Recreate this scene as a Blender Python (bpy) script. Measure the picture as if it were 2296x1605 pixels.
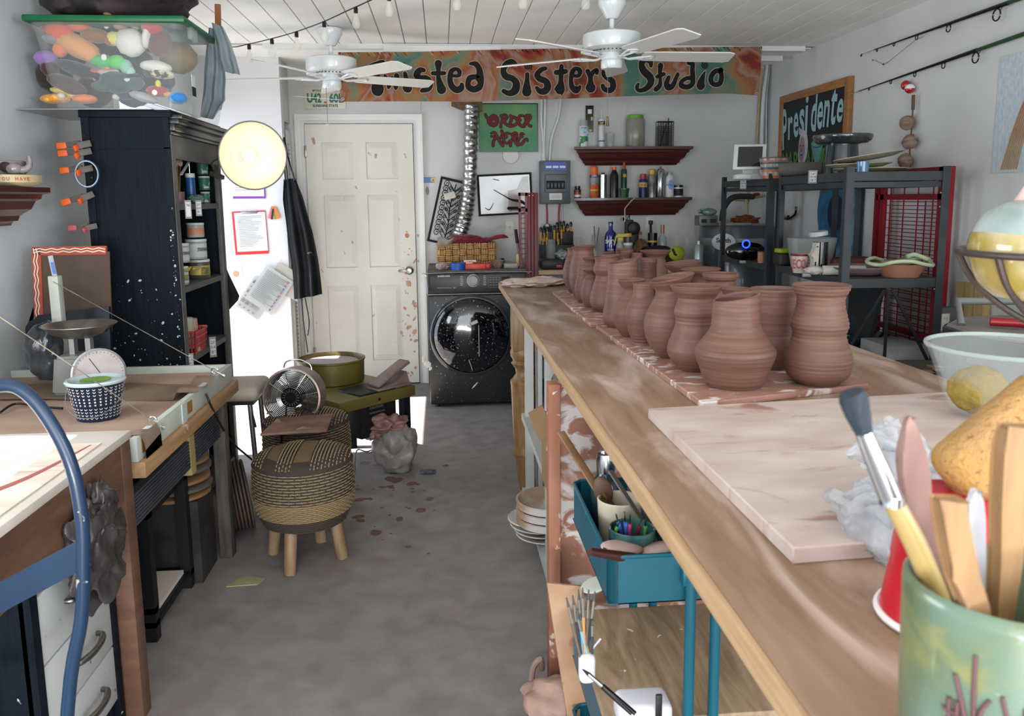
import bpy, bmesh, math, random
from mathutils import Vector, Matrix, noise as mn
random.seed(7)
for o in list(bpy.data.objects): bpy.data.objects.remove(o)
PI = math.pi
SC = bpy.context.scene
COL = SC.collection

# ------------------------------------------------ camera
CAM_H = 1.459
YAW, PIT, ROL = .0861, .1467, -.0101
FPX, CX, CY = 1800.0, 1148.0, 711.9
_f = Vector((math.sin(YAW)*math.cos(PIT), math.cos(YAW)*math.cos(PIT), -math.sin(PIT)))
_r0 = Vector((math.cos(YAW), -math.sin(YAW), 0)); _u0 = _r0.cross(_f)
CR = math.cos(ROL)*_r0 + math.sin(ROL)*_u0
CU = -math.sin(ROL)*_r0 + math.cos(ROL)*_u0
cam = bpy.data.cameras.new('camera'); camo = bpy.data.objects.new('camera', cam); COL.objects.link(camo)
m = Matrix((CR, CU, -_f)).transposed().to_4x4(); m.translation = Vector((0, 0, CAM_H)); camo.matrix_world = m
cam.sensor_width = 36; cam.lens = FPX/2296*36
cam.shift_y = -(802.5-CY)/2296
cam.clip_start = .02
cam.dof.use_dof = True; cam.dof.focus_distance = 3.3; cam.dof.aperture_fstop = cam.lens/3.4
SC.camera = camo
# ------------------------------------------------ light, exposure
SC.view_settings.view_transform = 'Standard'; SC.view_settings.look = 'None'
SC.view_settings.gamma = 1; SC.view_settings.use_curve_mapping = False
SC.view_settings.exposure = .3
SC.cycles.use_denoising = True
SC.cycles.max_bounces = 8; SC.cycles.diffuse_bounces = 4; SC.cycles.glossy_bounces = 3
SC.cycles.transmission_bounces = 8; SC.cycles.transparent_max_bounces = 12
SC.cycles.caustics_reflective = False; SC.cycles.caustics_refractive = False
SC.cycles.sample_clamp_indirect = 6
w = bpy.data.worlds.new('sky'); SC.world = w; w.use_nodes = True
bg = w.node_tree.nodes['Background']; bg.inputs[0].default_value = (.72, .84, 1, 1); bg.inputs[1].default_value = 2.2
def light(name, kind, loc, to, energy, color=(1, 1, 1), size=None, angle=None):
    l = bpy.data.lights.new(name, kind); l.energy = energy; l.color = color
    if size: l.shape = 'RECTANGLE'; l.size, l.size_y = size
    if angle: l.angle = angle
    o = bpy.data.objects.new(name, l); COL.objects.link(o); o.location = loc
    d = Vector(to)-Vector(loc); o.rotation_euler = d.to_track_quat('-Z', 'Y').to_euler(); return o
# sun from the left side of the room, in through the open doorway and the near window
light('sun', 'SUN', (-6, 4, 8), (-6+.66, 4-.03, 8-.80), 28, (1, .95, .87), angle=.009)
# daylight through the left doorway, the near left window and the big open front behind the camera
light('doorway_light', 'AREA', (-1.9, 5.32, 1.1), (0, 5.32, .95), 9, (.93, .97, 1), (1.3, 2.0))
light('window_light', 'AREA', (-1.95, 1.6, 1.46), (0, 1.9, 1.0), 26, (.9, .95, 1), (1.3, .8))
light('front_opening_light', 'AREA', (.3, -2.2, 1.35), (.5, 4, 1.3), 78, (.99, .99, .98), (3.4, 2.1))
# added fill: unseen right window for the left wall, ground bounce for the ceiling
light('left_wall_fill', 'AREA', (2.78, -.9, 1.55), (-1.7, 2.3, 1.3), 80, (.93, .97, 1), (1.4, 1.1))
light('ceiling_bounce_fill', 'AREA', (-.2, -2.9, .12), (-.1, 4.2, 2.3), 95, (1, .98, .94), (1.8, .3))

# ------------------------------------------------ pixel -> plane helpers (photo frame 2296x1605)
def ray(px, py):
    return _f + CR*((px-CX)/FPX) - CU*((py-CY)/FPX)
CO = Vector((0, 0, CAM_H))
def aY(px, py, Y): d = ray(px, py); return CO + d*(Y/d.y)
def aX(px, py, X): d = ray(px, py); return CO + d*(X/d.x)
def aZ(px, py, Z): d = ray(px, py); return CO + d*((Z-CAM_H)/d.z)
def boxY(x0, y0, x1, y1, Y):
    a = aY(x0, (y0+y1)/2, Y); b = aY(x1, (y0+y1)/2, Y); t = aY((x0+x1)/2, y0, Y); u = aY((x0+x1)/2, y1, Y)
    return (a.x+b.x)/2, u.z, b.x-a.x, t.z-u.z

# ------------------------------------------------ materials
MC = {}
def srgb(h):
    v = [int(h[i:i+2], 16)/255 for i in (0, 2, 4)]
    return tuple(((c+.055)/1.055)**2.4 if c > .04045 else c/12.92 for c in v)+(1,)
def mat(name, c='808080', c2=None, r=.6, m=0, sc=6, st=(1, 1, 1), lo=.35, hi=.65, bump=0, bsc=None, sp=None, spc='E8E4DA', spsc=30, spst=(1, 1, 1), em=0, tr=0, al=1, coat=0, det=4, ior=1.45, sp2=None, sp2c='B08878', sp2sc=6, sheen=0, kind='noise', dist=0, sps=.03):
    if name in MC: return MC[name]
    M = bpy.data.materials.new(name); M.use_nodes = True; MC[name] = M
    nt = M.node_tree; N = nt.nodes; L = nt.links; P = N['Principled BSDF']
    P.inputs['Roughness'].default_value = r; P.inputs['Metallic'].default_value = m
    P.inputs['IOR'].default_value = ior
    col = None
    tc = N.new('ShaderNodeTexCoord')
    def mapping(s):
        mp = N.new('ShaderNodeMapping'); mp.inputs['Scale'].default_value = s; L.new(tc.outputs['Object'], mp.inputs[0]); return mp.outputs[0]
    def nz(s, scale, d=4, di=0):
        n = N.new('ShaderNodeTexNoise'); n.inputs['Scale'].default_value = scale; n.inputs['Detail'].default_value = d
        n.inputs['Distortion'].default_value = di
        L.new(mapping(s), n.inputs['Vector']); return n
    fac = None
    if c2:
        if kind == 'wave':
            wv = N.new('ShaderNodeTexWave'); wv.inputs['Scale'].default_value = sc; wv.inputs['Distortion'].default_value = dist or 3
            wv.inputs['Detail'].default_value = det; L.new(mapping(st), wv.inputs['Vector']); src = wv.outputs['Fac']
        elif kind == 'weave':
            ck = N.new('ShaderNodeTexBrick'); ck.inputs['Scale'].default_value = sc; ck.inputs['Mortar Size'].default_value = .12
            ck.inputs['Color1'].default_value = (1, 1, 1, 1); ck.inputs['Color2'].default_value = (.75, .75, .75, 1); ck.inputs['Mortar'].default_value = (0, 0, 0, 1)
            L.new(mapping(st), ck.inputs['Vector']); src = ck.outputs['Color']
        else: src = nz(st, sc, det, dist).outputs['Fac']
        rp = N.new('ShaderNodeValToRGB'); rp.color_ramp.elements[0].position = lo; rp.color_ramp.elements[1].position = hi
        rp.color_ramp.elements[0].color = srgb(c); rp.color_ramp.elements[1].color = srgb(c2)
        L.new(src, rp.inputs[0]); col = rp.outputs[0]; fac = src
    def spl(col, amt, color, scale, s=(1, 1, 1)):
        n = nz(s, scale, 3 if sps < .05 else 7, .4 if sps < .05 else 1.2)
        rp = N.new('ShaderNodeValToRGB'); rp.color_ramp.elements[0].position = amt; rp.color_ramp.elements[1].position = min(1, amt+sps)
        L.new(n.outputs['Fac'], rp.inputs[0])
        mx = N.new('ShaderNodeMixRGB'); L.new(rp.outputs[0], mx.inputs[0])
        if col is not None: L.new(col, mx.inputs[1])
        else: mx.inputs[1].default_value = srgb(c)
        mx.inputs[2].default_value = srgb(color); return mx.outputs[0]
    if sp: col = spl(col, sp, spc, spsc, spst)
    if sp2: col = spl(col, sp2, sp2c, sp2sc)
    if col is not None: L.new(col, P.inputs['Base Color'])
    else: P.inputs['Base Color'].default_value = srgb(c)
    if bump:
        b = N.new('ShaderNodeBump'); b.inputs['Strength'].default_value = min(1, bump); b.inputs['Distance'].default_value = .004*max(1, bump)
        L.new(fac if (bsc is None and fac is not None) else nz(st, bsc or sc).outputs['Fac'], b.inputs['Height']); L.new(b.outputs[0], P.inputs['Normal'])
    if em:
        P.inputs['Emission Strength'].default_value = em
        P.inputs['Emission Color'].default_value = srgb(c)
    if tr: P.inputs['Transmission Weight'].default_value = tr
    if coat: P.inputs['Coat Weight'].default_value = coat; P.inputs['Coat Roughness'].default_value = .08
    if sheen: P.inputs['Sheen Weight'].default_value = sheen
    if al < 1: P.inputs['Alpha'].default_value = al
    return M
def glass(name, c='E8F0EE', r=.05, al=.22):
    # thin clear glass / plastic: mostly see-through with real reflections
    return mat(name, c, r=r, al=al, coat=0)

# ------------------------------------------------ mesh builder
def basis(x, y, z, o=(0, 0, 0)):
    M = Matrix((Vector(x), Vector(y), Vector(z))).transposed().to_4x4(); M.translation = Vector(o); return M
def rotm(rx=0, ry=0, rz=0): return (Matrix.Rotation(rz, 4, 'Z') @ Matrix.Rotation(ry, 4, 'Y') @ Matrix.Rotation(rx, 4, 'X'))
def smooth(pts, n=6, closed=False):
    P = [Vector(p) for p in pts]; out = []; k = len(P)
    rng = range(k if closed else k-1)
    for i in rng:
        if closed: a, b, c, d = P[(i-1) % k], P[i], P[(i+1) % k], P[(i+2) % k]
        else: a, b, c, d = P[max(0, i-1)], P[i], P[i+1], P[min(k-1, i+2)]
        for j in range(n):
            t = j/n; t2 = t*t; t3 = t2*t
            out.append(.5*((2*b)+(c-a)*t+(2*a-5*b+4*c-d)*t2+(3*b-a-3*c+d)*t3))
    if not closed: out.append(P[-1])
    return out
class MB:
    def __init__(s): s.bm = bmesh.new(); s.mi = 0
    def _add(s, bm2, M=None):
        if M is not None: bmesh.ops.transform(bm2, matrix=M, verts=bm2.verts)
        mp = {}
        for v in bm2.verts: mp[v] = s.bm.verts.new(v.co)
        for f in bm2.faces:
            try: nf = s.bm.faces.new([mp[v] for v in f.verts]); nf.material_index = s.mi
            except ValueError: pass
        bm2.free(); return s
    def box(s, c, d, rot=None, bev=0, seg=2, M=None):
        b = bmesh.new(); bmesh.ops.create_cube(b, size=1)
        for v in b.verts: v.co = Vector((v.co.x*d[0], v.co.y*d[1], v.co.z*d[2]))
        if bev: bmesh.ops.bevel(b, geom=b.edges[:], offset=min(bev, min(d)*.45), segments=seg, affect='EDGES', profile=.5)
        T = Matrix.Translation(Vector(c))
        if rot: T = T @ rotm(*rot)
        if M is not None: T = M @ T
        return s._add(b, T)
    def b2(s, x0, x1, y0, y1, z0, z1, bev=0, M=None):
        return s.box(((x0+x1)/2, (y0+y1)/2, (z0+z1)/2), (abs(x1-x0), abs(y1-y0), abs(z1-z0)), bev=bev, M=M)
    def bar(s, p, q, wx, wy, up=(0, 0, 1), bev=0):
        p, q = Vector(p), Vector(q); z = (q-p); L = z.length; z.normalize(); u = Vector(up)
        if abs(z.dot(u)) > .98: u = Vector((1, 0, 0))
        x = u.cross(z).normalized(); y = z.cross(x)
        return s.box((0, 0, 0), (wx, wy, L), bev=bev, M=basis(x, y, z, (p+q)/2))
    def tube(s, pts, r, n=10, closed=False, cap=True, sm=0):
        if sm: pts = smooth(pts, sm, closed)
        P = [Vector(p) for p in pts]; k = len(P)
        R = r if isinstance(r, (list, tuple)) else [r]*k
        if len(R) != k: R = [R[min(len(R)-1, int(i*(len(R)-1)/(k-1)))]*(1-(i*(len(R)-1)/(k-1) % 1))+R[min(len(R)-1, int(i*(len(R)-1)/(k-1))+1)]*(i*(len(R)-1)/(k-1) % 1) for i in range(k)]
        rings = []; prev = None
        for i in range(k):
            if closed: t = P[(i+1) % k]-P[i-1]
            else: t = P[min(k-1, i+1)]-P[max(0, i-1)]
            if t.length < 1e-9: t = Vector((0, 0, 1))
            t.normalize()
            if prev is None:
                u = Vector((0, 0, 1)) if abs(t.z) < .9 else Vector((1, 0, 0)); a = u.cross(t).normalized()
            else:
                a = prev-t*prev.dot(t)
                if a.length < 1e-6: a = Vector((1, 0, 0)).cross(t)
                a.normalize()
            prev = a; b = t.cross(a)
            rings.append([s.bm.verts.new(P[i]+(a*math.cos(2*PI*j/n)+b*math.sin(2*PI*j/n))*R[i]) for j in range(n)])
        for i in range(k if closed else k-1):
            A, B = rings[i], rings[(i+1) % k]
            for j in range(n):
                f = s.bm.faces.new((A[j], A[(j+1) % n], B[(j+1) % n], B[j])); f.material_index = s.mi
        if cap and not closed:
            for A in (rings[0][::-1], rings[-1]):
                f = s.bm.faces.new(A); f.material_index = s.mi
        return s
    def cyl(s, p, q, r, r2=None, n=20): return s.tube([p, q], [r, r2 if r2 is not None else r], n)
    def lathe(s, prof, c=(0, 0, 0), n=32, M=None, cap0=True, cap1=True, tilt=None):
        rings = []
        T = Matrix.Translation(Vector(c))
        if M is not None: T = M @ T
        for (r, z) in prof:
            ring = []
            for j in range(n):
                a = 2*PI*j/n; zz = z+(tilt(a, r, z) if tilt else 0)
                ring.append(s.bm.verts.new(T @ Vector((max(r, 1e-5)*math.cos(a), max(r, 1e-5)*math.sin(a), zz))))
            rings.append(ring)
        for A, B in zip(rings, rings[1:]):
            for j in range(n):
                f = s.bm.faces.new((A[j], A[(j+1) % n], B[(j+1) % n], B[j])); f.material_index = s.mi
        if cap0: s.bm.faces.new(rings[0][::-1]).material_index = s.mi
        if cap1: s.bm.faces.new(rings[-1]).material_index = s.mi
        return s
    def ell(s, c, d, rot=None, sub=3, jit=0, seed=0, fr=3, M=None):
        b = bmesh.new(); bmesh.ops.create_icosphere(b, subdivisions=sub, radius=1)
        if jit:
            for v in b.verts: v.co *= 1+jit*mn.noise(v.co*fr+Vector((seed*7.3, seed*3.1, seed)))*2
        for v in b.verts: v.co = Vector((v.co.x*d[0], v.co.y*d[1], v.co.z*d[2]))
        T = Matrix.Translation(Vector(c))
        if rot: T = T @ rotm(*rot)
        if M is not None: T = M @ T
        return s._add(b, T)
    def prism(s, poly, th, M):
        # poly in local XY of M, thickness along local Z from 0 to th
        A = [s.bm.verts.new(M @ Vector((x, y, 0))) for x, y in poly]; B = [s.bm.verts.new(M @ Vector((x, y, th))) for x, y in poly]
        k = len(poly); fs = [s.bm.faces.new(A[::-1]), s.bm.faces.new(B)]
        for i in range(k): fs.append(s.bm.faces.new((A[i], A[(i+1) % k], B[(i+1) % k], B[i])))
        for f in fs: f.material_index = s.mi
        return s
    def quad(s, *p):
        s.bm.faces.new([s.bm.verts.new(Vector(q)) for q in p]).material_index = s.mi; return s
    def sheet(s, fn, nu, nv, th=0):
        b = bmesh.new(); g = [[b.verts.new(fn(i/nu, j/nv)) for j in range(nv+1)] for i in range(nu+1)]
        for i in range(nu):
            for j in range(nv): b.faces.new((g[i][j], g[i+1][j], g[i+1][j+1], g[i][j+1]))
        if th: bmesh.ops.solidify(b, geom=b.faces[:], thickness=th)
        return s._add(b)
    def text(s, body, M, size=1, ext=.001, off=0, fit=None, align='LEFT', shear=0):
        # fit = (width, height): scaled to that box, lower left at the matrix origin
        c = bpy.data.curves.new('t', 'FONT'); c.body = body; c.size = size; c.extrude = 0; c.offset = off*size; c.align_x = align; c.shear = shear; c.resolution_u = 3
        o = bpy.data.objects.new('t', c); me = o.to_mesh(); b = bmesh.new(); b.from_mesh(me); o.to_mesh_clear(); bpy.data.objects.remove(o); bpy.data.curves.remove(c)
        if not b.verts: b.free(); return s
        xs = [v.co.x for v in b.verts]; ys = [v.co.y for v in b.verts]
        if fit:
            sx = fit[0]/(max(xs)-min(xs)); sy = fit[1]/(max(ys)-min(ys)) if fit[1] else sx
            for v in b.verts: v.co = Vector(((v.co.x-min(xs))*sx, (v.co.y-min(ys))*sy, 0))
        for v in b.verts: v.co.z += ext
        return s._add(b, M)
    def stroke(s, pts, M, z=.001, n=6, sm=5, closed=False):
        # flat brush stroke, pts = (x, y, half width)
        P = smooth([Vector(p) for p in pts], sm, closed) if sm else [Vector(p) for p in pts]; k = len(P)
        L, R = [], []
        for i in range(k):
            t = (P[(i+1) % k]-P[i-1]) if closed else (P[min(k-1, i+1)]-P[max(0, i-1)]); t.z = 0; t.normalize(); nn = Vector((-t.y, t.x, 0)); h = P[i].z
            c = Vector((P[i].x, P[i].y, z)); L.append(s.bm.verts.new(M @ (c+nn*h))); R.append(s.bm.verts.new(M @ (c-nn*h)))
        for i in range(k if closed else k-1):
            j = (i+1) % k; s.bm.faces.new((R[i], R[j], L[j], L[i])).material_index = s.mi
        if not closed:
            for e in (0, -1):
                c = P[e]; h = c.z
                s.bm.faces.new([s.bm.verts.new(M @ Vector((c.x+h*math.cos(2*PI*j/14), c.y+h*math.sin(2*PI*j/14), z*1.01))) for j in range(14)]).material_index = s.mi
        return s
    def build(s, name, mats, parent=None, label=None, cat=None, group=None, kind=None, sm=40, loc=None):
        bm = s.bm; bmesh.ops.recalc_face_normals(bm, faces=bm.faces[:])
        if parent is not None: inv = WM(parent).inverted(); bmesh.ops.transform(bm, matrix=inv, verts=bm.verts)
        elif kind != 'structure':
            xs = [v.co for v in bm.verts]
            o = loc or Vector(((min(v.x for v in xs)+max(v.x for v in xs))/2, (min(v.y for v in xs)+max(v.y for v in xs))/2, min(v.z for v in xs)))
            bmesh.ops.translate(bm, vec=-Vector(o), verts=bm.verts)
        me = bpy.data.meshes.new(name); bm.to_mesh(me); bm.free()
        if sm:
            for p in me.polygons: p.use_smooth = True
            me.set_sharp_from_angle(angle=math.radians(sm))
        for mm in (mats if isinstance(mats, (list, tuple)) else [mats]): me.materials.append(mm)
        ob = bpy.data.objects.new(name, me); COL.objects.link(ob)
        if parent is not None: ob.parent = parent
        elif kind != 'structure': ob.location = o
        tag(ob, label, cat, group, kind); return ob
def WM(o):
    L = Matrix.LocRotScale(o.location, o.rotation_euler, o.scale)
    return WM(o.parent) @ L if o.parent else L
def tag(o, label=None, cat=None, group=None, kind=None):
    if label: o['label'] = label
    if cat: o['category'] = cat
    if group: o['group'] = group
    if kind: o['kind'] = kind
def thing(name, label, cat, loc=(0, 0, 0), rz=0, group=None):
    o = bpy.data.objects.new(name, None); COL.objects.link(o); o.location = loc; o.rotation_euler = (0, 0, rz)
    o.empty_display_size = .05; tag(o, label, cat, group); return o
def copy_tree(o, parent=None):
    c = o.copy(); COL.objects.link(c); c.parent = parent
    for ch in [x for x in bpy.data.objects if x.parent == o]: copy_tree(ch, c)
    return c
XZ = lambda p: basis((1, 0, 0), (0, 0, 1), (0, -1, 0), p)       # drawing plane facing the camera, on a wall at the back
YZr = lambda p: basis((0, -1, 0), (0, 0, 1), (-1, 0, 0), p)     # drawing plane on the right wall
# ================================================ the room
H, YB, XR, XL = 2.48, 6.38, 2.6, -1.75
YP, XPn = 6.05, -1.13
wallm = mat('wall_paint', 'CBCCCA', 'C0C1BF', r=.75, sc=2.5, lo=.3, hi=.8, bump=.08, bsc=60)
wallw = mat('wall_white', 'DADADB', 'CFCFD0', r=.7, sc=2, lo=.3, hi=.8, sp=.74, spc='C7AE9C', spsc=26)
wallb = mat('wall_paint_left', 'CCD1D5', 'C2C8CC', r=.75, sc=2, lo=.3, hi=.8, bump=.1, bsc=40)
ceilm = mat('ceiling_paint', 'EDECE8', 'E3E2DE', r=.6, sc=3)
groovem = mat('ceiling_groove', 'A9A9A5', r=.8)
trimw = mat('trim_white', 'D8D9D6', r=.45, sp=.76, spc='B9A497', spsc=24)
floorm = mat('concrete', '7E7977', '989290', r=.6, sc=9, lo=.3, hi=.72, dist=.3, bump=.2, bsc=40, sp=.72, spc='A8A19C', spsc=30, sp2=.6, sp2c='86706A', sp2sc=3, det=14, sps=.2)
MB().b2(-3.2, 4.0, -2.6, 7.0, -.08, 0).build('floor', floorm, kind='structure')
b = MB()
b.b2(-1.9, 2.75, -2.6, 7.0, H+.006, H+.1)
b.mi = 1; b.b2(-1.9, 2.75, -2.6, YB, H+.003, H+.0062); b.mi = 0
x = XL-.02
while x < XR: b.b2(x, x+.1365, -2.6, 5.55, H-.004, H+.003, bev=.0015); x += .142
b.b2(XL, XR, 5.62, YB+.1, H-.004, H+.003)
b.build('ceiling', [ceilm, groovem], kind='structure', sm=0)
MB().b2(XPn-.7, XR+.1, YB, YB+.12, 0, H).build('wall_back', wallm, kind='structure')
b = MB()   # right wall with an unseen window opening added to light the left wall
for y0, y1, z0, z1 in ((-.18, YB, 0, H), (-2.6, -1.62, 0, H), (-1.62, -.18, 0, .98), (-1.62, -.18, 2.12, H)): b.b2(XR, XR+.12, y0, y1, z0, z1)
b.build('wall_right', wallm, kind='structure')
b = MB()   # left wall with a near window and a far doorway
for y0, y1, z0, z1 in ((-2.6, .95, 0, H), (.95, 2.25, 0, 1.06), (.95, 2.25, 1.86, H), (2.25, 4.66, 0, H), (4.66, 5.98, 2.06, H), (5.98, 6.5, 0, H)):
    b.b2(XL-.1, XL, y0, y1, z0, z1)
b.build('wall_left', wallb, kind='structure')
b = MB()   # front wall behind the camera, around the big open front
for x0, x1, z0, z1 in ((XL, -1.45, 0, H), (2.1, XR, 0, H), (-1.45, 2.1, 2.36, H)): b.b2(x0, x1, -2.6, -2.5, z0, z1)
b.build('wall_front', wallb, kind='structure')
MB().b2(XL, XPn, YP, YP+.08, 0, H).build('wall_closet', wallw, kind='structure')
# right face of the closet, with the louvered door in it
b = MB(); b.b2(XPn-.08, XPn, YP+.08, YB, 2.04, H); b.b2(XPn-.08, XPn, YP+.08, YP+.1, 0, 2.04); b.build('wall_closet_side', wallm, kind='structure')
t = thing('door_2', None, None, (XPn, YP+.1, 0)); t['kind'] = 'structure'
b = MB()
for y in (YP+.125, YB-.03): b.b2(XPn-.03, XPn+.005, y-.025, y+.025, .02, 1.98)
for z in (.07, .98, 1.93): b.b2(XPn-.03, XPn+.004, YP+.1, YB, z-.05, z+.05)
b.build('frame', trimw, t)
b = MB(); z = .14
while z < 1.88:
    b.box((XPn-.012, (YP+YB)/2+.05, z), (.032, .22, .006), rot=(0, .7, 0)); z += .03
b.build('louvers', mat('louver', 'C3C0B6', r=.6), t)
MB().b2(XPn-.5, XPn-.05, YP+.1, YB, 0, 2.03).build('closet_shade_block', mat('closet_dark', '3A3734', r=.9), kind='structure')  # dark block behind the louvers, closet shade put into its colour
# main door with six panels
dx0, dx1, dz = -1.017, -.204, 2.035
doorm = mat('door_paint', 'D6D5CC', 'C6C3B7', r=.5, sc=1.6, lo=.35, hi=.75, sp=.715, spc='A98673', spsc=17, spst=(1, 1, .6), sp2=.69, sp2c='C2A48E', sp2sc=3.1)
t = thing('door_1', None, None, ((dx0+dx1)/2, YB, 0)); t['kind'] = 'structure'
b = MB(); yf = YB-.035
xs = [dx0, dx0+.115, dx0+.36, dx1-.36, dx1-.115, dx1]; W = dx1-dx0
px = [(dx0+.12, dx0+.365), (dx1-.365, dx1-.12)]; pz = [(1.62, 1.90), (.94, 1.50), (.2, .8)]
b.b2(dx0, dx1, YB-.025, YB, 0.01, dz)
b.b2(dx0, dx0+.12, yf, YB-.02, .01, dz); b.b2(dx1-.12, dx1, yf, YB-.02, .01, dz); b.b2(dx0+.36, dx1-.36, yf, YB-.02, .01, dz)
for z0, z1 in ((.01, .2), (.8, .94), (1.5, 1.62), (1.9, dz)): b.b2(dx0+.12, dx0+.36, yf, YB-.02, z0, z1); b.b2(dx1-.36, dx1-.12, yf, YB-.02, z0, z1)
b.build('slab', doorm, t, sm=20)
for x0, x1 in px:
    for z0, z1 in pz:
        b = MB(); q = bmesh.new()
        o = [(x0, z0), (x1, z0), (x1, z1), (x0, z1)]; i1 = [(x0+.045, z0+.045), (x1-.045, z0+.045), (x1-.045, z1-.045), (x0+.045, z1-.045)]
        ov = [b.bm.verts.new((p[0], YB-.025, p[1])) for p in o]; iv = [b.bm.verts.new((p[0], YB-.036, p[1])) for p in i1]
        for k in range(4): b.bm.faces.new((ov[k], ov[(k+1) % 4], iv[(k+1) % 4], iv[k]))
        b.bm.faces.new(iv); q.free(); b.build('raised_panel', doorm, t, sm=10)
b = MB(); kx = aY(918, 606, yf); c = (kx.x, yf, kx.z)
b.lathe([(.033, 0), (.033, .006), (.014, .012), (.012, .035), (.026, .04), (.029, .055), (.02, .066), (.001, .068)], M=basis((1, 0, 0), (0, 0, 1), (0, -1, 0), c), n=24)
b.box((kx.x-.04, yf-.055, kx.z), (.09, .015, .02), bev=.005)
b.build('door_handle', mat('satin_nickel', '8E8B85', r=.3, m=1), t)
for z in (1.83, 1.05, .27): MB().b2(dx0-.008, dx0+.008, yf-.012, yf, z-.045, z+.045, bev=.003).build('hinge', mat('satin_nickel'), t)
random.seed(8); b = MB()
for k in range(60):
    q = aY(random.triangular(885, 938, 930), random.uniform(515, 850), yf-.001); s_ = .003+.014*random.random()**3; b.ell(q, (s_*(.4+random.random()), .0008, s_*(.5+random.random()*1.5)), rot=(0, random.uniform(-1, 1), 0), sub=2, jit=.2, seed=k)
b.build('clay_smears', mat('clay_smear', 'A8765E', 'C09A84', r=.8, sc=20), t, sm=0)
b = MB()
for k, (o1, o2, d) in enumerate(((.004, .03, .012), (.03, .055, .022), (.055, .075, .03))):
    b.b2(dx0-o2, dx0-o1, YB-d, YB, 0, dz+o1); b.b2(dx1+o1, dx1+o2, YB-d, YB, 0, dz+o1); b.b2(dx0-o2, dx1+o2, YB-d, YB, dz+o1, dz+o2)
b.build('trim_1', trimw, kind='structure')
MB().b2(dx0-.004, dx1+.004, YB-.02, YB-.001, 0, dz+.005).build('gap_shade_sheet', mat('dark_gap', '141210', r=.9), kind='structure')  # dark sheet behind the slab paints the shade in the door gap
b = MB(); b.b2(-1.13, 2.52, 5.53, 5.60, H-.035, H-.004); b.b2(-.35, .42, 5.50, 5.54, H-.06, H-.02); b.b2(1.9, 2.52, 5.9, 5.97, H-.04, H-.004)
b.build('trim_3', trimw, kind='structure')
x = aY(1398, 320, YB).x
b = MB(); b.b2(x-.02, x+.02, YB-.004, YB, 1.3, 2.2)
x = aY(942, 245, YB).x; b.b2(x-.003, x+.003, YB-.004, YB, dz+.07, 2.45)
b.build('trim_4', wallm, kind='structure')
b = MB()   # casings round the left doorway and window (seen from inside at a slant)
b.b2(XL-.01, XL+.02, 4.58, 4.66, 0, 2.12); b.b2(XL-.01, XL+.02, 4.58, 5.98, 2.06, 2.13)
b.b2(XL-.01, XL+.02, .88, .95, 1.0, 1.92); b.b2(XL-.01, XL+.02, 2.25, 2.32, 1.0, 1.92); b.b2(XL-.01, XL+.02, .88, 2.32, 1.86, 1.92)
b.build('trim_5', trimw, kind='structure')
# ================================================ work table and what stands on it
TZ = .99
woodt = mat('table_wood', '785C44', '947865', r=.42, sc=9, st=(3, .35, 3), lo=.3, hi=.7, sp=.48, spc='BBA79C', spsc=3, spst=(2.2, .7, 1), det=8, dist=.6, bump=.05, sps=.25)
edgem = mat('table_edge_wood', '9A7A56', 'B39472', r=.5, sc=8, st=(2, .5, 12), lo=.3, hi=.75, det=8)
legm = mat('leg_oak', '765836', '8C6D48', r=.4, sc=14, st=(5, 5, .5), det=8)
tb = thing('work_table', 'long oak-topped studio table with turned legs, covered in clay dust, vases lined up on it', 'table', (.8, 2.4, 0))
b = MB(); b.b2(.325, 1.29, .3, 4.56, TZ-.035, TZ, bev=.004); b.build('tabletop', woodt, tb)
b = MB(); b.b2(.318, .326, .3, 4.56, TZ-.036, TZ-.001, bev=.002); b.b2(.325, 1.29, 4.559, 4.565, TZ-.036, TZ-.001); b.build('edge_band', edgem, tb)
b = MB(); b.b2(.42, 1.19, .5, .53, .86, TZ-.035); b.b2(.42, 1.19, 3.86, 3.89, .86, TZ-.035); b.b2(.44, .46, .53, 3.86, .9, TZ-.035); b.b2(1.15, 1.17, .53, 3.86, .9, TZ-.035)
b.build('apron', legm, tb)
for lx, ly in ((.395, 3.9), (1.2, 3.9), (.47, .52), (1.2, .52)):
    b = MB(); b.b2(lx-.062, lx+.062, ly-.062, ly+.062, .72, TZ-.035, bev=.006)
    b.lathe([(.028, 0), (.034, .03), (.04, .10), (.052, .18), (.058, .185), (.06, .2), (.055, .215), (.057, .24), (.066, .5), (.068, .545), (.07, .55), (.07, .565), (.058, .575), (.042, .6), (.045, .625), (.06, .645), (.066, .652), (.058, .662), (.055, .667), (.068, .69), (.07, .71), (.06, .735)], (lx, ly, 0), 28)
    b.build('leg', legm, tb)
platem = mat('board_plaster', 'C4A99C', 'AE8A7C', r=.7, sc=7, st=(1, 1.6, 1), lo=.32, hi=.7, sp=.66, spc='DAD2CA', spsc=14)
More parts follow.
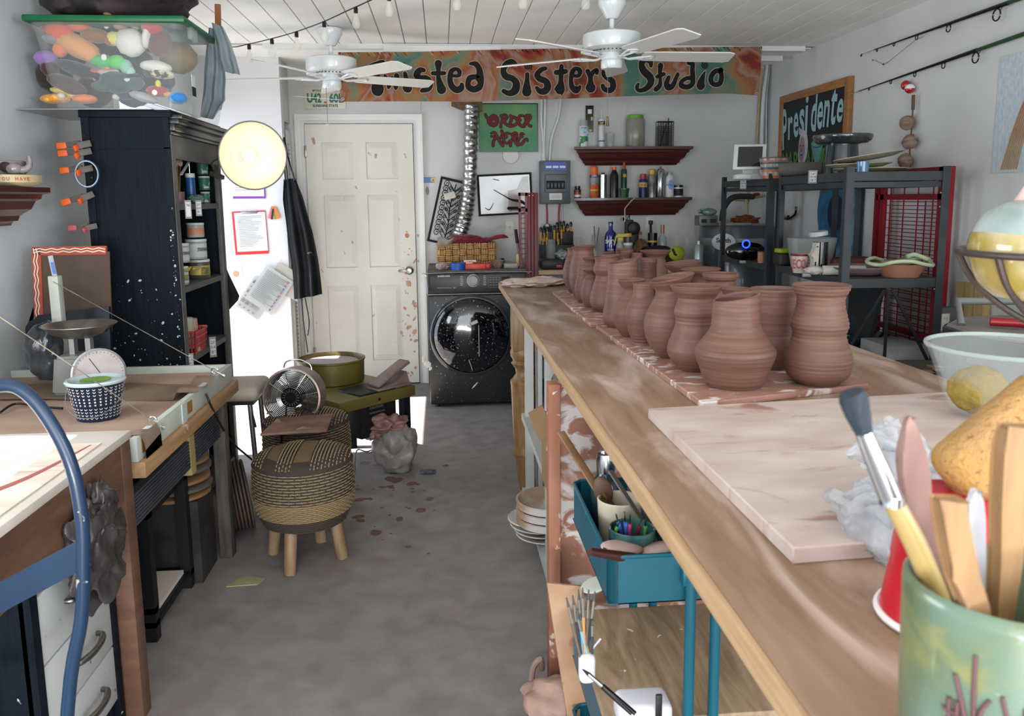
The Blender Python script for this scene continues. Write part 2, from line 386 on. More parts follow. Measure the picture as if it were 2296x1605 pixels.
# ware boards
def board(name, poly, z, th, mt, label, cat='board'):
    cx = sum(p[0] for p in poly)/4; cy = sum(p[1] for p in poly)/4
    b = MB(); b.prism(poly, th, Matrix.Translation((0, 0, z)))
    bmesh.ops.bevel(b.bm, geom=[e for e in b.bm.edges], offset=.002, segments=1, affect='EDGES')
    return b.build(name, mt, None, label, cat)
warem = mat('ware_board', '93685B', 'A67E70', r=.7, sc=9, lo=.35, hi=.65, sp=.54, spc='D2C8C1', spsc=13, spst=(1, 1.8, 1), sps=.07)
board('ware_board', [(.571, 1.70), (1.03, 1.83), (1.02, 2.93), (.548, 2.83)], TZ, .015, warem, 'clay-smeared ware board nearest on the table, under the two front vases')
board('ware_board', [(.535, 2.86), (1.0, 2.96), (.98, 3.96), (.54, 3.90)], TZ, .014, warem, 'farther clay-smeared ware board under the rear half of the vase rows')
cb = board('canvas_board', [(.440, .94), (1.22, .985), (1.24, 1.705), (.432, 1.64)], TZ, .023, mat('canvas_slab', 'C6BAB1', 'AC958A', r=.8, sc=5, st=(1, 2.4, 1), lo=.3, hi=.72, sp=.58, spc='94685B', spsc=4, spst=(1, 2.5, 1), det=8, bump=.1, bsc=200, sps=.14), 'large pale pink canvas-covered wedging board in the foreground of the table', 'board')
# vases
claym = mat('wet_clay', '5E4038', '785547', r=.52, sc=10, st=(.6, .6, 14), lo=.3, hi=.72, bump=.35, det=6)
claym2 = mat('wet_clay_light', '64463C', '7E5B4D', r=.55, sc=10, st=(.6, .6, 14), lo=.3, hi=.72, bump=.35, det=6)
SV = 1/2.701
def vase(label, xc, prof, Y=None, tilt=0, seed=0, ripple=.0008, group='thrown clay vases drying on the table', mt=None, lean=0):
    zb = TZ+.0155
    px = 1100+xc*SV
    if Y is None:
        yb = 540+prof[-1][0]*SV; p = aZ(px, yb, zb); e = aY(px+prof[-1][1]*SV, yb, p.y); Y = p.y+(e.x-p.x)*.9
    pts = []
    for yc, hw in prof:
        yy = 540+yc*SV; a = aY(px, yy, Y); e = aY(px+hw*SV, yy, Y); pts.append((e.x-a.x, a.z))
    X = aY(px, 540+prof[-1][0]*SV, Y).x
    pts = pts[::-1]; pts[0] = (pts[0][0], zb)
    if pts[1][1] < zb+.012: pts.pop(1)
    sm = [v for v in smooth([(r, z, 0) for r, z in pts], 7)]
    out = []
    ztop = pts[-1][1]
    for k, v in enumerate(sm):
        r = v.x+(ripple*.55*math.sin(v.y*620+seed)*(1 if 3 < k < len(sm)-3 else 0)); out.append((max(.01, r), v.y-zb))
    h = ztop-zb
    inner = [(max(.008, r-.006), z) for r, z in out[::-1] if z > h*.45]
    pr = [(out[0][0]*.9, 0)]+out+[(out[-1][0]-.003, h+.0025)]+inner+[(.005, h*.44)]
    fn = None
    if tilt: fn = lambda a, r, z: tilt*r*math.cos(a)*max(0, min(1, (z-h*.55)/(h*.45)))**1.5
    b = MB(); b.lathe(pr, (0, 0, 0), 48, tilt=fn, cap0=True, cap1=True)
    for v in b.bm.verts: v.co += Vector((X, Y, zb))
    return b.build('clay_vase', mt or claym, None, label, 'vase', group, loc=(X, Y, zb), sm=60)
vase('squat angular-shouldered clay vase with a slanted rim, nearest on the front board', 1472, [(340, 136), (430, 138), (500, 142), (545, 155), (610, 200), (655, 231), (700, 228), (760, 205), (840, 176), (905, 158)], tilt=.2)
vase('tall wavy clay vase with flared rim and rippled belly, right one of the two nearest', 1975, [(268, 163), (300, 155), (340, 136), (400, 137), (460, 152), (510, 161), (560, 148), (610, 160), (690, 188), (750, 189), (810, 170), (885, 110)], ripple=.0016, seed=1, mt=claym2)
vase('wide-mouthed clay vase standing behind and between the two nearest ones', 1700, [(292, 144), (340, 138), (420, 134), (500, 122), (560, 118), (620, 128), (700, 122), (785, 84)], seed=2, mt=claym2)
vase('clay vase with broad dished rim and ringed waist, left behind the angular vase', 1235, [(275, 150), (300, 140), (345, 106), (385, 118), (430, 127), (470, 118), (520, 122), (620, 158), (690, 156), (750, 125), (795, 92)], seed=3)
vase('large pear-shaped clay vase with a tilted dished rim, third on the left row', 1085, [(222, 134), (250, 118), (300, 90), (360, 108), (450, 148), (540, 153), (620, 128), (680, 88), (712, 62)], tilt=.22, seed=4)
vase('clay vase with straight cylindrical neck and egg-shaped ribbed body', 920, [(262, 60), (330, 62), (380, 88), (440, 104), (500, 98), (560, 80), (600, 62), (636, 62)], seed=5, ripple=.0014)
vase('clay vase with thin waist and wide saucer rim above a round belly', 850, [(236, 82), (262, 68), (300, 44), (350, 72), (420, 110), (490, 104), (540, 78), (582, 52)], tilt=.05, seed=6)
vase('tall plain conical clay cylinder with a slanted top', 795, [(126, 86), (220, 88), (330, 98), (430, 112), (480, 112), (530, 88)], tilt=.18, seed=7, ripple=.001)
vase('clay vase with double-bulge neck over an oval belly, midway in the left row', 702, [(92, 76), (120, 70), (170, 82), (210, 66), (250, 76), (330, 99), (385, 98), (432, 62)], tilt=.1, seed=8)
vase('small-necked clay vase with bulb collar over a round belly', 608, [(106, 54), (135, 32), (168, 54), (205, 30), (235, 48), (300, 62), (350, 58), (402, 36)], seed=9)
vase('slim clay vase half hidden behind the bulb-collared one', 560, [(150, 26), (200, 34), (270, 50), (330, 46), (374, 26)], seed=10)
vase('tall oval clay vase with a wide rolled rim, second from the far end', 560, [(34, 72), (62, 60), (120, 73), (200, 84), (270, 78), (320, 60), (348, 44)], tilt=.08, seed=11)
vase('tall oval clay vase at the far left end of the row', 508, [(42, 46), (70, 40), (140, 62), (210, 70), (270, 54), (314, 30)], tilt=.1, seed=12)
BK = [(60, .9), (100, .8), (180, .7), (260, .82), (330, .75), (380, .5)]
def back(label, xc, yr, hw, Y, f=BK, seed=0, tilt=0, mt=None):
    vase(label, xc, [(yr, hw)]+[(yr+d, hw*k) for d, k in f], Y=Y, seed=seed, tilt=tilt, mt=mt)
back('clay vase with flared dish rim, right row, behind the wide-mouthed one', 1475, 290, 88, 2.38, [(40, .8), (90, .6), (160, .75), (240, 1), (320, .9), (390, .6)], 13, mt=claym2)
back('clay vase with collared rim and broad round body in the right row', 1383, 198, 106, 2.62, [(28, .95), (45, .8), (70, .84), (110, 1.1), (200, 1.15), (290, .8), (340, .5)], 14)
back('clay vase with broad flat saucer rim in the right row', 1266, 170, 116, 2.88, [(20, .85), (50, .5), (90, .42), (160, .62), (230, .68), (300, .4)], 15, tilt=.03)
back('clay vase with wide conical funnel rim, beyond the flat saucer rim', 1158, 130, 111, 3.12, [(30, .85), (65, .5), (100, .42), (160, .6), (230, .65), (290, .4)], 16, tilt=.1)
back('straight-necked clay vase in the middle of the right row', 945, 108, 60, 3.3, [(50, .93), (100, .95), (140, 1.05), (200, 1.05), (260, .7)], 17)
back('clay vase with wide dished rim over a broad body, far in the right row', 992, 60, 92, 3.55, [(15, .9), (40, .66), (70, .72), (130, .85), (200, .8), (250, .55)], 18)
back('little far clay vase with a narrow open mouth, right of the dish-rimmed one', 885, 76, 32, 3.52, [(30, 1), (80, 1.1), (140, 1.2), (200, .8)], 19)
back('far clay vase whose cupped rim just shows above the middle of the row', 826, 60, 38, 3.62, [(20, .9), (50, .7), (110, 1.1), (190, .8)], 20, tilt=.1)
back('far clay vase with tapering shoulders, rim hidden behind the tall cylinder', 800, 48, 46, 3.8, [(30, .95), (80, 1.2), (140, 1.3), (200, .8)], 21)
back('farthest low clay vase with a flat rim in the right row', 716, 68, 40, 3.86, [(20, .9), (60, .8), (120, 1.1), (180, .8)], 22)
# wet cloth at the far end of the table
def crumple(name, c, d, mt, label, cat, seed=0, jit=.16, fr=2.2, rot=None, sub=4, parent=None, group=None, flat=None):
    b = MB(); b.ell(c, d, rot=rot, sub=sub, jit=jit, seed=seed, fr=fr)
    for v in b.bm.verts:
        k = mn.turbulence_vector((v.co-Vector(c))*fr*6/max(d)*.12+Vector((seed, 0, 0)), 3, False)
        v.co += Vector(k)*max(d)*.06
        if flat is not None and v.co.z < flat: v.co.z = flat
    return b.build(name, mt, parent, label, cat, group)
p = aZ(1200, 640, TZ)
clothm = mat('muslin', 'CFC2B6', 'B59A8C', r=.9, sc=18, lo=.35, hi=.7, bump=.4, bsc=120)
crumple('wet_cloth', (p.x, p.y, TZ+.018), (.19, .09, .03), clothm, 'crumpled clay-stained damp cloth at the far left end of the table', 'cloth', 3, .18, 2.5, flat=TZ+.001, rot=(0, 0, .2))
# glass bowl with a sponge in it
p = aZ(2290, 930, TZ+.025); gx, gy, gz = p.x-.02, p.y+.02, TZ+.0235
t = thing('glass_bowl', 'big clear glass mixing bowl with a yellow sponge in it, right edge of the table', 'bowl', (gx, gy, gz))
gl = glass('clear_glass', 'DCE4E1', al=.13)
b = MB(); b.lathe([(.09, 0), (.10, .004), (.118, .04), (.15, .128), (.158, .136), (.158, .143), (.150, .144), (.145, .138), (.112, .045), (.09, .01), (.01, .009)], (gx, gy, gz), 48, cap1=True); b.build('bowl', gl, t, sm=50)
b = MB(); b.tube([(gx+.154*math.cos(a), gy+.154*math.sin(a), gz+.14) for a in [2*PI*k/40 for k in range(40)]], .0045, 8, closed=True); b.build('rim', glass('glass_rim', 'C4D2CC', al=.4), t)
spongem = mat('sponge', 'A67F44', '967454', r=.95, sc=9, lo=.35, hi=.7, sp=.63, spc='80603C', spsc=150, bump=1.6, bsc=120)
p = aY(2190, 900, gy-.02)
b = MB(); b.ell((p.x, p.y, gz+.058), (.055, .05, .047), sub=4, jit=.07, seed=4); b.build('sponge', mat('sponge_yellow', '97803A', '867034', r=.95, sc=12, sp=.67, spc='A07A2C', spsc=90, bump=1.2, bsc=140), None, 'round yellow sponge inside the glass bowl', 'sponge', sm=60)
# red cup upside down, big sponge over it
p = aZ(2165, 1420, TZ); cx_, cy_ = p.x, p.y+.03
t = thing('plastic_cup', 'red plastic party cup standing upside down beside the green crock', 'cup', (cx_, cy_, TZ))
hc = (aY(2160, 1108, cy_).z-TZ)/.118; kc_ = (cx_-aY(1984, 1420, cy_).x)/.064
b = MB(); b.lathe([(r_*kc_, z_*hc) for r_, z_ in [(.062, .002), (.0615, .01), (.054, .055), (.055, .058), (.05, .1), (.05, .115), (.042, .118), (.001, .116)]], (cx_, cy_, TZ), 40, cap0=True); b.build('body', mat('red_plastic', 'C01028', 'A80D22', r=.3, sc=8, sp=.64, spc='D9A8A8', spsc=22), t, sm=50)
b = MB(); b.tube([(cx_+.064*kc_*math.cos(a), cy_+.064*kc_*math.sin(a), TZ+.005) for a in [2*PI*k/36 for k in range(36)]], .0042, 8, closed=True); b.build('rim', mat('cup_white', 'E4DEDC', r=.35), t)
p = aY(2262, 985, cy_+.02)
b = MB(); b.box(p, (.17, .05, .085), rot=(-.35, -.62, .12), bev=.022, seg=4)
for v in b.bm.verts: v.co += Vector(mn.noise_vector(v.co*30))*.002
b.build('sponge', spongem, None, 'large worn yellow-tan sponge propped over the red cup', 'sponge', sm=60)
bagm = mat('clear_bag', 'B4B9BF', 'D4D8DC', r=.16, al=.42, sc=8, bump=2, bsc=38)
p = aY(1962, 1180, .98)
b = MB()
for k, (dx, dy, dz, s) in enumerate(((0, 0, .0, .05), (.012, -.02, -.06, .042), (.08, .1, .075, .045), (.045, .05, .02, .042), (.115, .12, .03, .05))):
    b.ell(Vector((p.x+dx, p.y+dy, max(TZ+s*.8, p.z+dz))), (s, s, s*.85), sub=4, jit=.2, seed=k+2, fr=2.2)
for v in b.bm.verts: v.co += Vector(mn.turbulence_vector(v.co*20, 4, False))*.022; v.co.z = max(v.co.z, TZ+.001)
b.build('plastic_bag', bagm, None, 'crumpled clear plastic bag lying behind the green crock', 'bag', sm=80)
# green crock with tools
mx_, my_ = .421, .537
t = thing('utensil_crock', 'green mottled glazed ceramic crock with carved branch lines, full of clay tools', 'crock', (mx_, my_, TZ))
glz = mat('green_glaze', '606C4E', '627868', r=.3, sc=16, lo=.35, hi=.65, sp=.66, spc='B4B2A2', spsc=60, sp2=.52, sp2c='7C7E50', sp2sc=14, sps=.12, coat=.4)
b = MB(); b.lathe([(.062, 0), (.067, .01), (.070, .09), (.072, .17), (.0715, .177), (.068, .180), (.065, .176), (.063, .1), (.05, .03), (.001, .028)], (mx_, my_, TZ), 56, cap0=True); b.build('body', glz, t, sm=50)
b = MB()
def onm(a, z, rr=.0715): return (mx_+rr*math.cos(a), my_+rr*math.sin(a), TZ+z)
for pts in ([(-2.45, .15), (-2.42, .10), (-2.30, .05)], [(-2.62, .13), (-2.52, .105), (-2.47, .09)], [(-2.3, .12), (-2.38, .1), (-2.2, .06)], [(-2.2, .125), (-2.08, .09), (-2.02, .07)], [(-2.0, .12), (-2.0, .09), (-2.06, .06)], [(-1.9, .07), (-2.0, .09), (-1.86, .11)], [(-2.7, .07), (-2.58, .065), (-2.5, .075)], [(-2.72, .1), (-2.62, .1), (-2.55, .1)], [(-2.66, .11), (-2.66, .08), (-2.68, .05)], [(-2.58, .11), (-2.58, .08), (-2.6, .05)]):
    b.tube([onm(a, z) for a, z in pts], .0016, 6, sm=4)
b.build('carved_branches', mat('carved_brown', '5D3B40', r=.6), t)
woodtool = mat('boxwood', '94714A', '7E5F3E', r=.6, sc=14, st=(6, 6, .8), det=6)
def tool_pts(spec, Y): return [aY(x, y, Y) for x, y in spec]
Yt = my_+.0
t = thing('paint_brush', 'thick round brush with dark bristles and yellow handle standing in the green crock', 'brush', aY(2110, 1345, Yt))
P = tool_pts([(2130, 1395), (2100, 1330), (2050, 1215), (2000, 1120)], Yt+.015)
b = MB(); b.tube(P, [.006, .0085, .0085, .0075], 14, sm=3); b.build('handle', mat('brush_handle', 'A88E58', r=.4, coat=.4), t)
P = tool_pts([(2000, 1122), (1975, 1060), (1936, 968)], Yt+.015)
b = MB(); b.tube(P, [.0085, .0082, .0062], 16); b.tube([P[0]-Vector((0, 0, .003)), P[0]+Vector((0, 0, .004))], .0092, 16); b.build('ferrule', mat('chrome', 'C8CCD2', r=.16, m=1), t)
P = tool_pts([(1937, 970), (1924, 930), (1914, 895), (1908, 880)], Yt+.015)
b = MB(); b.tube(P, [.0062, .009, .0105, .0088], 16); b.build('bristles', mat('bristle', '1C242E', '29323E', r=.8, sc=60, st=(8, 8, .6)), t)
b = MB()
def blade(pts, Y, th, mt, name, label, cat='tool'):
    # flat tool: (x, y, half width px)
    b = MB(); L = []; 
    A, B2 = [], []
    for x, y, h in pts:
        l = aY(x-h, y, Y); r = aY(x+h, y, Y); A.append(l); B2.append(r)
    for i in range(len(pts)-1):
        for s in (-1,):
            q = [A[i], B2[i], B2[i+1], A[i+1]]
            f = [v+Vector((0, -th/2, 0)) for v in q]; k = [v+Vector((0, th/2, 0)) for v in q]
            b.quad(*f); b.quad(*k[::-1]); b.quad(f[0], k[0], k[3], f[3]); b.quad(f[1], k[1], k[2], f[2])
    b.quad(A[0]+Vector((0, -th/2, 0)), B2[0]+Vector((0, -th/2, 0)), B2[0]+Vector((0, th/2, 0)), A[0]+Vector((0, th/2, 0)))
    b.quad(A[-1]+Vector((0, -th/2, 0)), B2[-1]+Vector((0, -th/2, 0)), B2[-1]+Vector((0, th/2, 0)), A[-1]+Vector((0, th/2, 0)))
    bmesh.ops.remove_doubles(b.bm, verts=b.bm.verts, dist=.00005)
    bmesh.ops.bevel(b.bm, geom=[e for e in b.bm.edges if len(e.link_faces) == 2 and e.calc_face_angle(0) > .8], offset=.0015, segments=2, affect='EDGES')
    return b.build(name, mt, None, label, cat)
blade([(2040, 935, 3), (2042, 955, 12), (2045, 1010, 28), (2050, 1055, 33), (2058, 1130, 30), (2085, 1250, 24), (2110, 1345, 20), (2120, 1390, 18)], my_+.05, .007, mat('pink_wood', '85625C', '94756C', r=.6, sc=8, st=(4, 4, 1)), 'wooden_knife', 'clay-stained pink wooden knife tool with leaf-shaped tip in the green crock')
blade([(2128, 1118, 28), (2132, 1150, 30), (2145, 1220, 31), (2160, 1290, 30), (2182, 1350, 28), (2190, 1400, 26)], my_-.03, .012, woodtool, 'wooden_rib', 'square-ended boxwood modelling tool, shorter of the two pale wood ones')
blade([(2189, 1100, 4), (2189, 1125, 15), (2190, 1165, 18), (2193, 1240, 15), (2195, 1350, 12), (2196, 1420, 10)], my_+.045, .006, mat('white_plastic', 'C9C6CC', r=.35), 'plastic_tool', 'white plastic pointed tool standing in the green crock')
blade([(2290, 955, 38), (2272, 1010, 34), (2262, 1120, 30), (2258, 1250, 28), (2245, 1370, 22), (2242, 1400, 20)], my_+.01, .012, woodtool, 'wooden_rib', 'tall rough boxwood tool at the right edge of the photo, in the green crock')
# wire basket on a stem with a painted glass bottle lying in it
bp = aY(2410, 566, 1.2); bx_, by_, bz_ = bp.x-.0, 1.2, bp.z
ironm = mat('brown_iron', '4B4240', '5A504C', r=.45, m=.6, sc=20)
t = thing('wire_basket', 'brown wrought-iron wire fruit basket raised on a stem, top right foreground', 'basket', (bx_, by_, TZ))
b = MB(); R = .165
b.tube([(bx_+R*math.cos(a), by_+R*math.sin(a), bz_) for a in [2*PI*k/48 for k in range(48)]], .0055, 10, closed=True)
b.build('rim', ironm, t)
for k in range(7):
    a = PI+.25+k*2*PI/7
    b = MB(); b.tube([(bx_+R*c*math.cos(a), by_+R*c*math.sin(a), bz_-.13*s) for c, s in ((1, 0), (.86, .35), (.6, .68), (.32, .9), (.06, 1))], .0055, 8, sm=4); b.build('spoke', ironm, t)
b = MB(); b.tube([(bx_, by_, bz_-.13), (bx_, by_, TZ+.01)], .007, 10); b.lathe([(.085, 0), (.085, .004), (.02, .01), (.007, .016)], (bx_, by_, TZ), 28); b.build('stem', ironm, t)
q = aY(2345, 530, 1.2)
M = Matrix.Translation((q.x, by_, bz_+.0)) @ Matrix.Rotation(.16, 4, 'Y')
t = thing('glass_bottle', 'round-bellied painted glass bottle with pink neck and yellow lower half in the wire basket', 'bottle', (q.x, by_, bz_-.06))
b = MB()
S = lambda pts: [tuple(v)[:2] for v in smooth([(r, z, 0) for r, z in pts], 5)]
b.lathe(S([(.055, -.08), (.085, -.058), (.108, -.012), (.108, .018)]), n=40, M=M, cap1=False); b.build('lower_belly', mat('amber_glass', 'A08A3C', 'CFC6A8', r=.1, sc=9, lo=.4, hi=.62, al=.86, coat=.6), t, sm=60)
b = MB(); b.lathe(S([(.108, .018), (.098, .046), (.078, .066), (.058, .076)]), n=40, M=M, cap0=False, cap1=False); b.build('shoulder', mat('smoky_glass', 'B9C6C6', '7F9A94', r=.08, sc=9, lo=.4, hi=.65, al=.6, coat=.6), t, sm=60)
b = MB(); b.lathe(S([(.058, .076), (.046, .11), (.034, .17), (.024, .24)]), n=32, M=M, cap0=False); b.build('neck', mat('pink_glaze', 'E4AFA4', 'E9DCD6', r=.3, sc=7, st=(.4, .4, 3)), t, sm=60)
# ================================================ under the table
pan = mat('plaster_panel', '7C5140', '946A56', r=.7, sc=6, st=(1, 1, .6), sp=.49, spc='BDB5B3', spsc=9, spst=(1, 1, 1.3), det=10, sps=.08)
t = thing('shelf_unit', 'low white open shelf unit under the table, its near end a plaster-smeared wooden panel', 'shelf', (.8, 3.0, 0))
MB().b2(.315, 1.2, 2.17, 2.195, .02, .95).build('end_panel', pan, t)
MB().b2(.285, .318, 2.15, 2.2, .0, .95, bev=.002).build('edge_strip', mat('plaster_wood', '87563F', '9B6A54', r=.65, sc=8, st=(3, 3, .6), sp=.64, spc='C4B3AA', spsc=18), t)
wsh = mat('shelf_white', 'C3C5C2', 'B4B4AF', r=.5, sc=4)
for y in (2.88, 3.62):
    MB().b2(.375, .41, y, y+.07, .0, .93).build('upright', wsh, t); MB().b2(1.15, 1.18, y, y+.04, .0, .93).build('upright', wsh, t)
MB().b2(.43, .45, 3.62, 3.72, 0, .94).build('upright', wsh, t)
for z in (.05, .42): MB().b2(.36, 1.18, 2.2, 3.7, z, z+.03).build('shelf_board', wsh, t)
MB().b2(1.16, 1.18, 2.2, 3.6, .1, .93).build('back_panel', mat('dim_panel', '6F6A66', r=.8), t)
platew = mat('plate_white', 'CFCBC5', 'B6AAA2', r=.45, sc=14, sp=.66, spc='9B7A6C', spsc=22)
for k in range(4):
    b = MB(); z = .082+k*.022; rr = .125-(.004*(k % 2))
    b.lathe([(.05, 0), (.07, .002), (rr-.01, .014), (rr, .019), (rr-.004, .022), (.07, .008), (.001, .006)], (.40-.012*k, 3.12, z), 32, cap0=True)
    b.build('plate', platew, None, ('lowest', 'second', 'third', 'top')[k]+' of the wavy white plates stacked on the bottom shelf under the table', 'plate', 'plates on the bottom shelf')
for k in range(3):
    b = MB(); b.lathe([(.11, 0), (.135, .004), (.138, .03), (.13, .032), (.1, .012), (.03, .012), (.03, .03), (.001, .03)], (.41, 3.05, .175+.034*k), 36, cap0=True)
    b.build('wheel_bat', mat('bat_tan', 'A88C74', 'C3BDB8', r=.6, sc=3, lo=.45, hi=.55), None, ('bottom', 'middle', 'top')[k]+' round grey-rimmed bat of the pile above the white plates', 'bat', 'bats under the table')
b = MB(); b.b2(.345, .47, 2.42, 2.80, .451, .70)
b.mi = 1; b.sheet(lambda u, v: Vector((.344-.05*v, 2.44+.34*u, .70+.03*(1-v))), 2, 2); b.build('cardboard_box', [mat('cardboard', '8E6E4C', '9C7C58', r=.85, sc=3), mat('cardboard')], None, 'opened brown cardboard box on the middle shelf under the table', 'box')
crumple('wrapped_clay', (.41, 2.62, .78), (.06, .11, .12), mat('dark_clay_wrap', '4A3430', '7E7470', r=.18, sc=9, lo=.45, hi=.6, bump=1.4, bsc=22), 'foil-shiny plastic-wrapped block of dark clay on the cardboard box', 'clay', 5, .1, 2.5)
# trolley
teal = mat('teal_metal', '0F5A6C', '0C5060', r=.35, sc=3, sp=.71, spc='A7B7B4', spsc=18)
cx0, cx1, cy0, cy1 = .315, .72, 1.48, 1.92
t = thing('storage_trolley', 'teal metal kitchen trolley with a wooden lid on its lower tray, tucked under the table', 'trolley', ((cx0+cx1)/2, (cy0+cy1)/2, 0))
def tray(z0, z1):
    b = MB(); e = .0025
    b.b2(cx0, cx1, cy0, cy1, z0, z0+e); b.b2(cx0, cx0+e, cy0+.02, cy1-.02, z0, z1); b.b2(cx1-e, cx1, cy0+.02, cy1-.02, z0, z1); b.b2(cx0+.02, cx1-.02, cy0, cy0+e, z0, z1); b.b2(cx0+.02, cx1-.02, cy1-e, cy1, z0, z1)
    for x, y, a in ((cx0+.02, cy0+.02, PI), (cx1-.02, cy0+.02, 1.5*PI), (cx1-.02, cy1-.02, 0), (cx0+.02, cy1-.02, PI/2)):
        b.sheet(lambda u, v: Vector((x+.02*math.cos(a+u*PI/2), y+.02*math.sin(a+u*PI/2), z0+(z1-z0)*v)), 5, 1, .002)
    b.tube([(cx0, cy0+.02, z1), (cx0+.006, cy0+.006, z1), (cx0+.02, cy0, z1), (cx1-.02, cy0, z1), (cx1-.006, cy0+.006, z1), (cx1, cy0+.02, z1), (cx1, cy1-.02, z1), (cx1-.02, cy1, z1), (cx0+.02, cy1, z1), (cx0, cy1-.02, z1)], .0045, 6, closed=True)
    return b
tray(.655, .755).build('top_tray', teal, t); tray(.28, .385).build('lower_tray', teal, t); tray(.08, .14).build('bottom_tray', teal, t)
for x in (.478, .53):
    b = MB(); b.tube([(x, cy0-.016, .72), (x, cy0-.016, .3), (x, cy0-.016, .06)], .011, 14); b.build('post', teal, t)
    b = MB(); b.tube([(x, cy1+.016, .72), (x, cy1+.016, .06)], .011, 14); b.build('post', teal, t)
MB().b2(.46, .55, cy0-.02, cy0, .695, .735, bev=.004).build('bracket', teal, t)
for x, y in ((cx0+.04, cy0+.04), (cx1-.04, cy0+.04), (cx0+.04, cy1-.04), (cx1-.04, cy1-.04)):
    MB().cyl((x-.01, y, .03), (x+.01, y, .03), .03).cyl((x, y, .05), (x, y, .09), .008).build('caster', mat('black_rubber', '141414', r=.5), t)
MB().b2(cx0-.005, cx1+.005, cy0-.005, cy1+.005, .387, .405, bev=.004).build('wooden_lid', mat('lid_wood', '80694F', 'A68E72', r=.6, sc=5, st=(5, .7, 5), dist=1.5, det=6, sp=.72, spc='D8CFC0', spsc=30), t)
# cups and tools in the top tray
def cyli(name, x, y, z, r, h, mt, label, cat, r2=None, hollow=True, group=None, n=28):
    r2 = r2 or r; b = MB()
    pr = [(r*.94, 0), (r, .004), (r2, h-.002), (r2-.002, h)]+([(r2-.005, h-.002), (r*.9-.003, .008), (.001, .007)] if hollow else [(.001, h)])
    b.lathe(pr, (x, y, z), n, cap0=True); return b.build(name, mt, None, label, cat, group)
q = aY(1388, 1160, 1.72); cyli('ceramic_cup', q.x, 1.72, .659, .044, .125, mat('cream_glaze', 'CFC2AE', 'BFB09A', r=.4, sc=8), 'cream ceramic cup of wooden paddles in the trolley top tray', 'cup', .05)
q = aY(1412, 1200, 1.6); cyli('ceramic_cup', q.x, 1.58, .659, .047, .115, mat('dark_teal_glaze', '1C3A3C', '3F6B66', r=.15, sc=9, st=(2, 2, .6), coat=.5), 'dark teal dripped-glaze cup of small tools in the trolley top tray', 'cup', .049)
t = thing('soap_bottle', 'dark blue-green bottle with a chrome cap at the back of the trolley tray', 'bottle', (.375, 1.80, .659))
MB().lathe([(.034, 0), (.036, .01), (.036, .12), (.02, .16)], (.375, 1.80, .659), 24).build('body', mat('dark_bottle', '20353A', r=.15), t)
MB().lathe([(.022, 0), (.024, .03), (.022, .045), (.014, .046), (.012, .035), (.001, .035)], (.375, 1.80, .819), 24).build('cap', mat('chrome'), t)
t = thing('clear_jar', 'clear threaded jar behind the wooden spoon in the trolley', 'jar', (.47, 1.83, .659))
MB().lathe([(.034, 0), (.036, .1), (.03, .13), (.026, .15), (.03, .155), (.028, .17), (.03, .175), (.024, .185)], (.47, 1.83, .659), 24).build('body', glass('jar_glass', 'B8C0BE', al=.45), t)
def stick(name, pts, rad, mt, label, cat='tool', n=8, group=None, parent=None):
    b = MB(); b.tube(pts, rad, n); return b.build(name, mt, parent, label, cat, group)
dk = mat('walnut', '4E3626', '62452F', r=.5, sc=10, st=(1, 1, .3))
A = aY(1257, 968, 1.9); B_ = Vector((.405, 1.66, .70))
b = MB(); b.bar(A, B_, .022, .006, bev=.002); b.build('wooden_stick', mat('slat_wood', '6F5138', '8B6A4C', r=.55, sc=9), None, 'long brown wooden slat leaning out of the cream cup in the trolley', 'stick')
b = MB(); q = aY(1352, 1100, 1.75); b.bar(q, (.42, 1.67, .69), .009, .006); b.ell(q, (.022, .006, .036), rot=(0, -.3, 0)); b.build('wooden_spoon', dk, None, 'dark oval wooden paddle standing in the cream cup', 'spoon')
b = MB(); b.bar(aY(1368, 1055, 1.72), (.46, 1.6, .7), .012, .004); b.build('metal_spatula', mat('grey_steel', '7D7C7A', r=.4, m=.7), None, 'grey metal spatula blade standing upright in the trolley', 'tool')
for k, (x, y, x2, y2, c) in enumerate(((1381, 1152, 1392, 1190, '2F5FA8'), (1400, 1148, 1404, 1192, '3B66B5'), (1413, 1155, 1411, 1195, 'C2407C'), (1388, 1168, 1380, 1195, '4FA04A'), (1440, 1160, 1430, 1195, '6E2440'), (1448, 1165, 1446, 1195, '63B04C'))):
    P0 = aY(x, y, 1.57); P1 = aY(x2, y2, 1.58); P2 = P1+(P1-P0)*1.2
    tt = thing('ball_stylus', ('blue', 'light blue', 'pink', 'green', 'dark red', 'lime')[k]+'-gripped little ball stylus in the dark teal cup', 'tool', P2, group='styluses in the dark teal cup')
    MB().tube([P0, P1], .0018, 6).build('shaft', mat('chrome'), tt); MB().tube([P1-(P1-P0)*.5, P2], .0042, 8).build('grip', mat('grip_'+c, c, r=.4), tt)
b = MB(); q0 = aY(1322, 1236, 1.46); q1 = aY(1420, 1252, 1.50); b.tube([q0, q1], [.008, .012], 12); b.build('rolling_pin_handle', mat('dark_red_wood', '3E1E1A', r=.3), None, 'dark glossy turned wooden stick lying across the trolley rim', 'stick')
q = aY(1395, 1228, 1.53)
b = MB(); b.ell(q, (.045, .03, .011), rot=(0, .12, 0)); b.ell(q+Vector((.075, 0, -.006)), (.045, .028, .01), rot=(0, -.15, 0)); b.build('wooden_scoop', mat('dusty_pink_wood', 'B99A90', 'C9B3AA', r=.7, sc=12), None, 'pink clay-dusted wooden form lying on the trolley tray rim', 'tool')
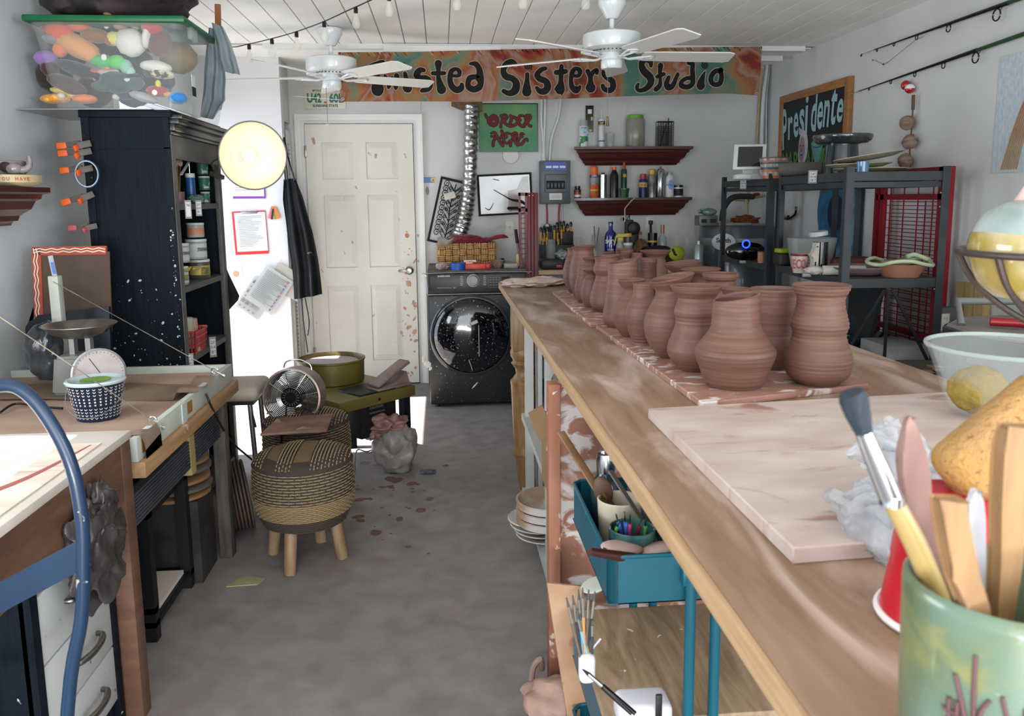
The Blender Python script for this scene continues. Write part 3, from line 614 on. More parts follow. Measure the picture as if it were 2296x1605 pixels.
# brushes in a white cup on the trolley side
q = aY(1316, 1480, 1.5); wx, wz = q.x, aY(1316, 1528, 1.5).z
t = thing('brush_holder', 'white plastic cup hooked on the left side of the trolley, full of worn brushes', 'holder', (wx, 1.5, wz))
b = MB(); b.box((wx, 1.5, wz+.032), (.034, .03, .064), bev=.012, seg=3); b.build('cup', mat('white_gloss', 'D4D3DA', r=.3), t)
b = MB(); b.tube([(wx+.012, 1.515, wz+.06), (.31, 1.53, wz+.075)], .002, 6); b.build('hook', mat('white_gloss'), t)
brm = mat('worn_brush', '5C5552', '8E8078', r=.7, sc=60, lo=.4, hi=.6)
for k, (x, y) in enumerate(((1270, 1340), (1284, 1335), (1297, 1322), (1306, 1318), (1320, 1322), (1334, 1326), (1292, 1372), (1300, 1375), (1312, 1400), (1328, 1390))):
    P0 = aY(x, y, 1.5+.004*(k % 3)); P1 = Vector((wx+(k-5)*.0025, 1.497+.003*(k % 3), wz+.05)); d = (P1-P0)
    tt = thing('paint_brush', ('farthest left', 'second', 'third, pointed pale', 'fourth, grey-tipped', 'fifth, tallest', 'rightmost tall', 'short grey', 'short yellow-tipped', 'short cream-ended', 'short tan-handled')[k]+' clay-crusted brush in the white cup on the trolley', 'brush', P1, group='brushes in the white cup')
    MB().tube([P0, P0+d*.14], [.0015, .003], 8).build('bristles', mat('dark_bristle', '4F5458', r=.8), tt)
    MB().tube([P0+d*.14, P0+d*.4], .0032, 8).build('ferrule', mat('dull_tin', '8A8680', r=.5, m=.6), tt)
    MB().tube([P0+d*.4, P1], [.0034, .0022], 8).build('handle', mat('brush_%d' % (k % 4), ('6A5A50', '2F3A44', '74B0C4', 'B98A54')[k % 4], r=.6), tt)
for k in range(2):
    P0 = aY(1310+6*k, 1488-8*k+14, 1.25) if k == 0 else aY(1306, 1500, 1.25); P1 = aY(1425+k*8-8, 1600, 1.2); d = P1-P0
    tt = thing('paint_brush', ('upper', 'lower')[k]+' of the two slanting glossy black-handled brushes at the bottom of the photo', 'brush', P1, group='black brushes')
    MB().tube([P0, P0+d*.12], [.001, .0038], 8).build('bristles', mat('soft_black', '1C1C1E', r=.8), tt)
    MB().tube([P0+d*.12, P0+d*.38], .0036, 10).build('ferrule', mat('chrome'), tt); MB().tube([P0+d*.38, P1], [.0045, .004], 10).build('handle', mat('gloss_black', '101012', r=.2), tt)
q = aY(1450, 1600, 1.32)
t = thing('plastic_tray', 'white plastic tray with a black clip at the bottom edge, in front of the trolley', 'tray', (q.x, 1.32, q.z-.04))
MB().box((q.x, 1.35, q.z-.01), (.1, .07, .05), bev=.014, seg=3).build('tray', mat('white_gloss'), t)
q2 = aY(1478, 1575, 1.31); MB().box((q2.x, 1.312, q2.z-.01), (.012, .006, .05), bev=.002).build('clip', mat('black_rubber'), t)
MB().tube([(q.x+.02, 1.37, q.z), (q.x+.03, cy0-.006, .38)], .002, 6).build('hanger', mat('white_gloss'), t)
b = MB(); M = basis((.97, .1, -.2), (-.13, .1, .98), (.12, -.99, .08), aY(1270, 1600, 1.92)); b.box((.05, .16, 0), (.1, .4, .012), M=M, bev=.003); b.build('wood_board', mat('plaster_wood2', 'A37E60', 'B9977A', r=.7, sc=7, sp=.6, spc='A06F60', spsc=14), None, 'split plaster-edged wooden board leaning beside the trolley', 'board')
b = MB(); q = aY(1336, 1318, 1.94); b.lathe([(.001, 0), (.03, .002), (.04, .012), (.036, .014), (.001, .008)], n=28, M=basis((.9, 0, .3), (0, 1, 0), (-.3, -.2, .9), q)); b.build('paint_saucer', mat('mint_white', 'C8CFC0', r=.5), None, 'small whitish round saucer behind the trolley tray', 'saucer')
b = MB(); q = aZ(1236, 1440, .09); b.cyl((q.x+.0, 2.3, .06), (q.x+.05, 2.3, .06), .06, n=28); b.build('caster_wheel', mat('black_rubber'), None, 'black rubber caster wheel peeking out beside the plaster panel', 'wheel')
q = aZ(1245, 1575, 0)
crumple('canvas_bag', (q.x-.0, q.y-.10, .06), (.11, .1, .07), mat('pink_canvas', 'A98B80', '97776B', r=.9, sc=10, bump=.5, bsc=90), 'clay-stained canvas tool bag slumped on the floor at the foot of the panel', 'bag', 8, .2, 2, flat=.001)
b = MB(); qs = [aZ(1190, 1560, .05), aZ(1195, 1500, .09), aZ(1212, 1478, .12), aZ(1215, 1500, .08)]; b.tube(qs, .009, 8, sm=5); b.build('bag_strap', mat('pink_canvas'), None, 'canvas strap loop standing up from the bag on the floor', 'strap')
# ================================================ left side of the room
def sc_at(p): return FPX/((Vector(p)-CO).dot(_f))
def clothsheet(b, left, right, Y, amp=.012, fr=5, nu=14, nv=22, th=.003, seed=0, X=None):
    # hanging cloth between two outlines given as pixel polylines; folds displace it in depth
    def at(P, v):
        k = v*(len(P)-1); i = min(len(P)-2, int(k)); f = k-i
        return P[i][0]*(1-f)+P[i+1][0]*f, P[i][1]*(1-f)+P[i+1][1]*f
    def fn(u, v):
        l = at(left, v); r = at(right, v); x = l[0]*(1-u)+r[0]*u; y = l[1]*(1-u)+r[1]*u
        p = aY(x, y, Y); p.y += amp*math.sin(u*fr*2*PI+v*1.5+seed)*(.4+v)+amp*mn.noise(Vector((u*3, v*4, seed)))
        return p
    b.sheet(fn, nu, nv, th)
blk = mat('black_ash', '0F141B', '151C24', r=.6, sc=10, st=(9, 9, .6), sp=.765, spc='B9C0C2', spsc=24, bump=.1)
blks = mat('black_ash_spattered', '0F141B', '151C24', r=.55, sc=10, st=(9, 9, .6), sp=.70, spc='B9C0C2', spsc=34, bump=.1)
for k_ in ('black_ash', 'black_ash_spattered'): MC[k_].node_tree.nodes['Principled BSDF'].inputs['Specular IOR Level'].default_value = .12
gry = mat('dusty_black', '5A5A57', '4A4A48', r=.6, sc=8)
cY0, cY1, cXf = 3.6, 4.36, -1.14
cXb = aY(183, 260, cY0).x; cZ = 1.845
t = thing('storage_cabinet', 'tall black wood-grain open cabinet with crown moulding, clay-splashed at its foot', 'cabinet', ((cXb+cXf)/2, (cY0+cY1)/2, 0))
MB().b2(cXb, cXf, cY0, cY0+.018, .0, cZ-.03).build('side_panel', blk, t)
b = MB(); b.b2(cXb-.004, cXb+.028, cY0-.006, cY0, 0, cZ-.03); b.b2(cXf-.028, cXf, cY0-.006, cY0, 0, cZ-.03); b.b2(cXb, cXf, cY0-.006, cY0, cZ-.16, cZ-.155)
b.build('side_trim', blks, t)
random.seed(2); b = MB()
for k in range(110):
    u = random.random(); zz = .72+.42*random.random()**2.2; x_ = cXb+.02+(cXf-cXb-.03)*u
    if k > 70: x_ = cXf-.012-.014*random.random(); zz = .75+.62*random.random()
    s_ = .0008+.004*random.random()**3; b.ell((x_, cY0-.0005-.006*(k > 70), zz), (s_*(1+random.random()), .0006, s_*(1+1.5*random.random())), rot=(0, random.uniform(-1, 1), 0), sub=1)
b.build('clay_splashes', mat('clay_splash_pale', 'B4BAB8', r=.8), t)
MB().b2(cXb, cXf, cY1-.018, cY1, 0, cZ-.03).build('side_panel', blk, t)
MB().b2(cXb, cXb+.01, cY0, cY1, 0, cZ-.03).build('back_panel', mat('dark_inside', '07080A', r=.8), t)
MB().b2(cXb-.01, cXf+.012, cY0-.012, cY1+.012, cZ-.03, cZ, bev=.003).build('top', blk, t)
b = MB()
for k, (z0, z1, d) in enumerate(((cZ-.035, cZ-.018, .055), (cZ-.055, cZ-.035, .04), (cZ-.085, cZ-.055, .022), (cZ-.10, cZ-.085, .012))): b.b2(cXf-.01, cXf+d, cY0+.002-.0, cY1+d*.3, z0, z1, bev=.003)
b.build('crown_moulding', mat('black_gloss', '1A1D1F', r=.25), t)
b = MB(); b.b2(cXf-.02, cXf+.004, cY0, cY0+.05, 0, cZ-.1, bev=.003); b.b2(cXf-.02, cXf+.004, cY1-.05, cY1, 0, cZ-.1, bev=.003); b.b2(cXf-.02, cXf+.003, cY0+.05, cY1-.05, cZ-.2, cZ-.1, bev=.003); b.build('face_frame', gry, t)
sz = [aX(430, 457, cXf).z, aX(440, 636, cXf).z, aX(470, 777, cXf).z, .1]
for z in sz: MB().b2(cXb+.01, cXf-.004, cY0+.018, cY1-.018, z-.026, z).build('shelf', gry, t)
def C(name, px, yt, yb, w, z, X, body, label, cat, lid=None, taper=1, band=None, group=None, base=None):
    # a can / jar / bottle standing at shelf height z; size from its outline on plane X
    p = aX(px, yb, X); s = sc_at(p); r = w/2/s; h = (yb-yt)/s
    o = (p.x, p.y, z); T = thing(name, label, cat, o, group=group)
    hb = h*(.86 if lid else 1)
    MB().lathe([(r*.95, 0), (r, .004), (r*taper, hb-.003), (r*taper*.97, hb), (.001, hb)], o, 28).build('body', body, T)
    if band: MB().lathe([(r*1.012, hb*band[1]), (r*(1+(taper-1)*.6)*1.012, hb*band[2])], o, 28, cap0=False, cap1=False).build('label', band[0], T)
    if lid: MB().lathe([(r*.98*taper, hb), (r*1.03*taper, hb+.002), (r*1.03*taper, h-.002), (r*taper, h), (.001, h)], o, 28).build('lid', lid, T)
    return T, o, r, h
wl = mat('jar_lid_white', 'C9CBC8', r=.4); gj = mat('jar_grey', '8F9490', 'A3A7A2', r=.3, sc=9); paper = mat('paper_white', 'DADCD8', r=.7)
txt = mat('print_black', '17181A', r=.6); txtg = mat('print_grey', '6D747C', r=.7)
grn = mat('green_label', '2E7058', 'BFD0C4', r=.5, sc=30, lo=.55, hi=.6)
X1 = -1.19
zz = sz[0]; hh = .056
C('glaze_jar', 461, 431, 457, 20, sz[0], X1, mat('green_jar', '46695C', r=.3), 'bottom green-labelled little glaze jar, right side of the cabinet top shelf', 'jar', wl, 1, (grn, .15, .85), 'little green glaze jars')
C('glaze_jar', 459, 400, 431, 24, sz[0]+.067, X1, mat('green_jar'), 'third green-labelled little glaze jar from the top of its stack', 'jar', wl, 1, (grn, .15, .85), 'little green glaze jars')
C('glaze_jar', 455, 370, 400, 24, sz[0]+.144, X1, mat('green_jar'), 'green-labelled little glaze jar second from the top of the stack', 'jar', wl, 1, (grn, .15, .85), 'little green glaze jars')
C('glaze_jar', 449, 341, 370, 25, sz[0]+.22, X1, mat('green_jar'), 'topmost green-labelled little glaze jar in the black cabinet', 'jar', wl, 1, (grn, .15, .85), 'little green glaze jars')
T, o, r, h = C('needle_bottle', 430, 390, 457, 20, sz[0], X1, mat('blue_bottle', '1D4E86', r=.3), 'blue needle-tip applicator bottle on the cabinet top shelf', 'bottle', wl)
MB().cyl(Vector(o)+Vector((0, 0, h)), Vector(o)+Vector((0, 0, h+.055)), .0015, n=6).build('needle', mat('chrome'), T)
T, o, r, h = C('brush_jar', 402, 430, 457, 26, sz[0], X1-.03, mat('jar_pinkish', '7A5A58', r=.4), 'small jar of fluffy glaze brushes at the left of the cabinet top shelf', 'jar')
for k, (x, y) in enumerate(((392, 362), (398, 356), (404, 360), (386, 372))):
    P0 = aX(x, y, X1-.03); P1 = Vector(o)+Vector((.004*(k-1.5), .006*(k-1.5), h*.5)); d = P1-P0; tt = thing('glaze_brush', ('fan-shaped', 'pale round', 'cream', 'leftmost')[k]+' brush head up in the small jar in the black cabinet', 'brush', P1, group='glaze brushes')
    MB().ell(P0+d*.06, (.012, .012, .02), sub=2).build('bristles', mat('pale_bristle', 'C4A894', r=.9), tt); MB().tube([P0+d*.15, P1], .003, 6).build('handle', woodtool, tt)
b = MB(); q = aX(416, 378, X1); b.bar(aX(406, 392, X1), aX(424, 362, X1), .012, .003); b.build('plastic_scraper', mat('white_gloss'), None, 'white plastic scraper beside the brushes in the cabinet', 'tool')
q = aX(440, 447, -1.16); crumple('plastic_bag', (q.x, q.y, sz[0]+.022), (.03, .08, .024), mat('green_bag', '3E6355', '6E8A80', r=.2, al=.75, sc=8), 'green-tinted plastic bag on the top cabinet shelf in front of the little jars', 'bag', 6, .15, 2.4, flat=sz[0]+.001)
C('glaze_jar', 438, 485, 517, 37, sz[1]+.205, -1.2, gj, 'grey glaze jar with orange label on top of the cabinet jar stack', 'jar', wl, 1, (mat('orange_label', 'B8714E', 'C58B68', r=.6, sc=20), .2, .75))
for px, yt, yb, w, X, z, lab, kind, words in ((440, 519, 563, 45, -1.2, sz[1]+.1, 'big white-labelled stoneware glaze jar, middle of the stack', 'print', 'STONEWARE'), (405, 521, 564, 36, -1.2, sz[1]+.1, 'white-labelled stoneware glaze jar left of the big one', 'print', 'STONEWARE'), (404, 564, 605, 34, -1.2, sz[1], 'white jar with yellow-green picture label on the cabinet middle shelf', 'pic', ''), (447, 564, 607, 45, -1.2, sz[1], 'dark grey jar with broad yellow label on the cabinet middle shelf', 'yel', '')):
    if kind == 'yel': bd = (mat('yellow_label', 'B49C42', 'C2AC5A', r=.6, sc=12), .25, .8); body = mat('jar_dark', '4C4648', r=.3)
    else: bd = (mat('white_label', 'C4C8C6', 'B4BAB8', r=.6, sc=10), .12, .9); body = gj
    T, o, r, h = C('glaze_jar', px, yt, yb, w, z, X, body, lab, 'jar', wl, 1, bd)
    dirv = (CO-Vector(o)); dirv.z = 0; dirv.normalize(); dirv = (dirv+Vector((.9, 0, 0))).normalized(); rt = Vector((0, 0, 1)).cross(dirv)
    M = basis(rt, (0, 0, 1), dirv, Vector(o)+dirv*r*1.03+Vector((0, 0, h*.4))-rt*r*.55)
    if words:
        b = MB(); b.text(words, M, fit=(r*1.1, h*.18), ext=.0008, off=.02); b.build('lettering', txt, T, sm=0)
    else:
        b = MB(); M2 = basis(rt, (0, 0, 1), dirv, Vector(o)+dirv*r*1.02+Vector((0, 0, h*.25))); b.box((0, r*.35, 0), (r*.9, r*.75, .001), M=M2); b.build('label_picture', mat('pic_olive', '8A8A4A' if kind == 'pic' else 'C9C4A0', '4C5030' if kind == 'pic' else 'A89A60', r=.6, sc=40), T)
def tag_price(x0, y0, x1, y1, Y, label, big=None, X=None, skew=0):
    # little price card hanging from a shelf edge
    a = aX((x0+x1)/2, (y0+y1)/2, X) if X is not None else aY((x0+x1)/2, (y0+y1)/2, Y)
    s = sc_at(a); w_, h_ = (x1-x0)/s, (y1-y0)/s
    dirx = Vector((.85, .5, 0)).normalized() if X is not None else Vector((1, 0, 0)); up = Vector((skew, 0, 1)).normalized(); nn = dirx.cross(up)
    M = basis(dirx, up, nn, a); t = thing('price_card', label, 'card', a-up*h_/2)
    MB().box((0, 0, -.001), (w_, h_, .0015), M=M).build('card', mat('card_taupe', '8E8880', 'A39D95', r=.7, sc=8), t)
    MB().box((0, 0, .0005), (w_*.74, h_*.78, .0012), M=M).build('paper', mat('card_white', 'D2D6DA', r=.6), t)
    b = MB()
    for k, wd in enumerate(('CLAY', '10-14', 'OK 7') if big is None else big):
        b.text(wd, M @ Matrix.Translation((-w_*.3, h_*(.16-.24*k), .0014)), fit=(w_*.6, h_*.16), ext=.0003, off=.015)
    b.build('lettering', txt, t, sm=0); return t
tag_price(415, 449, 429, 490, 0, 'left of the two paper tags clipped on the cabinet top shelf edge', X=cXf+.008, big=('TAG', '', ''))
tag_price(439, 449, 452, 484, 0, 'right of the two paper tags clipped on the cabinet top shelf edge', X=cXf+.008)
tag_price(470, 755, 485, 801, 0, 'paper tag hanging on the right part of the lowest visible cabinet shelf', X=cXf+.008)
tag_price(418, 792, 434, 822, 0, 'paper tag at the left of the lowest visible cabinet shelf, behind the tray rail', X=cXf+.008)
for k in range(2):
    q = aX(420+22*k, 607-3*k, -1.165); b = MB(); b.tube([q+Vector((0, -.05, .008)), q+Vector((0, 0, .004)), q+Vector((0, .05, .012))], [.005, .009, .004], 8, sm=4); b.build('loop_tool', mat('yellow_tool', 'A89C50', r=.5), None, ('left', 'right')[k]+' yellow-handled tool lying before the jars on the middle shelf', 'tool')
# red basket on the lowest visible shelf
q = aX(440, 770, -1.17); bx0, by0_, bz0 = q.x, q.y, sz[2]
rb = mat('red_basket', 'A31E24', 'B83A3C', r=.4, sp=.63, spc='B79A96', spsc=30, spst=(1, 1, 1))
t = thing('plastic_basket', 'red perforated plastic basket of bottles on the cabinet lowest visible shelf', 'basket', (-1.2, by0_, bz0))
b = MB(); hx, hy, hz = .055, .095, .105
for k in range(4):
    sx, sy = ((1, 0), (-1, 0), (0, 1), (0, -1))[k]
    n = 7
    for i in range(n+1):
        u = -1+2*i/n
        if sx: p0 = Vector((-1.2+sx*hx*.86, by0_+u*hy*.86, bz0)); p1 = Vector((-1.2+sx*hx, by0_+u*hy, bz0+hz))
        else: p0 = Vector((-1.2+u*hx*.86, by0_+sy*hy*.86, bz0)); p1 = Vector((-1.2+u*hx, by0_+sy*hy, bz0+hz))
        b.bar(p0, p1, .011, .004)
    for zf in (.03, .4, .72, .97):
        f = .86+.14*zf
        if sx: b.bar((-1.2+sx*hx*f, by0_-hy*f, bz0+hz*zf), (-1.2+sx*hx*f, by0_+hy*f, bz0+hz*zf), .011, .005)
        else: b.bar((-1.2-hx*f, by0_+sy*hy*f, bz0+hz*zf), (-1.2+hx*f, by0_+sy*hy*f, bz0+hz*zf), .011, .005)
b.b2(-1.2-hx*.86, -1.2+hx*.86, by0_-hy*.86, by0_+hy*.86, bz0, bz0+.004)
b.build('body', rb, t)
for s in (-1, 1): MB().bar((-1.2-hx, by0_+s*hy*1.04, bz0+hz), (-1.2+hx, by0_+s*hy*1.04, bz0+hz), .02, .008, bev=.003).build('rim_handle', rb, t)
cyli('plastic_cup', -1.195, by0_-.03, bz0+.02, .03, .145, mat('frosted_green', 'A3AB96', 'B5B39A', r=.35, sc=3), 'frosted cup upside down with a yellow-green base in the red basket', 'cup', .026)
cyli('bottle', -1.19, by0_+.05, bz0+.03, .022, .12, mat('peach_bottle', 'B98A7C', r=.4), 'peach bottle with white cap tipped in the red basket', 'bottle', .016)
cyli('jar', -1.24, by0_-.06, bz0+.005, .028, .17, mat('jar_mauve', '5C4A52', r=.35), 'dark mauve jar with white top behind the red basket', 'jar')
MB().sheet(lambda u, v: Vector((-1.28+.01*math.sin(v*6), by0_-.08+.2*u, bz0+.05+.2*v)), 6, 6, .001).build('zip_bag', mat('inked_bag', '9DA2AB', '40444C', r=.3, sc=14, lo=.56, hi=.6), None, 'clear zip bag with dark drawn lines standing behind the red basket', 'bag')
# dark coat hanging beyond the cabinet
b = MB(); clothsheet(b, [(484, 556), (486, 610), (488, 660), (490, 706)], [(492, 556), (510, 608), (538, 668), (503, 706)], 4.385, .006, 2, 8, 14); b.build('coat', mat('dark_coat', '35332F', '2A2926', r=.9, sc=9), None, 'dark brown-grey coat hem hanging beyond the black cabinet', 'coat')
# spring clamps
def clamp(px, py, w, label, grip, ang=0, group='spring clamps on the cabinet edge'):
    p = aY(px, py, cY0-.03); s = sc_at(p); L = w/s; T = thing('spring_clamp', label, 'clamp', p, group=group)
    R = lambda x, y, z: p+Matrix.Rotation(ang, 3, 'Y') @ Vector((x*L, y*L, z*L))
    st = mat('clamp_steel', '57534F', r=.6, m=.3)
    MB().bar(R(0, 0, 0), R(.30, 0, .03), L*.11, L*.2, bev=L*.04).build('grip', grip, T)
    MB().bar(R(.28, 0, .03), R(.68, .02, .09), L*.08, L*.17, bev=L*.01).build('jaw_arm', st, T)
    MB().bar(R(.62, -.28, -.1), R(.66, -.1, -.02), L*.11, L*.2, bev=L*.05).build('grip', grip, T)
    MB().bar(R(.64, -.12, -.0), R(.99, .02, .09), L*.1, L*.2, bev=L*.02).build('jaw', st, T)
    MB().cyl(R(.55, -.08, .02), R(.55, .08, .06), L*.04, n=12).build('spring', st, T)
og = mat('orange_grip', 'CF5A22', r=.5)
for px, py, w, l, g, a in ((127, 328, 75, 'topmost orange-gripped spring clamp on the cabinet edge', og, 0), (130, 345, 73, 'second orange clamp from the top, touching the topmost', og, 0), (134, 383, 72, 'third orange clamp, the one with the masking tape roll hung on it', og, 0), (138, 456, 74, 'fourth clamp down, orange, tilted upward', og, -.2), (153, 512, 63, 'pinkish-red gripped spring clamp among the orange ones', mat('pink_grip', 'A8505A', r=.5), 0), (147, 586, 72, 'lowest orange spring clamp, tilted upward', og, -.3)):
    clamp(px, py, w, l, g, a)
q = aY(195, 390, cY0-.05); M = basis(Vector((.9, -.25, 0)).normalized(), (0, 0, 1), Vector((.25, -.9, 0)).normalized(), q)
t = thing('tape_roll', 'blue and white masking tape roll hanging on a clamp at the cabinet edge', 'tape', q)
MB().lathe([(.052, -.012), (.058, -.012), (.058, .012), (.052, .012), (.052, -.012)], M=M, n=36, cap0=False, cap1=False).build('tape', mat('blue_tape', '3A5F96', r=.5), t)
MB().lathe([(.0515, -.012), (.0505, -.012), (.0505, .0125), (.055, .0125)], M=M, n=36, cap0=False, cap1=False).build('core', mat('card_core', 'B9BBBA', r=.7), t)
# moulded wall shelves (same crown profile on two walls)
shm = mat('mahogany', '3E1A16', '52241C', r=.35, sc=8, st=(.6, 5, 5), coat=.2)
CP = [(0, .085), (.0, 0), (.03, 0), (.033, .008), (.036, .012), (.045, .014), (.05, .03), (.075, .05), (.085, .075), (.097, .082), (.1, .095), (.112, .098), (.118, .102), (.118, .118), (0, .118)]
def crown_shelf(origin, length, along, out, ds, label, sag=0):
    a = Vector(along); n = Vector(out); M = basis(n, (0, 0, 1), a, origin)
    b = MB(); poly = [(x*ds, y*ds) for x, y in CP]
    A = [b.bm.verts.new(M @ Vector((x, y, .118*ds-x))) for x, y in poly]; B = [b.bm.verts.new(M @ Vector((x, y, length-.118*ds+x))) for x, y in poly]
    b.bm.faces.new(A); b.bm.faces.new(B[::-1])
    for i in range(len(poly)): b.bm.faces.new((A[i], B[i], B[(i+1) % len(poly)], A[(i+1) % len(poly)]))
    for v in b.bm.verts: v.co.z += sag*((v.co-Vector(origin)).dot(a))
    return b.build('wall_shelf', shm, None, label, 'shelf', sm=25)
zs = aX(100, 420, XL+.15).z
crown_shelf((XL, 3.5, zs-.15), 1.2, (0, -1, 0), (1, 0, 0), 1.27, 'dark mahogany crown-moulded shelf on the left wall')
q = aX(22, 400, -1.66)
t = thing('ceramic_dish', 'cream round dish lettered in orange on the left wall shelf', 'dish', (-1.665, q.y, zs))
MB().lathe([(.07, 0), (.10, .008), (.112, .016), (.113, .044), (.108, .045), (.10, .02), (.001, .016)], (-1.665, q.y, zs), 40).build('body', mat('cream_dish', 'C9BC94', 'B5A880', r=.45, sc=12), t)
b = MB()
def wrap(s_, ang0, rr, c, z, h, mtx):
    da = .0
    for ch in s_:
        a = ang0+da; da += .125
        if ch == ' ': continue
        d = Vector((math.cos(a), math.sin(a), 0)); rt = Vector((-math.sin(a), math.cos(a), 0)); b.text(ch, basis(rt, (0, 0, 1), d, Vector(c)+d*rr+Vector((0, 0, z))-rt*.005), fit=(.010, h), ext=.0005, off=.02)
wrap('YOU HAVE', -1.55+.18, .1135, (-1.665, q.y, zs), .022, .013, None); b.build('lettering', mat('orange_print', 'A8452A', r=.6), t, sm=0)
ex, ey, ez = -1.665, q.y, zs+.045
t = thing('elephant_planter', 'small glazed brown ceramic elephant planter with raised trunk, standing in the cream dish', 'planter', (ex, ey, ez))
eg = mat('elephant_glaze', '5E4440', '8A8284', r=.18, sc=16, coat=.5)
b = MB(); b.lathe([(.055, .0), (.066, .01), (.07, .03), (.066, .052), (.062, .054), (.06, .03), (.001, .02)], (ex, ey, ez), 32); b.build('pot', eg, t)
b = MB(); b.ell((ex+.05, ey-.055, ez+.022), (.03, .03, .024)); b.tube([(ex+.055, ey-.06, ez+.02), (ex+.085, ey-.04, ez+.02), (ex+.098, ey-.03, ez+.04), (ex+.097, ey-.03, ez+.07)], [.016, .013, .011, .008], 10, sm=4); b.build('head_and_trunk', eg, t)
b = MB(); b.tube([(ex-.05, ey-.04, ez+.045), (ex-.085, ey-.05, ez+.035), (ex-.088, ey-.05, ez+.004)], .007, 8, sm=4); b.build('tail', eg, t)
b = MB(); b.ell((ex+.03, ey-.075, ez+.028), (.022, .006, .02)); b.build('ear', mat('elephant_ear', '2E2426', r=.3), t)
# frame, board, post, plastic wrap behind the scale
q = aY(140, 640, 3.5)
M = basis((1, 0, 0), Vector((0, .12, .99)).normalized(), Vector((0, -.99, .12)).normalized(), aY(88, 700, 3.42))
t = thing('picture_frame', 'leaning picture frame with red and white zigzag border and brown backing, left of the cabinet', 'frame', aY(120, 700, 3.42))
b = MB(); b.box((-.0, .10, 0), (.035, .33, .014), M=M); b.box((.13, .25, 0), (.29, .035, .014), M=M); b.build('border', mat('red_border', 'A34A34', r=.6), t)
b = MB()
for lane in range(2):
    n = 12; pts = [(-.011+.011*lane+(.006 if k % 2 else 0), -.05+.31*k/n, .0022) for k in range(n+1)]; b.stroke(pts, M, z=.0085, sm=0)
    pts = [(-.01+.28*k/n, .243+.011*lane+(.006 if k % 2 else 0), .0022) for k in range(n+1)]; b.stroke(pts, M, z=.0086, sm=0)
b.build('zigzag', mat('cream_paint', 'DCD0C0', r=.6), t)
MB().box((.15, .08, -.003), (.27, .33, .006), M=M).build('backing', mat('hardboard', '4C3E34', '57483C', r=.8, sc=5), t)
M = basis((1, 0, 0), Vector((0, .1, .99)).normalized(), Vector((0, -.99, .1)).normalized(), aY(65, 800, 3.38))
b = MB(); b.prism([(.03, 0), (.33, 0), (.33, .2), (.05, .17), (.04, .155), (.015, .145), (0, .12), (0, .02)], .02, M); b.build('dark_board', mat('navy_board', '141C27', r=.4), None, 'dark navy board with moulded corner leaning below the zigzag frame', 'board')
b = MB(); b.sheet(lambda u, v: aY(74-18*math.sin(v*PI)+u*12, 690+170*v, 3.45), 2, 12, .006); b.build('garden_ornament', mat('leaf_green', '3F6B36', '8E9A84', r=.6, sc=7), None, 'thin green curved board edge leaning against the left wall', 'board')
q = aY(98, 815, 3.1); crumple('wrapped_package', (q.x, 3.12, .80+.105), (.065, .07, .115), mat('wrap_black', '2B3036', '4C525A', r=.15, sc=7, coat=.6, bump=1.2, bsc=18), 'black package wrapped in shiny clear plastic behind the kitchen scale', 'package', 2, .1, 2, flat=.801)
# slab table: desk, tray, canvas, post and cables
dsk = thing('wooden_desk', 'wooden desk with thick plank top and dark weathered legs under the white-railed tray', 'desk', (-1.3, 2.76, 0))
MB().b2(XL+.01, -.85, 2.27, 3.33, .685, .733, bev=.004).build('desktop', mat('desk_wood', '8E6E48', 'A58460', r=.6, sc=8, st=(4, .5, 6), sp=.7, spc='BCA08C', spsc=12), dsk)
lgm = mat('weathered_dark', '3A3634', '55504C', r=.75, sc=10, st=(4, 4, .7), bump=.3)
for x, y in ((-.915, 3.26), (-1.68, 3.26), (-1.68, 2.36)): MB().b2(x-.025, x+.025, y-.03, y+.03, 0, .685, bev=.003).build('leg', lgm, dsk)
rib = mat('ribbed_dark', '3C4046', '4A4F56', r=.5, sc=4)
for y0, y1, z0, z1 in ((2.30, 2.82, aX(310, 1180, -.9).z, aX(310, 1100, -.9).z), (2.88, 3.20, aX(450, 1030, -.9).z, .68)):
    b = MB(); b.b2(-.93, -.905, y0, y1, z0, z1)
    k = z0+.006
    while k < z1-.004: b.b2(-.906, -.900, y0+.004, y1-.004, k, k+.006); k += .011
    b.build('ribbed_drawer', rib, dsk)
MB().b2(-.93, -.90, 2.825, 2.875, .50, .64).build('latch_block', mat('latch_yellow', 'A0905E', r=.7), dsk)
railm = mat('rail_cream', 'A9AFA6', 'B9BEB4', r=.5, sc=4, sp=.74, spc='7A705C', spsc=20)
canv = mat('slab_canvas', 'A8917E', '93786A', r=.85, sc=3, st=(1, 2.5, 1), lo=.35, hi=.7, det=8)
st_ = thing('slab_tray', 'cream-railed slab rolling tray lined with tan canvas on the wooden desk', 'tray', (-1.3, 2.76, .733))
MB().b2(-.888, -.868, 2.27, 3.31, .733, .803, bev=.002).build('rail', railm, st_); MB().b2(XL+.03, -.888, 3.29, 3.31, .733, .803, bev=.002).build('rail', railm, st_)
MB().b2(XL+.03, -.888, 2.27, 3.29, .735, .775).build('bed', canv, st_)
for y in (2.30, 2.72): MB().b2(-.8675, -.866, y, y+.05, .75, .79).build('tape_patch', mat('brown_tape', '8E6B34', r=.5), st_)
MB().b2(-.869, -.864, 2.66, 2.70, .733, .80).build('bracket', mat('bracket_pale', 'B9C2C4', r=.5), st_)
b = MB()
def cl1(u, v):
    x = -1.6+.745*u; y = 2.80+.26*v+.1*(1-u)
    z = .779+.004*math.sin(u*7+v*5)
    if x > -.93: z = max(z, .806+.008*math.sin(v*9))
    return Vector((x, y, z))
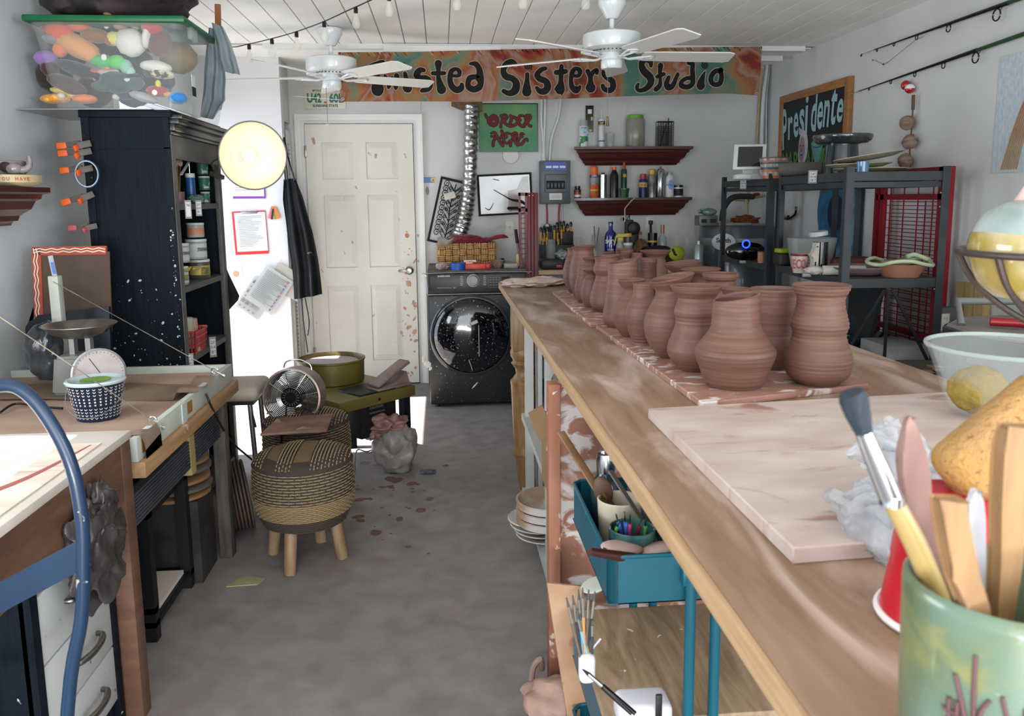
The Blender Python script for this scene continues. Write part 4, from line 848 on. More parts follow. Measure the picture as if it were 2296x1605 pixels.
b.sheet(cl1, 60, 16, .003); b.build('canvas_sheet', mat('canvas_tan', 'B19C86', 'A08A75', r=.9, sc=6), None, 'tan canvas sheet folded over the tray rail in the middle of the tray', 'cloth')
b = MB()
def cl2(u, v):
    x = -1.0+.17*u; y = 2.28+.13*v; z = .778
    if x > -.90: z = .806+.006*math.sin(v*7)
    if x > -.866: z = .806-(x+.866)*3.2*(1-.3*v)
    return Vector((min(x, -.856), y+.02*u, z))
b.sheet(cl2, 24, 10, .003); b.build('canvas_scrap', mat('canvas_pink', 'A98F80', 'B9A392', r=.9, sc=6), None, 'small pinkish canvas scrap hanging over the near end of the tray rail', 'cloth')
q = aY(125, 640, 3.2); ptop = aY(125, 618, 3.2).z
t = thing('cable_post', 'cream metal post of the slab roller with a blue label flag on top', 'post', (q.x, 3.2, .776))
MB().b2(q.x-.018, q.x+.018, 3.18, 3.22, .776, ptop, bev=.002).build('post', railm, t)
MB().box((q.x, 3.19, ptop+.035), (.018, .002, .085), rot=(0, -.12, 0)).build('flag', mat('flag_clear', '9FA8B4', r=.3), t); MB().box((q.x+.003, 3.187, ptop+.03), (.011, .002, .045), rot=(0, -.12, 0)).build('label', mat('blue_label', '4F78B8', r=.5), t)
wire = mat('cable_steel', '8E8878', '5A544C', r=.5, m=.3, sc=14)
def cable(p, q, label):
    t = thing('tension_cable', label, 'cable', q)
    MB().tube([p, q], .0017, 6).build('cable', wire, t); d = (Vector(q)-Vector(p)).normalized(); q = Vector(q)
    b = MB(); b.tube([q+Vector((.011*math.cos(a), .0, .011*math.sin(a)))+d*.01 for a in [2*PI*k/16 for k in range(16)]], .003, 6, closed=True); b.cyl(q+d*.018, q+d*.055, .003, n=8); b.build('eye_bolt', mat('chrome'), t)
    b = MB(); b.cyl(q+d*.045, q+d*.053, .007, n=6); b.build('nut', mat('chrome'), t)
cable(Vector((q.x, 3.18, ptop-.02)), aX(476, 828, -.895), 'thin steel cable from the cream post to the far eye bolt on the rail')
cable(aY(-30, 690, 2.3), aX(336, 938, -.895), 'thin steel cable crossing from the left edge of the photo to the near eye bolt')
# kitchen scale
q = aZ(185, 880, .779); kx, ky = q.x, q.y+.02
t = thing('kitchen_scale', 'dial kitchen scale with grimy stainless steel pan and grey body', 'scale', (kx, ky, .779))
steel = mat('dirty_steel', 'A8A49E', '8A827A', r=.28, m=.9, sc=12, lo=.4, hi=.65)
zt = aY(180, 727, ky).z
ph = .779; s_ = sc_at((kx, ky, 1)); bw = 50/s_
b = MB(); b.prism([(-bw, 0), (bw, 0), (bw*.78, .14), (-bw*.78, .14)], .13, basis((1, 0, 0), (0, 0, 1), (0, -1, 0), (kx-.01, ky+.07, ph))); bmesh.ops.bevel(b.bm, geom=b.bm.edges[:], offset=.01, segments=2, affect='EDGES'); b.build('housing', mat('scale_grey', '7E7E7A', '8A5E4C', r=.4, sc=6, lo=.62, hi=.68), t)
for s in (-1, 1): MB().b2(kx+s*.028-.009, kx+s*.028+.009, ky-.01, ky+.02, ph+.14, zt-.05).build('pan_support', mat('alu', '9A9C9C', r=.35, m=.7), t)
MB().lathe([(.001, -.047), (.05, -.046), (.09, -.03), (.12, -.003), (.126, 0), (.126, .002), (.12, .0), (.088, -.027), (.048, -.042), (.001, -.043)], (aY(177, 727, ky).x, ky, zt), 40).build('pan', steel, t)
dn = Vector((.55, -.80, .12)).normalized(); rt = Vector((0, 0, 1)).cross(dn).normalized(); dc = aY(222, 838, ky-.06); M = basis(rt, dn.cross(rt), dn, dc)
MB().lathe([(.085, -.05), (.092, -.01), (.092, .004), (.086, .006), (.086, 0)], M=M, n=40, cap1=False).build('dial_ring', mat('alu'), t)
MB().lathe([(.086, .0), (.086, .001)], M=M, n=40).build('dial_face', mat('dial_face', 'B9B2AE', 'A89C98', r=.4, sc=14), t)
b = MB(); b.box((-.01, .028, .003), (.002, .07, .001), rot=(0, 0, .5), M=M)
for k in range(40):
    a = 2*PI*k/40; b.box((.078*math.cos(a), .078*math.sin(a), .002), (.008 if k % 5 == 0 else .004, .001, .0008), rot=(0, 0, a), M=M)
b.build('pointer_and_marks', txt, t, sm=0)
# patterned bucket
q = aZ(205, 946, .776); kx, ky = q.x, q.y+.055
t = thing('metal_bucket', 'navy bucket with white arrow pattern, clear lid and green label on the tray', 'bucket', (kx, ky, .776))
hb = .118; r0, r1 = .062, .083
MB().lathe([(r0, 0), (r1, hb), (r1+.003, hb+.003)], (kx, ky, .776), 40).build('body', mat('navy_paint', '172238', r=.4), t)
b = MB()
for k in range(30):
    a = 2*PI*k/30
    for j, (kind, z) in enumerate((('v', .012), ('v', .022), ('v', .032), ('v', .042), ('x', .056), ('o', .066), ('x', .076), ('v', .088), ('v', .098), ('v', .107))):
        rr = r0+(r1-r0)*z/hb+.0006; d = Vector((math.cos(a), math.sin(a), 0)); rt = Vector((-math.sin(a), math.cos(a), 0)); M = basis(rt, (0, 0, 1), d, Vector((kx, ky, .776+z))+d*rr); w_ = .0042
        if kind == 'v':
            for s in (-1, 1): b.box((s*w_*.5, 0, 0), (.0058, .0018, .0006), rot=(0, 0, s*.8), M=M)
        elif kind == 'x':
            for s in (-1, 1): b.box((0, 0, 0), (.007, .0016, .0006), rot=(0, 0, s*.8), M=M)
        else: b.lathe([(.0028, 0), (.0028, .0005)], n=8, M=M)
b.build('arrow_pattern', mat('white_print', 'CFD2D2', r=.5), t, sm=0)
M = Matrix.Translation((kx, ky, .776+hb+.004)) @ Matrix.Rotation(.0, 4, 'X')
MB().lathe([(r1+.006, -.004), (r1+.008, .002), (r1+.004, .007), (r1-.006, .006), (r1-.012, .002), (.001, .002)], M=M, n=40).build('lid', mat('lid_frost', 'A9B9BC', 'BCC9CA', r=.15, sc=3, coat=.4), t)
MB().lathe([(.045, .0), (.045, .001)], M=M @ Matrix.Translation((.0, 0, .003)), n=32).build('label', mat('lid_label', '4E7A2E', '7FA04A', r=.5, sc=9), t)
b = MB(); b.tube([(kx+(r1+.006)*math.cos(a), ky+(r1+.006)*math.sin(a), .776+.095-.075*math.sin((a-PI)/PI*PI)) for a in [PI+PI*k/14 for k in range(15)]], .0016, 6, sm=2); b.build('wire_handle', mat('chrome'), t)
b = MB(); b.tube([aZ(0, 925, .785), aZ(35, 905, .79), aZ(90, 912, .785), aZ(140, 915, .785)], .004, 8, sm=5); b.build('electric_cable', mat('black_rubber'), None, 'black cord lying across the tray at the left edge', 'cord')
# near desk
nd = thing('plywood_desk', 'near plywood-topped desk with brown side and leg, lower left foreground', 'desk', (-1.3, 1.87, 0))
zN = .835
MB().b2(XL+.01, -.872, 1.5, 2.245, zN-.022, zN, bev=.002).build('desktop', mat('ply_white', 'CFC8BE', 'C0B6AA', r=.6, sc=5), nd)
bw_ = mat('brown_ply', '5C4131', '6E5040', r=.6, sc=7, st=(.8, .8, 5), sp=.74, spc='B9A89C', spsc=18)
MB().b2(-.90, -.878, 1.5, 2.24, .66, zN-.022).build('side_apron', bw_, nd); MB().b2(XL+.02, -.9, 2.215, 2.238, .66, zN-.022).build('back_apron', bw_, nd)
for x, y in ((-.905, 2.21), (-1.7, 2.2), (-1.7, 1.54), (-1.3, 1.54)): MB().b2(x-.03, x+.03, y-.03, y+.03, 0, zN-.022, bev=.002).build('leg', bw_, nd)
sm_ = mat('clay_sheet', 'D2C6B8', 'C4AE9C', r=.6, sc=3, st=(1, 3, 1), sp=.5, spc='A0705C', sps=.15, spsc=3.5, spst=(.5, 2.2, 1))
t = thing('printed_sheet', 'sunlit cream paper sheet with diagonal red-brown streaks lying on the near desk', 'paper', (-1.25, 1.6, zN))
MB().b2(-1.7, -.90, 1.52, 2.12, zN+.0004, zN+.003).build('sheet', sm_, t)
for k in range(3):  # three thin diagonal streaks, red-brown and purple
    b = MB(); b.stroke([(-1.45+.16*k, 1.54, .008), (-1.36+.16*k, 1.68, .012), (-1.24+.14*k, 1.85, .009), (-1.1+.09*k, 2.1, .002)], Matrix.Translation((0, 0, zN+.003)), z=.0006); b.build('diagonal_streak', mat('streak', '94504A' if k != 1 else '84406A', r=.7), t)
# drawer cabinet under it
t = thing('drawer_cabinet', 'black drawer cabinet with three white drawers and satin bow handles under the near desk', 'cabinet', (-1.15, 1.95, 0))
zd = .60; xf = -.925
MB().b2(-1.45, xf-.01, 1.74, 2.17, 0.0, zd).build('body', blks, t)
b = MB(); b.b2(xf-.02, xf+.005, 1.74, 1.772, 0, zd); b.build('stile', blks, t); MB().b2(xf-.02, xf+.005, 2.14, 2.17, 0, zd).build('stile', blks, t)
wdm = mat('drawer_white', 'C6C9C9', 'BCC0C0', r=.35, sc=5, sp=.70, spc='8C7F7C', spsc=30)
for z0, z1 in ((.10, .255), (.26, .413), (.418, .585)):
    d = MB().b2(xf-.012, xf+.002, 1.775, 2.137, z0, z1, bev=.002).build('drawer', wdm, t)
    b = MB(); zc = (z0+z1)/2+.01; b.tube([(xf, 1.90, zc), (xf+.018, 1.905, zc), (xf+.03, 1.935, zc), (xf+.034, 1.97, zc), (xf+.03, 2.01, zc), (xf+.018, 2.04, zc), (xf, 2.045, zc)], [.006, .008, .009, .008, .009, .008, .006], 10, sm=4); b.build('handle', mat('satin_nickel'), d)
q = aX(215, 1225, -.86)
b = MB(); b.ell((-.85, q.y-.02, q.z), (.035, .125, .125), sub=5, jit=.22, seed=9, fr=2.4); b.ell((-.85, q.y+.03, q.z+.10), (.025, .04, .06), sub=4, jit=.2, seed=5); b.ell((-.84, q.y-.03, q.z+.06), (.025, .045, .05), sub=4, jit=.2, seed=3)
for v in b.bm.verts: v.co += Vector(mn.turbulence_vector(v.co*20, 3, False))*.014
b.build('trash_bag', mat('black_bag', '2E2D2F', '4A4443', r=.22, sc=12, bump=1.4, bsc=30), None, 'crumpled black plastic bag hanging in front of the white drawers', 'bag', sm=80)
# blue chair
bl = mat('blue_enamel', '14304C', '102842', r=.35, sc=6, sp=.69, spc='A3A294', spsc=30, coat=.2)
Yc = 1.42
P = [aY(x, y, Yc) for x, y in ((-215, 1590), (-225, 1250), (-190, 1020), (-120, 905), (0, 864), (62, 884), (118, 955), (160, 1045), (182, 1150), (187, 1250), (182, 1390), (152, 1590))]
P = [Vector((P[0].x-.03, Yc-.02, 0))]+P+[Vector((P[-1].x-.06, Yc-.02, 0.0))]
t = thing('metal_chair', 'blue enamelled tubular metal chair with a hooped back, cropped at the lower left', 'chair', (P[0].x*.5+P[-1].x*.5, Yc-.2, 0))
MB().tube(P, .0118, 14, sm=5).build('back_hoop', bl, t)
A = aY(188, 1240, Yc); B_ = aY(-225, 1460, Yc)
MB().bar(A, B_, .05, .003, up=(0, 1, 0)).build('back_slat', bl, t)
xm = (P[0].x+P[-1].x)/2
MB().box((xm, Yc-.25, .43), (.36, .36, .02), bev=.008).build('seat', bl, t)
for s in (-1, 1): MB().tube([(xm+s*.16, Yc-.4, .42), (xm+s*.18, Yc-.43, 0)], .011, 12).build('leg', bl, t)
# things under the wooden desk and beside it
b = MB()
for x, y in ((-1.0, 2.62), (-1.0, 3.0), (-1.45, 2.62), (-1.45, 3.0)): b.b2(x-.02, x+.02, y-.02, y+.02, 0, .45)
b.b2(-1.47, -.98, 2.6, 3.02, .43, .45); b.b2(-1.47, -.98, 2.6, 3.02, .05, .07); b.b2(-1.47, -1.45, 2.6, 3.02, 0, .45); b.b2(-1.03, -.98, 2.6, 2.63, .1, .12); b.build('black_stand', mat('soot_black', '101216', r=.5), None, 'low black open stand in the dark under the wooden desk', 'stand')
MB().b2(-1.4, -1.0, 2.68, 2.96, .0705, .085).build('paper_tray', mat('cream_paint'), None, 'pale sheet lying on the low shelf of the black stand', 'paper')
for k in range(5):
    b = MB(); b.lathe([(.125, 0), (.13, .003), (.13, .013), (.126, .016)], (-1.06+.008*(k % 2), 3.12, .33+.03*k+(.012 if k > 2 else 0)), 32); b.build('wheel_bat', mat('bat_wood_%d' % (k % 2), ('8A6A48', '5E5650')[k % 2], r=.6), None, ('lowest', 'second lowest', 'middle', 'second highest', 'highest')[k]+' round wooden bat piled behind the dark desk leg', 'bat', 'bats under the wooden desk')
MB().b2(-1.2, -.95, 3.02, 3.22, 0, .329).build('storage_box', mat('worn_black_box', '1E1D1C', '3C3936', r=.6, sc=7), None, 'worn black box under the wooden desk carrying the round bats', 'box')
for k in range(7):
    q = Vector((-.985+.0145*k, 3.53+.004*k, .159)); ax = Vector((.93, .30, .12)).normalized(); rt = Vector((0, 0, 1)).cross(ax).normalized()
    b = MB(); b.lathe([(.152, -.006), (.158, -.003), (.158, .004), (.152, .007)], n=40, M=basis(rt, ax.cross(rt), ax, q)); b.build('plaster_bat', mat('dark_bat', '3E332F', '57463E', r=.7, sc=9), None, ('first', 'second', 'third', 'fourth', 'fifth', 'sixth', 'seventh')[k]+' from the left of the dark round bats stood on edge by the desk', 'bat', 'dark bats stood on edge')
t = thing('wheel_stool', 'low stool with a cream padded seat half hidden behind the wooden desk', 'stool', (-1.04, 3.98, 0))
b = MB(); b.box((-1.04, 3.98, .545), (.30, .30, .075), bev=.035, seg=4); b.build('seat', mat('cream_vinyl', 'B5AA9C', 'A39788', r=.5, sc=4, sp=.66, spc='7E5E4C', spsc=8), t, sm=60)
MB().b2(-1.16, -.92, 3.86, 4.1, .49, .51).build('seat_base', mat('soot_black'), t)
for x, y in ((-1.15, 3.87), (-.94, 3.87), (-1.15, 4.09), (-.94, 4.09)): MB().tube([(x, y, .49), (x+(.02 if x > -1.05 else -.02), y, 0)], .012, 10).build('leg', mat('grey_steel'), t)
MB().tube([(-.94, 3.87, .49), (-.915, 3.855, .38)], .005, 8).build('lever', mat('soot_black'), t)
# woven stools
wv1 = mat('jute_weave', '3A322D', '8E7B5E', r=.85, sc=9, st=(8, 8, 4.5), kind='weave', lo=.1, hi=.8, bump=3)
wv2 = mat('jute_plain', '6E5B40', '9A835F', r=.85, sc=15, st=(7, 7, 5), kind='weave', lo=.1, hi=.7, bump=2)
stlog = mat('stool_log', '7E664A', '9A8264', r=.6, sc=8, st=(3, 3, .6), sp=.7, spc='C0B2A0', spsc=16)
def stool(x, y, label, rz=0):
    t = thing('woven_stool', label, 'stool', (x, y, 0), rz=0)
    R = .205; z0, z1 = .165, .455
    def pr(z): 
        u = (z-z0)/(z1-z0); return R*(.80+.2*math.sin(min(1, u*2.2)*PI/2)) if u < .45 else R*(1-.07*((u-.45)/.55)**2)
    bands = [(z0, z0+.05, wv1), (z0+.05, z0+.125, wv2), (z0+.125, z1-.04, wv1)]
    # woven as real rows of twisted strands, each row one ring of beads
    for bi, (a, c, mt) in enumerate(bands):
        b = MB(); n = int((c-a)/.008)+1
        b.lathe([(pr(a+(c-a)*k/n), a+(c-a)*k/n) for k in range(n+1)], (x, y, 0), 64, cap0=bi == 0, cap1=False)
        b.build('cover_band', mt, t)
        b = MB(); rows = 5 if bi == 0 else (9 if bi == 1 else 11); cnt = 72 if bi == 1 else 54
        for r_ in range(rows):
            z = a+(c-a)*(r_+.5)/rows; rr = pr(z)
            b.tube([(x+(rr+.0022*math.sin(cnt/2*2*PI*k/(cnt*2)+(r_ % 2)*PI))*math.cos(2*PI*k/(cnt*2)), y+(rr+.0022*math.sin(cnt/2*2*PI*k/(cnt*2)+(r_ % 2)*PI))*math.sin(2*PI*k/(cnt*2)), z) for k in range(cnt*2)], .0022, 5, closed=True)
        b.build('woven_rows', mat('strand_light', '9C8763', r=.9) if bi != 0 else mat('strand_dark', '4A4038', r=.9), t)
    def dome(px_, py_): 
        d = math.hypot(px_, py_)/R; return z1-.045+.05*math.sqrt(max(0, 1-min(1, d)**2.4))
    b = MB(); b.lathe([(R*.985, z1-.04), (R*.93, z1-.018), (R*.8, z1-.006), (R*.5, z1+.002), (.001, z1+.005)], (x, y, 0), 64, cap0=False); b.build('cover_top', wv1, t)
    b = MB()
    for (u0, u1) in ((-.62, -.38), (-.05, .25)):
        b.sheet(lambda u, v: Vector((x+R*(u0+(u1-u0)*u), y+R*(-.95+1.9*v)*math.sqrt(1-max(abs(u0), abs(u1))**2), 0)), 4, 18)
    for v in b.bm.verts: v.co.z = dome(v.co.x-x, v.co.y-y)+.004
    b.build('plain_stripe', wv2, t)
    b = MB()
    for i in range(30):
        xx = -R*.93+2*R*.93*i/29; hw = math.sqrt(max(0, (R*.95)**2-xx*xx))
        if any(u0*R-.004 < xx < u1*R+.004 for u0, u1 in ((-.62, -.38), (-.05, .25))): continue
        n = max(6, int(hw*2/.012)); pts = []
        for k in range(n+1):
            yy = -hw+2*hw*k/n; pts.append((x+xx, y+yy, dome(xx, yy)+.003*(1 if (k+i) % 2 else -.6)+.004))
        b.tube(pts, .0026, 5)
    b.build('woven_strands', mat('strand_light', '9C8763', r=.9), t)
    MB().lathe([(.001, z0-.002), (R*.8, z0+.002)], (x, y, 0), 48, cap0=False, cap1=False).build('underside', mat('soot_black'), t)
    return t, x, y
zst = .17
t, sx, sy = stool(-.585, 3.22, 'round jute-woven footstool with striped cushion and four log legs, nearest in the aisle')
for px, py in ((650, 1288), (768, 1250), (613, 1240), (720, 1213)):
    q = aZ(px, py, 0); d = Vector((q.x-sx, q.y-sy, 0)); MB().tube([(sx+d.x*.82, sy+d.y*.82, .19), (q.x, q.y, 0)], [.026, .024], 14).build('leg', stlog, t)
t, sx, sy = stool(-.665, 3.80, 'second jute-woven footstool behind, topped by the clay-stained board')
for dx, dy in ((-.11, -.11), (.11, -.11), (-.11, .11), (.11, .11)): MB().tube([(sx+dx*.8, sy+dy*.8, .19), (sx+dx*1.1, sy+dy*1.1, 0)], [.026, .024], 14).build('leg', stlog, t)
zb_ = .463
def quadpx(pts, z): return [tuple(aZ(x, y, z)[:2]) for x, y in pts]
bo = board('clay_board', quadpx([(583, 972), (733, 963), (748, 926), (620, 938)], zb_+.012), zb_, .012, mat('stained_board', '8E6F5C', '6E4C44', r=.65, sc=9, sp=.62, spc='A88E7C', spsc=8), 'clay-stained flat board on the farther woven stool, carrying the fan')
# chrome fan
q = aY(655, 890, 3.78); fc = q; fr_ = .134
ax = Vector((-.12, -.97, .06)).normalized(); rt = Vector((0, 0, 1)).cross(ax).normalized(); up = ax.cross(rt); M = basis(rt, up, ax, fc)
t = thing('desk_fan', 'round chrome drum fan with black hub and carry handle on the clay-stained board', 'fan', (fc.x, fc.y, zb_+.012))
dus = mat('dusty_chrome', '9C8C84', '857068', r=.4, m=.4, sc=8)
MB().lathe([(fr_*.92, -.12), (fr_, -.11), (fr_, .0), (fr_*1.03, .004), (fr_*1.03, .012), (fr_*.97, .014), (fr_*.965, -.11), (fr_*.9, -.12)], M=M, n=56, cap0=False, cap1=False).build('drum', dus, t)
ch = mat('chrome')
for zz_, nm in ((.01, 'front_grille'), (-.112, 'rear_grille')):
    b = MB()
    for k in range(11):
        rr = fr_*(.36+.058*k); b.tube([M @ Vector((rr*math.cos(a), rr*math.sin(a), zz_+.012*(1-(rr/fr_)**2))) for a in [2*PI*j/48 for j in range(48)]], .0013, 5, closed=True)
    for k in range(8):
        a = k*PI/4+.2; b.tube([M @ Vector((r_*fr_*math.cos(a), r_*fr_*math.sin(a), zz_+.012*(1-r_**2)-.002)) for r_ in (.3, .6, .97)], .0015, 5)
    b.build(nm, ch, t)
MB().lathe([(fr_*.36, -.06), (fr_*.37, .012), (fr_*.33, .02), (.001, .021)], M=M, n=36).build('motor_hub', mat('gloss_black'), t)
b = MB()
for k in range(18):
    a = 2*PI*k/18; b.box((fr_*.25*math.cos(a), fr_*.25*math.sin(a), .0195), (.014, .0035, .003), rot=(0, 0, a), M=M)
b.build('hub_slots', mat('slot_grey', '3E4244', r=.4), t)
for k in range(5):
    a = 2*PI*k/5+.4; b = MB(); b.sheet(lambda u, v: M @ Vector(((.3+.58*u)*fr_*math.cos(a+(v-.5)*(.5+.35*u)), (.3+.58*u)*fr_*math.sin(a+(v-.5)*(.5+.35*u)), -.05+.03*(v-.5))), 6, 5, .0015); b.build('blade', mat('blade_alu', '9FA2A0', r=.3, m=.8), t)
b = MB(); b.tube([M @ Vector((-.055, fr_*.98, -.06)), M @ Vector((-.04, fr_*1.2, -.06)), M @ Vector((.02, fr_*1.27, -.06)), M @ Vector((.07, fr_*1.1, -.06)), M @ Vector((.08, fr_*.9, -.06))], .003, 8, sm=5); b.build('carry_handle', ch, t)
for s in (-1, 1):
    b = MB(); p0 = M @ Vector((s*fr_*.62, -fr_*.82, -.05)); b.bar(p0, (fc.x+s*.105, fc.y-.01, zb_+.014), .018, .004); b.bar((fc.x+s*.105, fc.y-.05, zb_+.014), (fc.x+s*.105, fc.y+.03, zb_+.014), .016, .004); b.build('foot', dus, t)
b = MB(); b.tube([M @ Vector((-.02, -.03, .02)), M @ Vector((-.03, -fr_*.9, .03)), Vector((fc.x-.035, fc.y-.12, .45)), aY(630, 1000, 3.52), aY(600, 1030, 3.5), aY(580, 1040, 3.5), aY(555, 1022, 3.46), aY(515, 985, 3.36), aX(478, 920, -.85), aX(462, 882, -.86)], .0042, 8, sm=6); b.build('power_cord', mat('black_rubber'), t)
# pottery wheel
olive = mat('olive_enamel', '574E22', '685F2A', r=.4, sc=4); olived = mat('olive_dark', '5E5526', r=.45)
z5 = .45
co = [aZ(760, 904, z5), aZ(932, 863, z5)]; e1 = (co[1]-co[0]); L1 = e1.length; e1.normalize(); e2 = Vector((-e1.y, e1.x, 0)); L2 = .58
M = basis(e1, e2, (0, 0, 1), (co[0].x, co[0].y, 0))
t = pwh = thing('pottery_wheel', 'olive green pottery wheel with round splash pan and black legs', 'pottery wheel', (co[0].x+.1, co[0].y+.3, 0))
MB().box((L1/2, L2/2, z5-.03), (L1, L2, .06), M=M, bev=.008).build('table', olive, t)
for x, y in ((.04, .04), (L1-.05, .04), (.05, L2-.05), (L1-.05, L2-.05)): MB().box((x, y, (z5-.06)/2), (.045, .045, z5-.06), M=M).build('leg', blk, t)
MB().box((L1*.52, .12, .34), (.24, .2, .24), M=M, bev=.004).build('motor_box', mat('soot_black'), t)
b = MB(); b.text('CAUTION', M @ basis((1, 0, 0), (0, 0, 1), (0, -1, 0), (L1*.52-.06, .02, .37)), fit=(.09, .014), ext=.001); b.build('lettering', mat('print_pale', '7E8488', r=.6), t, sm=0); b = MB(); b.text('DO NOT OPEN COVER', M @ basis((1, 0, 0), (0, 0, 1), (0, -1, 0), (L1*.52-.06, .02, .345)), fit=(.1, .008), ext=.001); b.build('lettering', mat('print_pale', '7E8488', r=.6), t, sm=0)
MB().cyl(M @ Vector((L1*.5, .0, z5-.03)), M @ Vector((L1*.5, -.004, z5-.03)), .008, n=12).build('screw', txt, t)
pc = aZ(743, 868, z5); s_ = sc_at((pc.x, pc.y+.2, .6)); pcx, pcy = aY(743, 840, pc.y+.17).x, pc.y+.175; pr_ = .186
MB().lathe([(pr_*.93, 0), (pr_*.985, .004), (pr_, .118), (pr_*1.03, .122), (pr_*1.03, .13), (pr_*.985, .132), (pr_*.96, .12), (pr_*.95, .01), (.001, .01)], (pcx, pcy, z5), 56).build('splash_pan', olive, t)
MB().lathe([(.05, 0), (.15, .085), (.155, .088), (.155, .098), (.15, .1), (.001, .1)], (pcx-.0, pcy, z5+.012), 48).build('wheel_head', mat('clay_head', '9A8890', 'AC9AA0', r=.5, sc=5, st=(1, 4, 1)), t)
# foot pedal on the wheel table
q = aZ(868, 872, z5)
M = basis(Vector((.62, .78, 0)).normalized(), Vector((-.78, .62, 0)).normalized(), (0, 0, 1), (q.x, q.y, z5))
M = basis(e1, e2, (0, 0, 1), tuple(co[0]+e1*L1*.60+e2*.07)[:2]+(z5,))
ped = mat('pedal_mauve', '6B5653', '7E6A68', r=.6, sc=12)
t = thing('foot_pedal', 'clay-dusted mauve foot pedal lying on the corner of the pottery wheel', 'pedal', (co[0]+e1*.3+e2*.07)[:2]+(z5,))
MB().box((.075, 0, .009), (.24, .10, .016), M=M, bev=.004).build('base', ped, t)
b = MB(); b.prism([(-.02, .016), (.19, .016), (.17, .08), (.10, .035)], .08, M @ basis((1, 0, 0), (0, 0, 1), (0, -1, 0), (0, .04, 0))); b.build('wedge', ped, t)
b = MB(); b.box((.08, 0, .078), (.25, .09, .018), rot=(0, -.42, 0), M=M, bev=.008); b.build('treadle', ped, t)
b = MB()
for k in range(26):
    if k in (8, 9, 10): continue
    b.box((-.030+.0086*k+.003, 0, .078+(-.110+.0086*k)*.446+.0095), (.004, .074, .004), rot=(0, -.42, 0), M=M)
b.build('tread_ribs', mat('pedal_light', '8A7674', r=.7), t)
# clay bag
q = aZ(885, 1068, 0)
cb_ = mat('grey_clay_bag', '6E6A68', '8C8886', r=.4, sc=9, bump=.8, bsc=24)
t = thing('clay_bag', 'slumped grey plastic bag of clay on the floor in front of the wheel', 'bag', (q.x, q.y+.05, 0))
b = MB(); b.ell((q.x, q.y+.08, .135), (.118, .10, .145), sub=5, jit=.1, seed=3, fr=1.8)
for v in b.bm.verts:
    v.co += Vector(mn.turbulence_vector(v.co*16, 3, False))*.012
    if v.co.z < .0: v.co.z = 0
b.build('sack', cb_, t, sm=80)
b = MB(); b.ell((q.x-.045, q.y+.05, .275), (.095, .07, .05), sub=5, jit=.3, seed=7, fr=2); b.ell((q.x-.10, q.y+.04, .235), (.055, .045, .035), sub=4, jit=.3, seed=8)
for v in b.bm.verts: v.co += Vector(mn.turbulence_vector(v.co*14, 3, False))*.012
b.build('twisted_top', mat('clay_smeared_plastic', '6E4C44', '8E6E66', r=.45, sc=14, bump=1, bsc=40), t, sm=80)
random.seed(21); b = MB()
for k in range(46):
    q = aZ(random.gauss(872, 55), random.gauss(1095, 30) if k % 3 else random.gauss(1160, 50), 0); s_ = .006+.03*random.random()**3; b.ell((q.x, q.y, .0006), (s_*(.6+random.random()), s_, .0007), rot=(0, 0, random.uniform(0, 3)), sub=2, jit=.15, seed=k)
b.build('clay_drips', mat('red_slip', '7A5850', '6B4A42', r=.5, sc=9), None, 'dried reddish clay drips spattered on the floor before the clay bag', 'clay', kind='stuff')
q = aZ(552, 1305, 0)
b = MB(); b.prism([(-.066, -.035), (.05, -.03), (.066, .018), (.0, .045), (-.035, .03)], .003, Matrix.Translation((q.x, q.y, .001))); b.build('paper_scrap', mat('green_paper', '9C9F78', 'A9AC86', r=.7, sc=8), None, 'pale green scrap of paper with a small mark lying on the floor', 'paper')
q = aZ(960, 1062, 0); crumple('clay_crumb', (q.x, q.y, .012), (.04, .02, .012), mat('grey_scrap', '4A5058', r=.6), 'small dark clay scrap on the floor right of the clay bag', 'clay', 2, .2)
b = MB(); b.tube([Vector((co[0].x+.06, co[0].y+.02, .06)), aZ(800, 1010, .02), aZ(826, 1012, .01), aZ(860, 990, .008), (co[0].x+.2, co[0].y+.12, .22)], .004, 8, sm=6); b.build('power_cord', mat('black_rubber'), pwh)
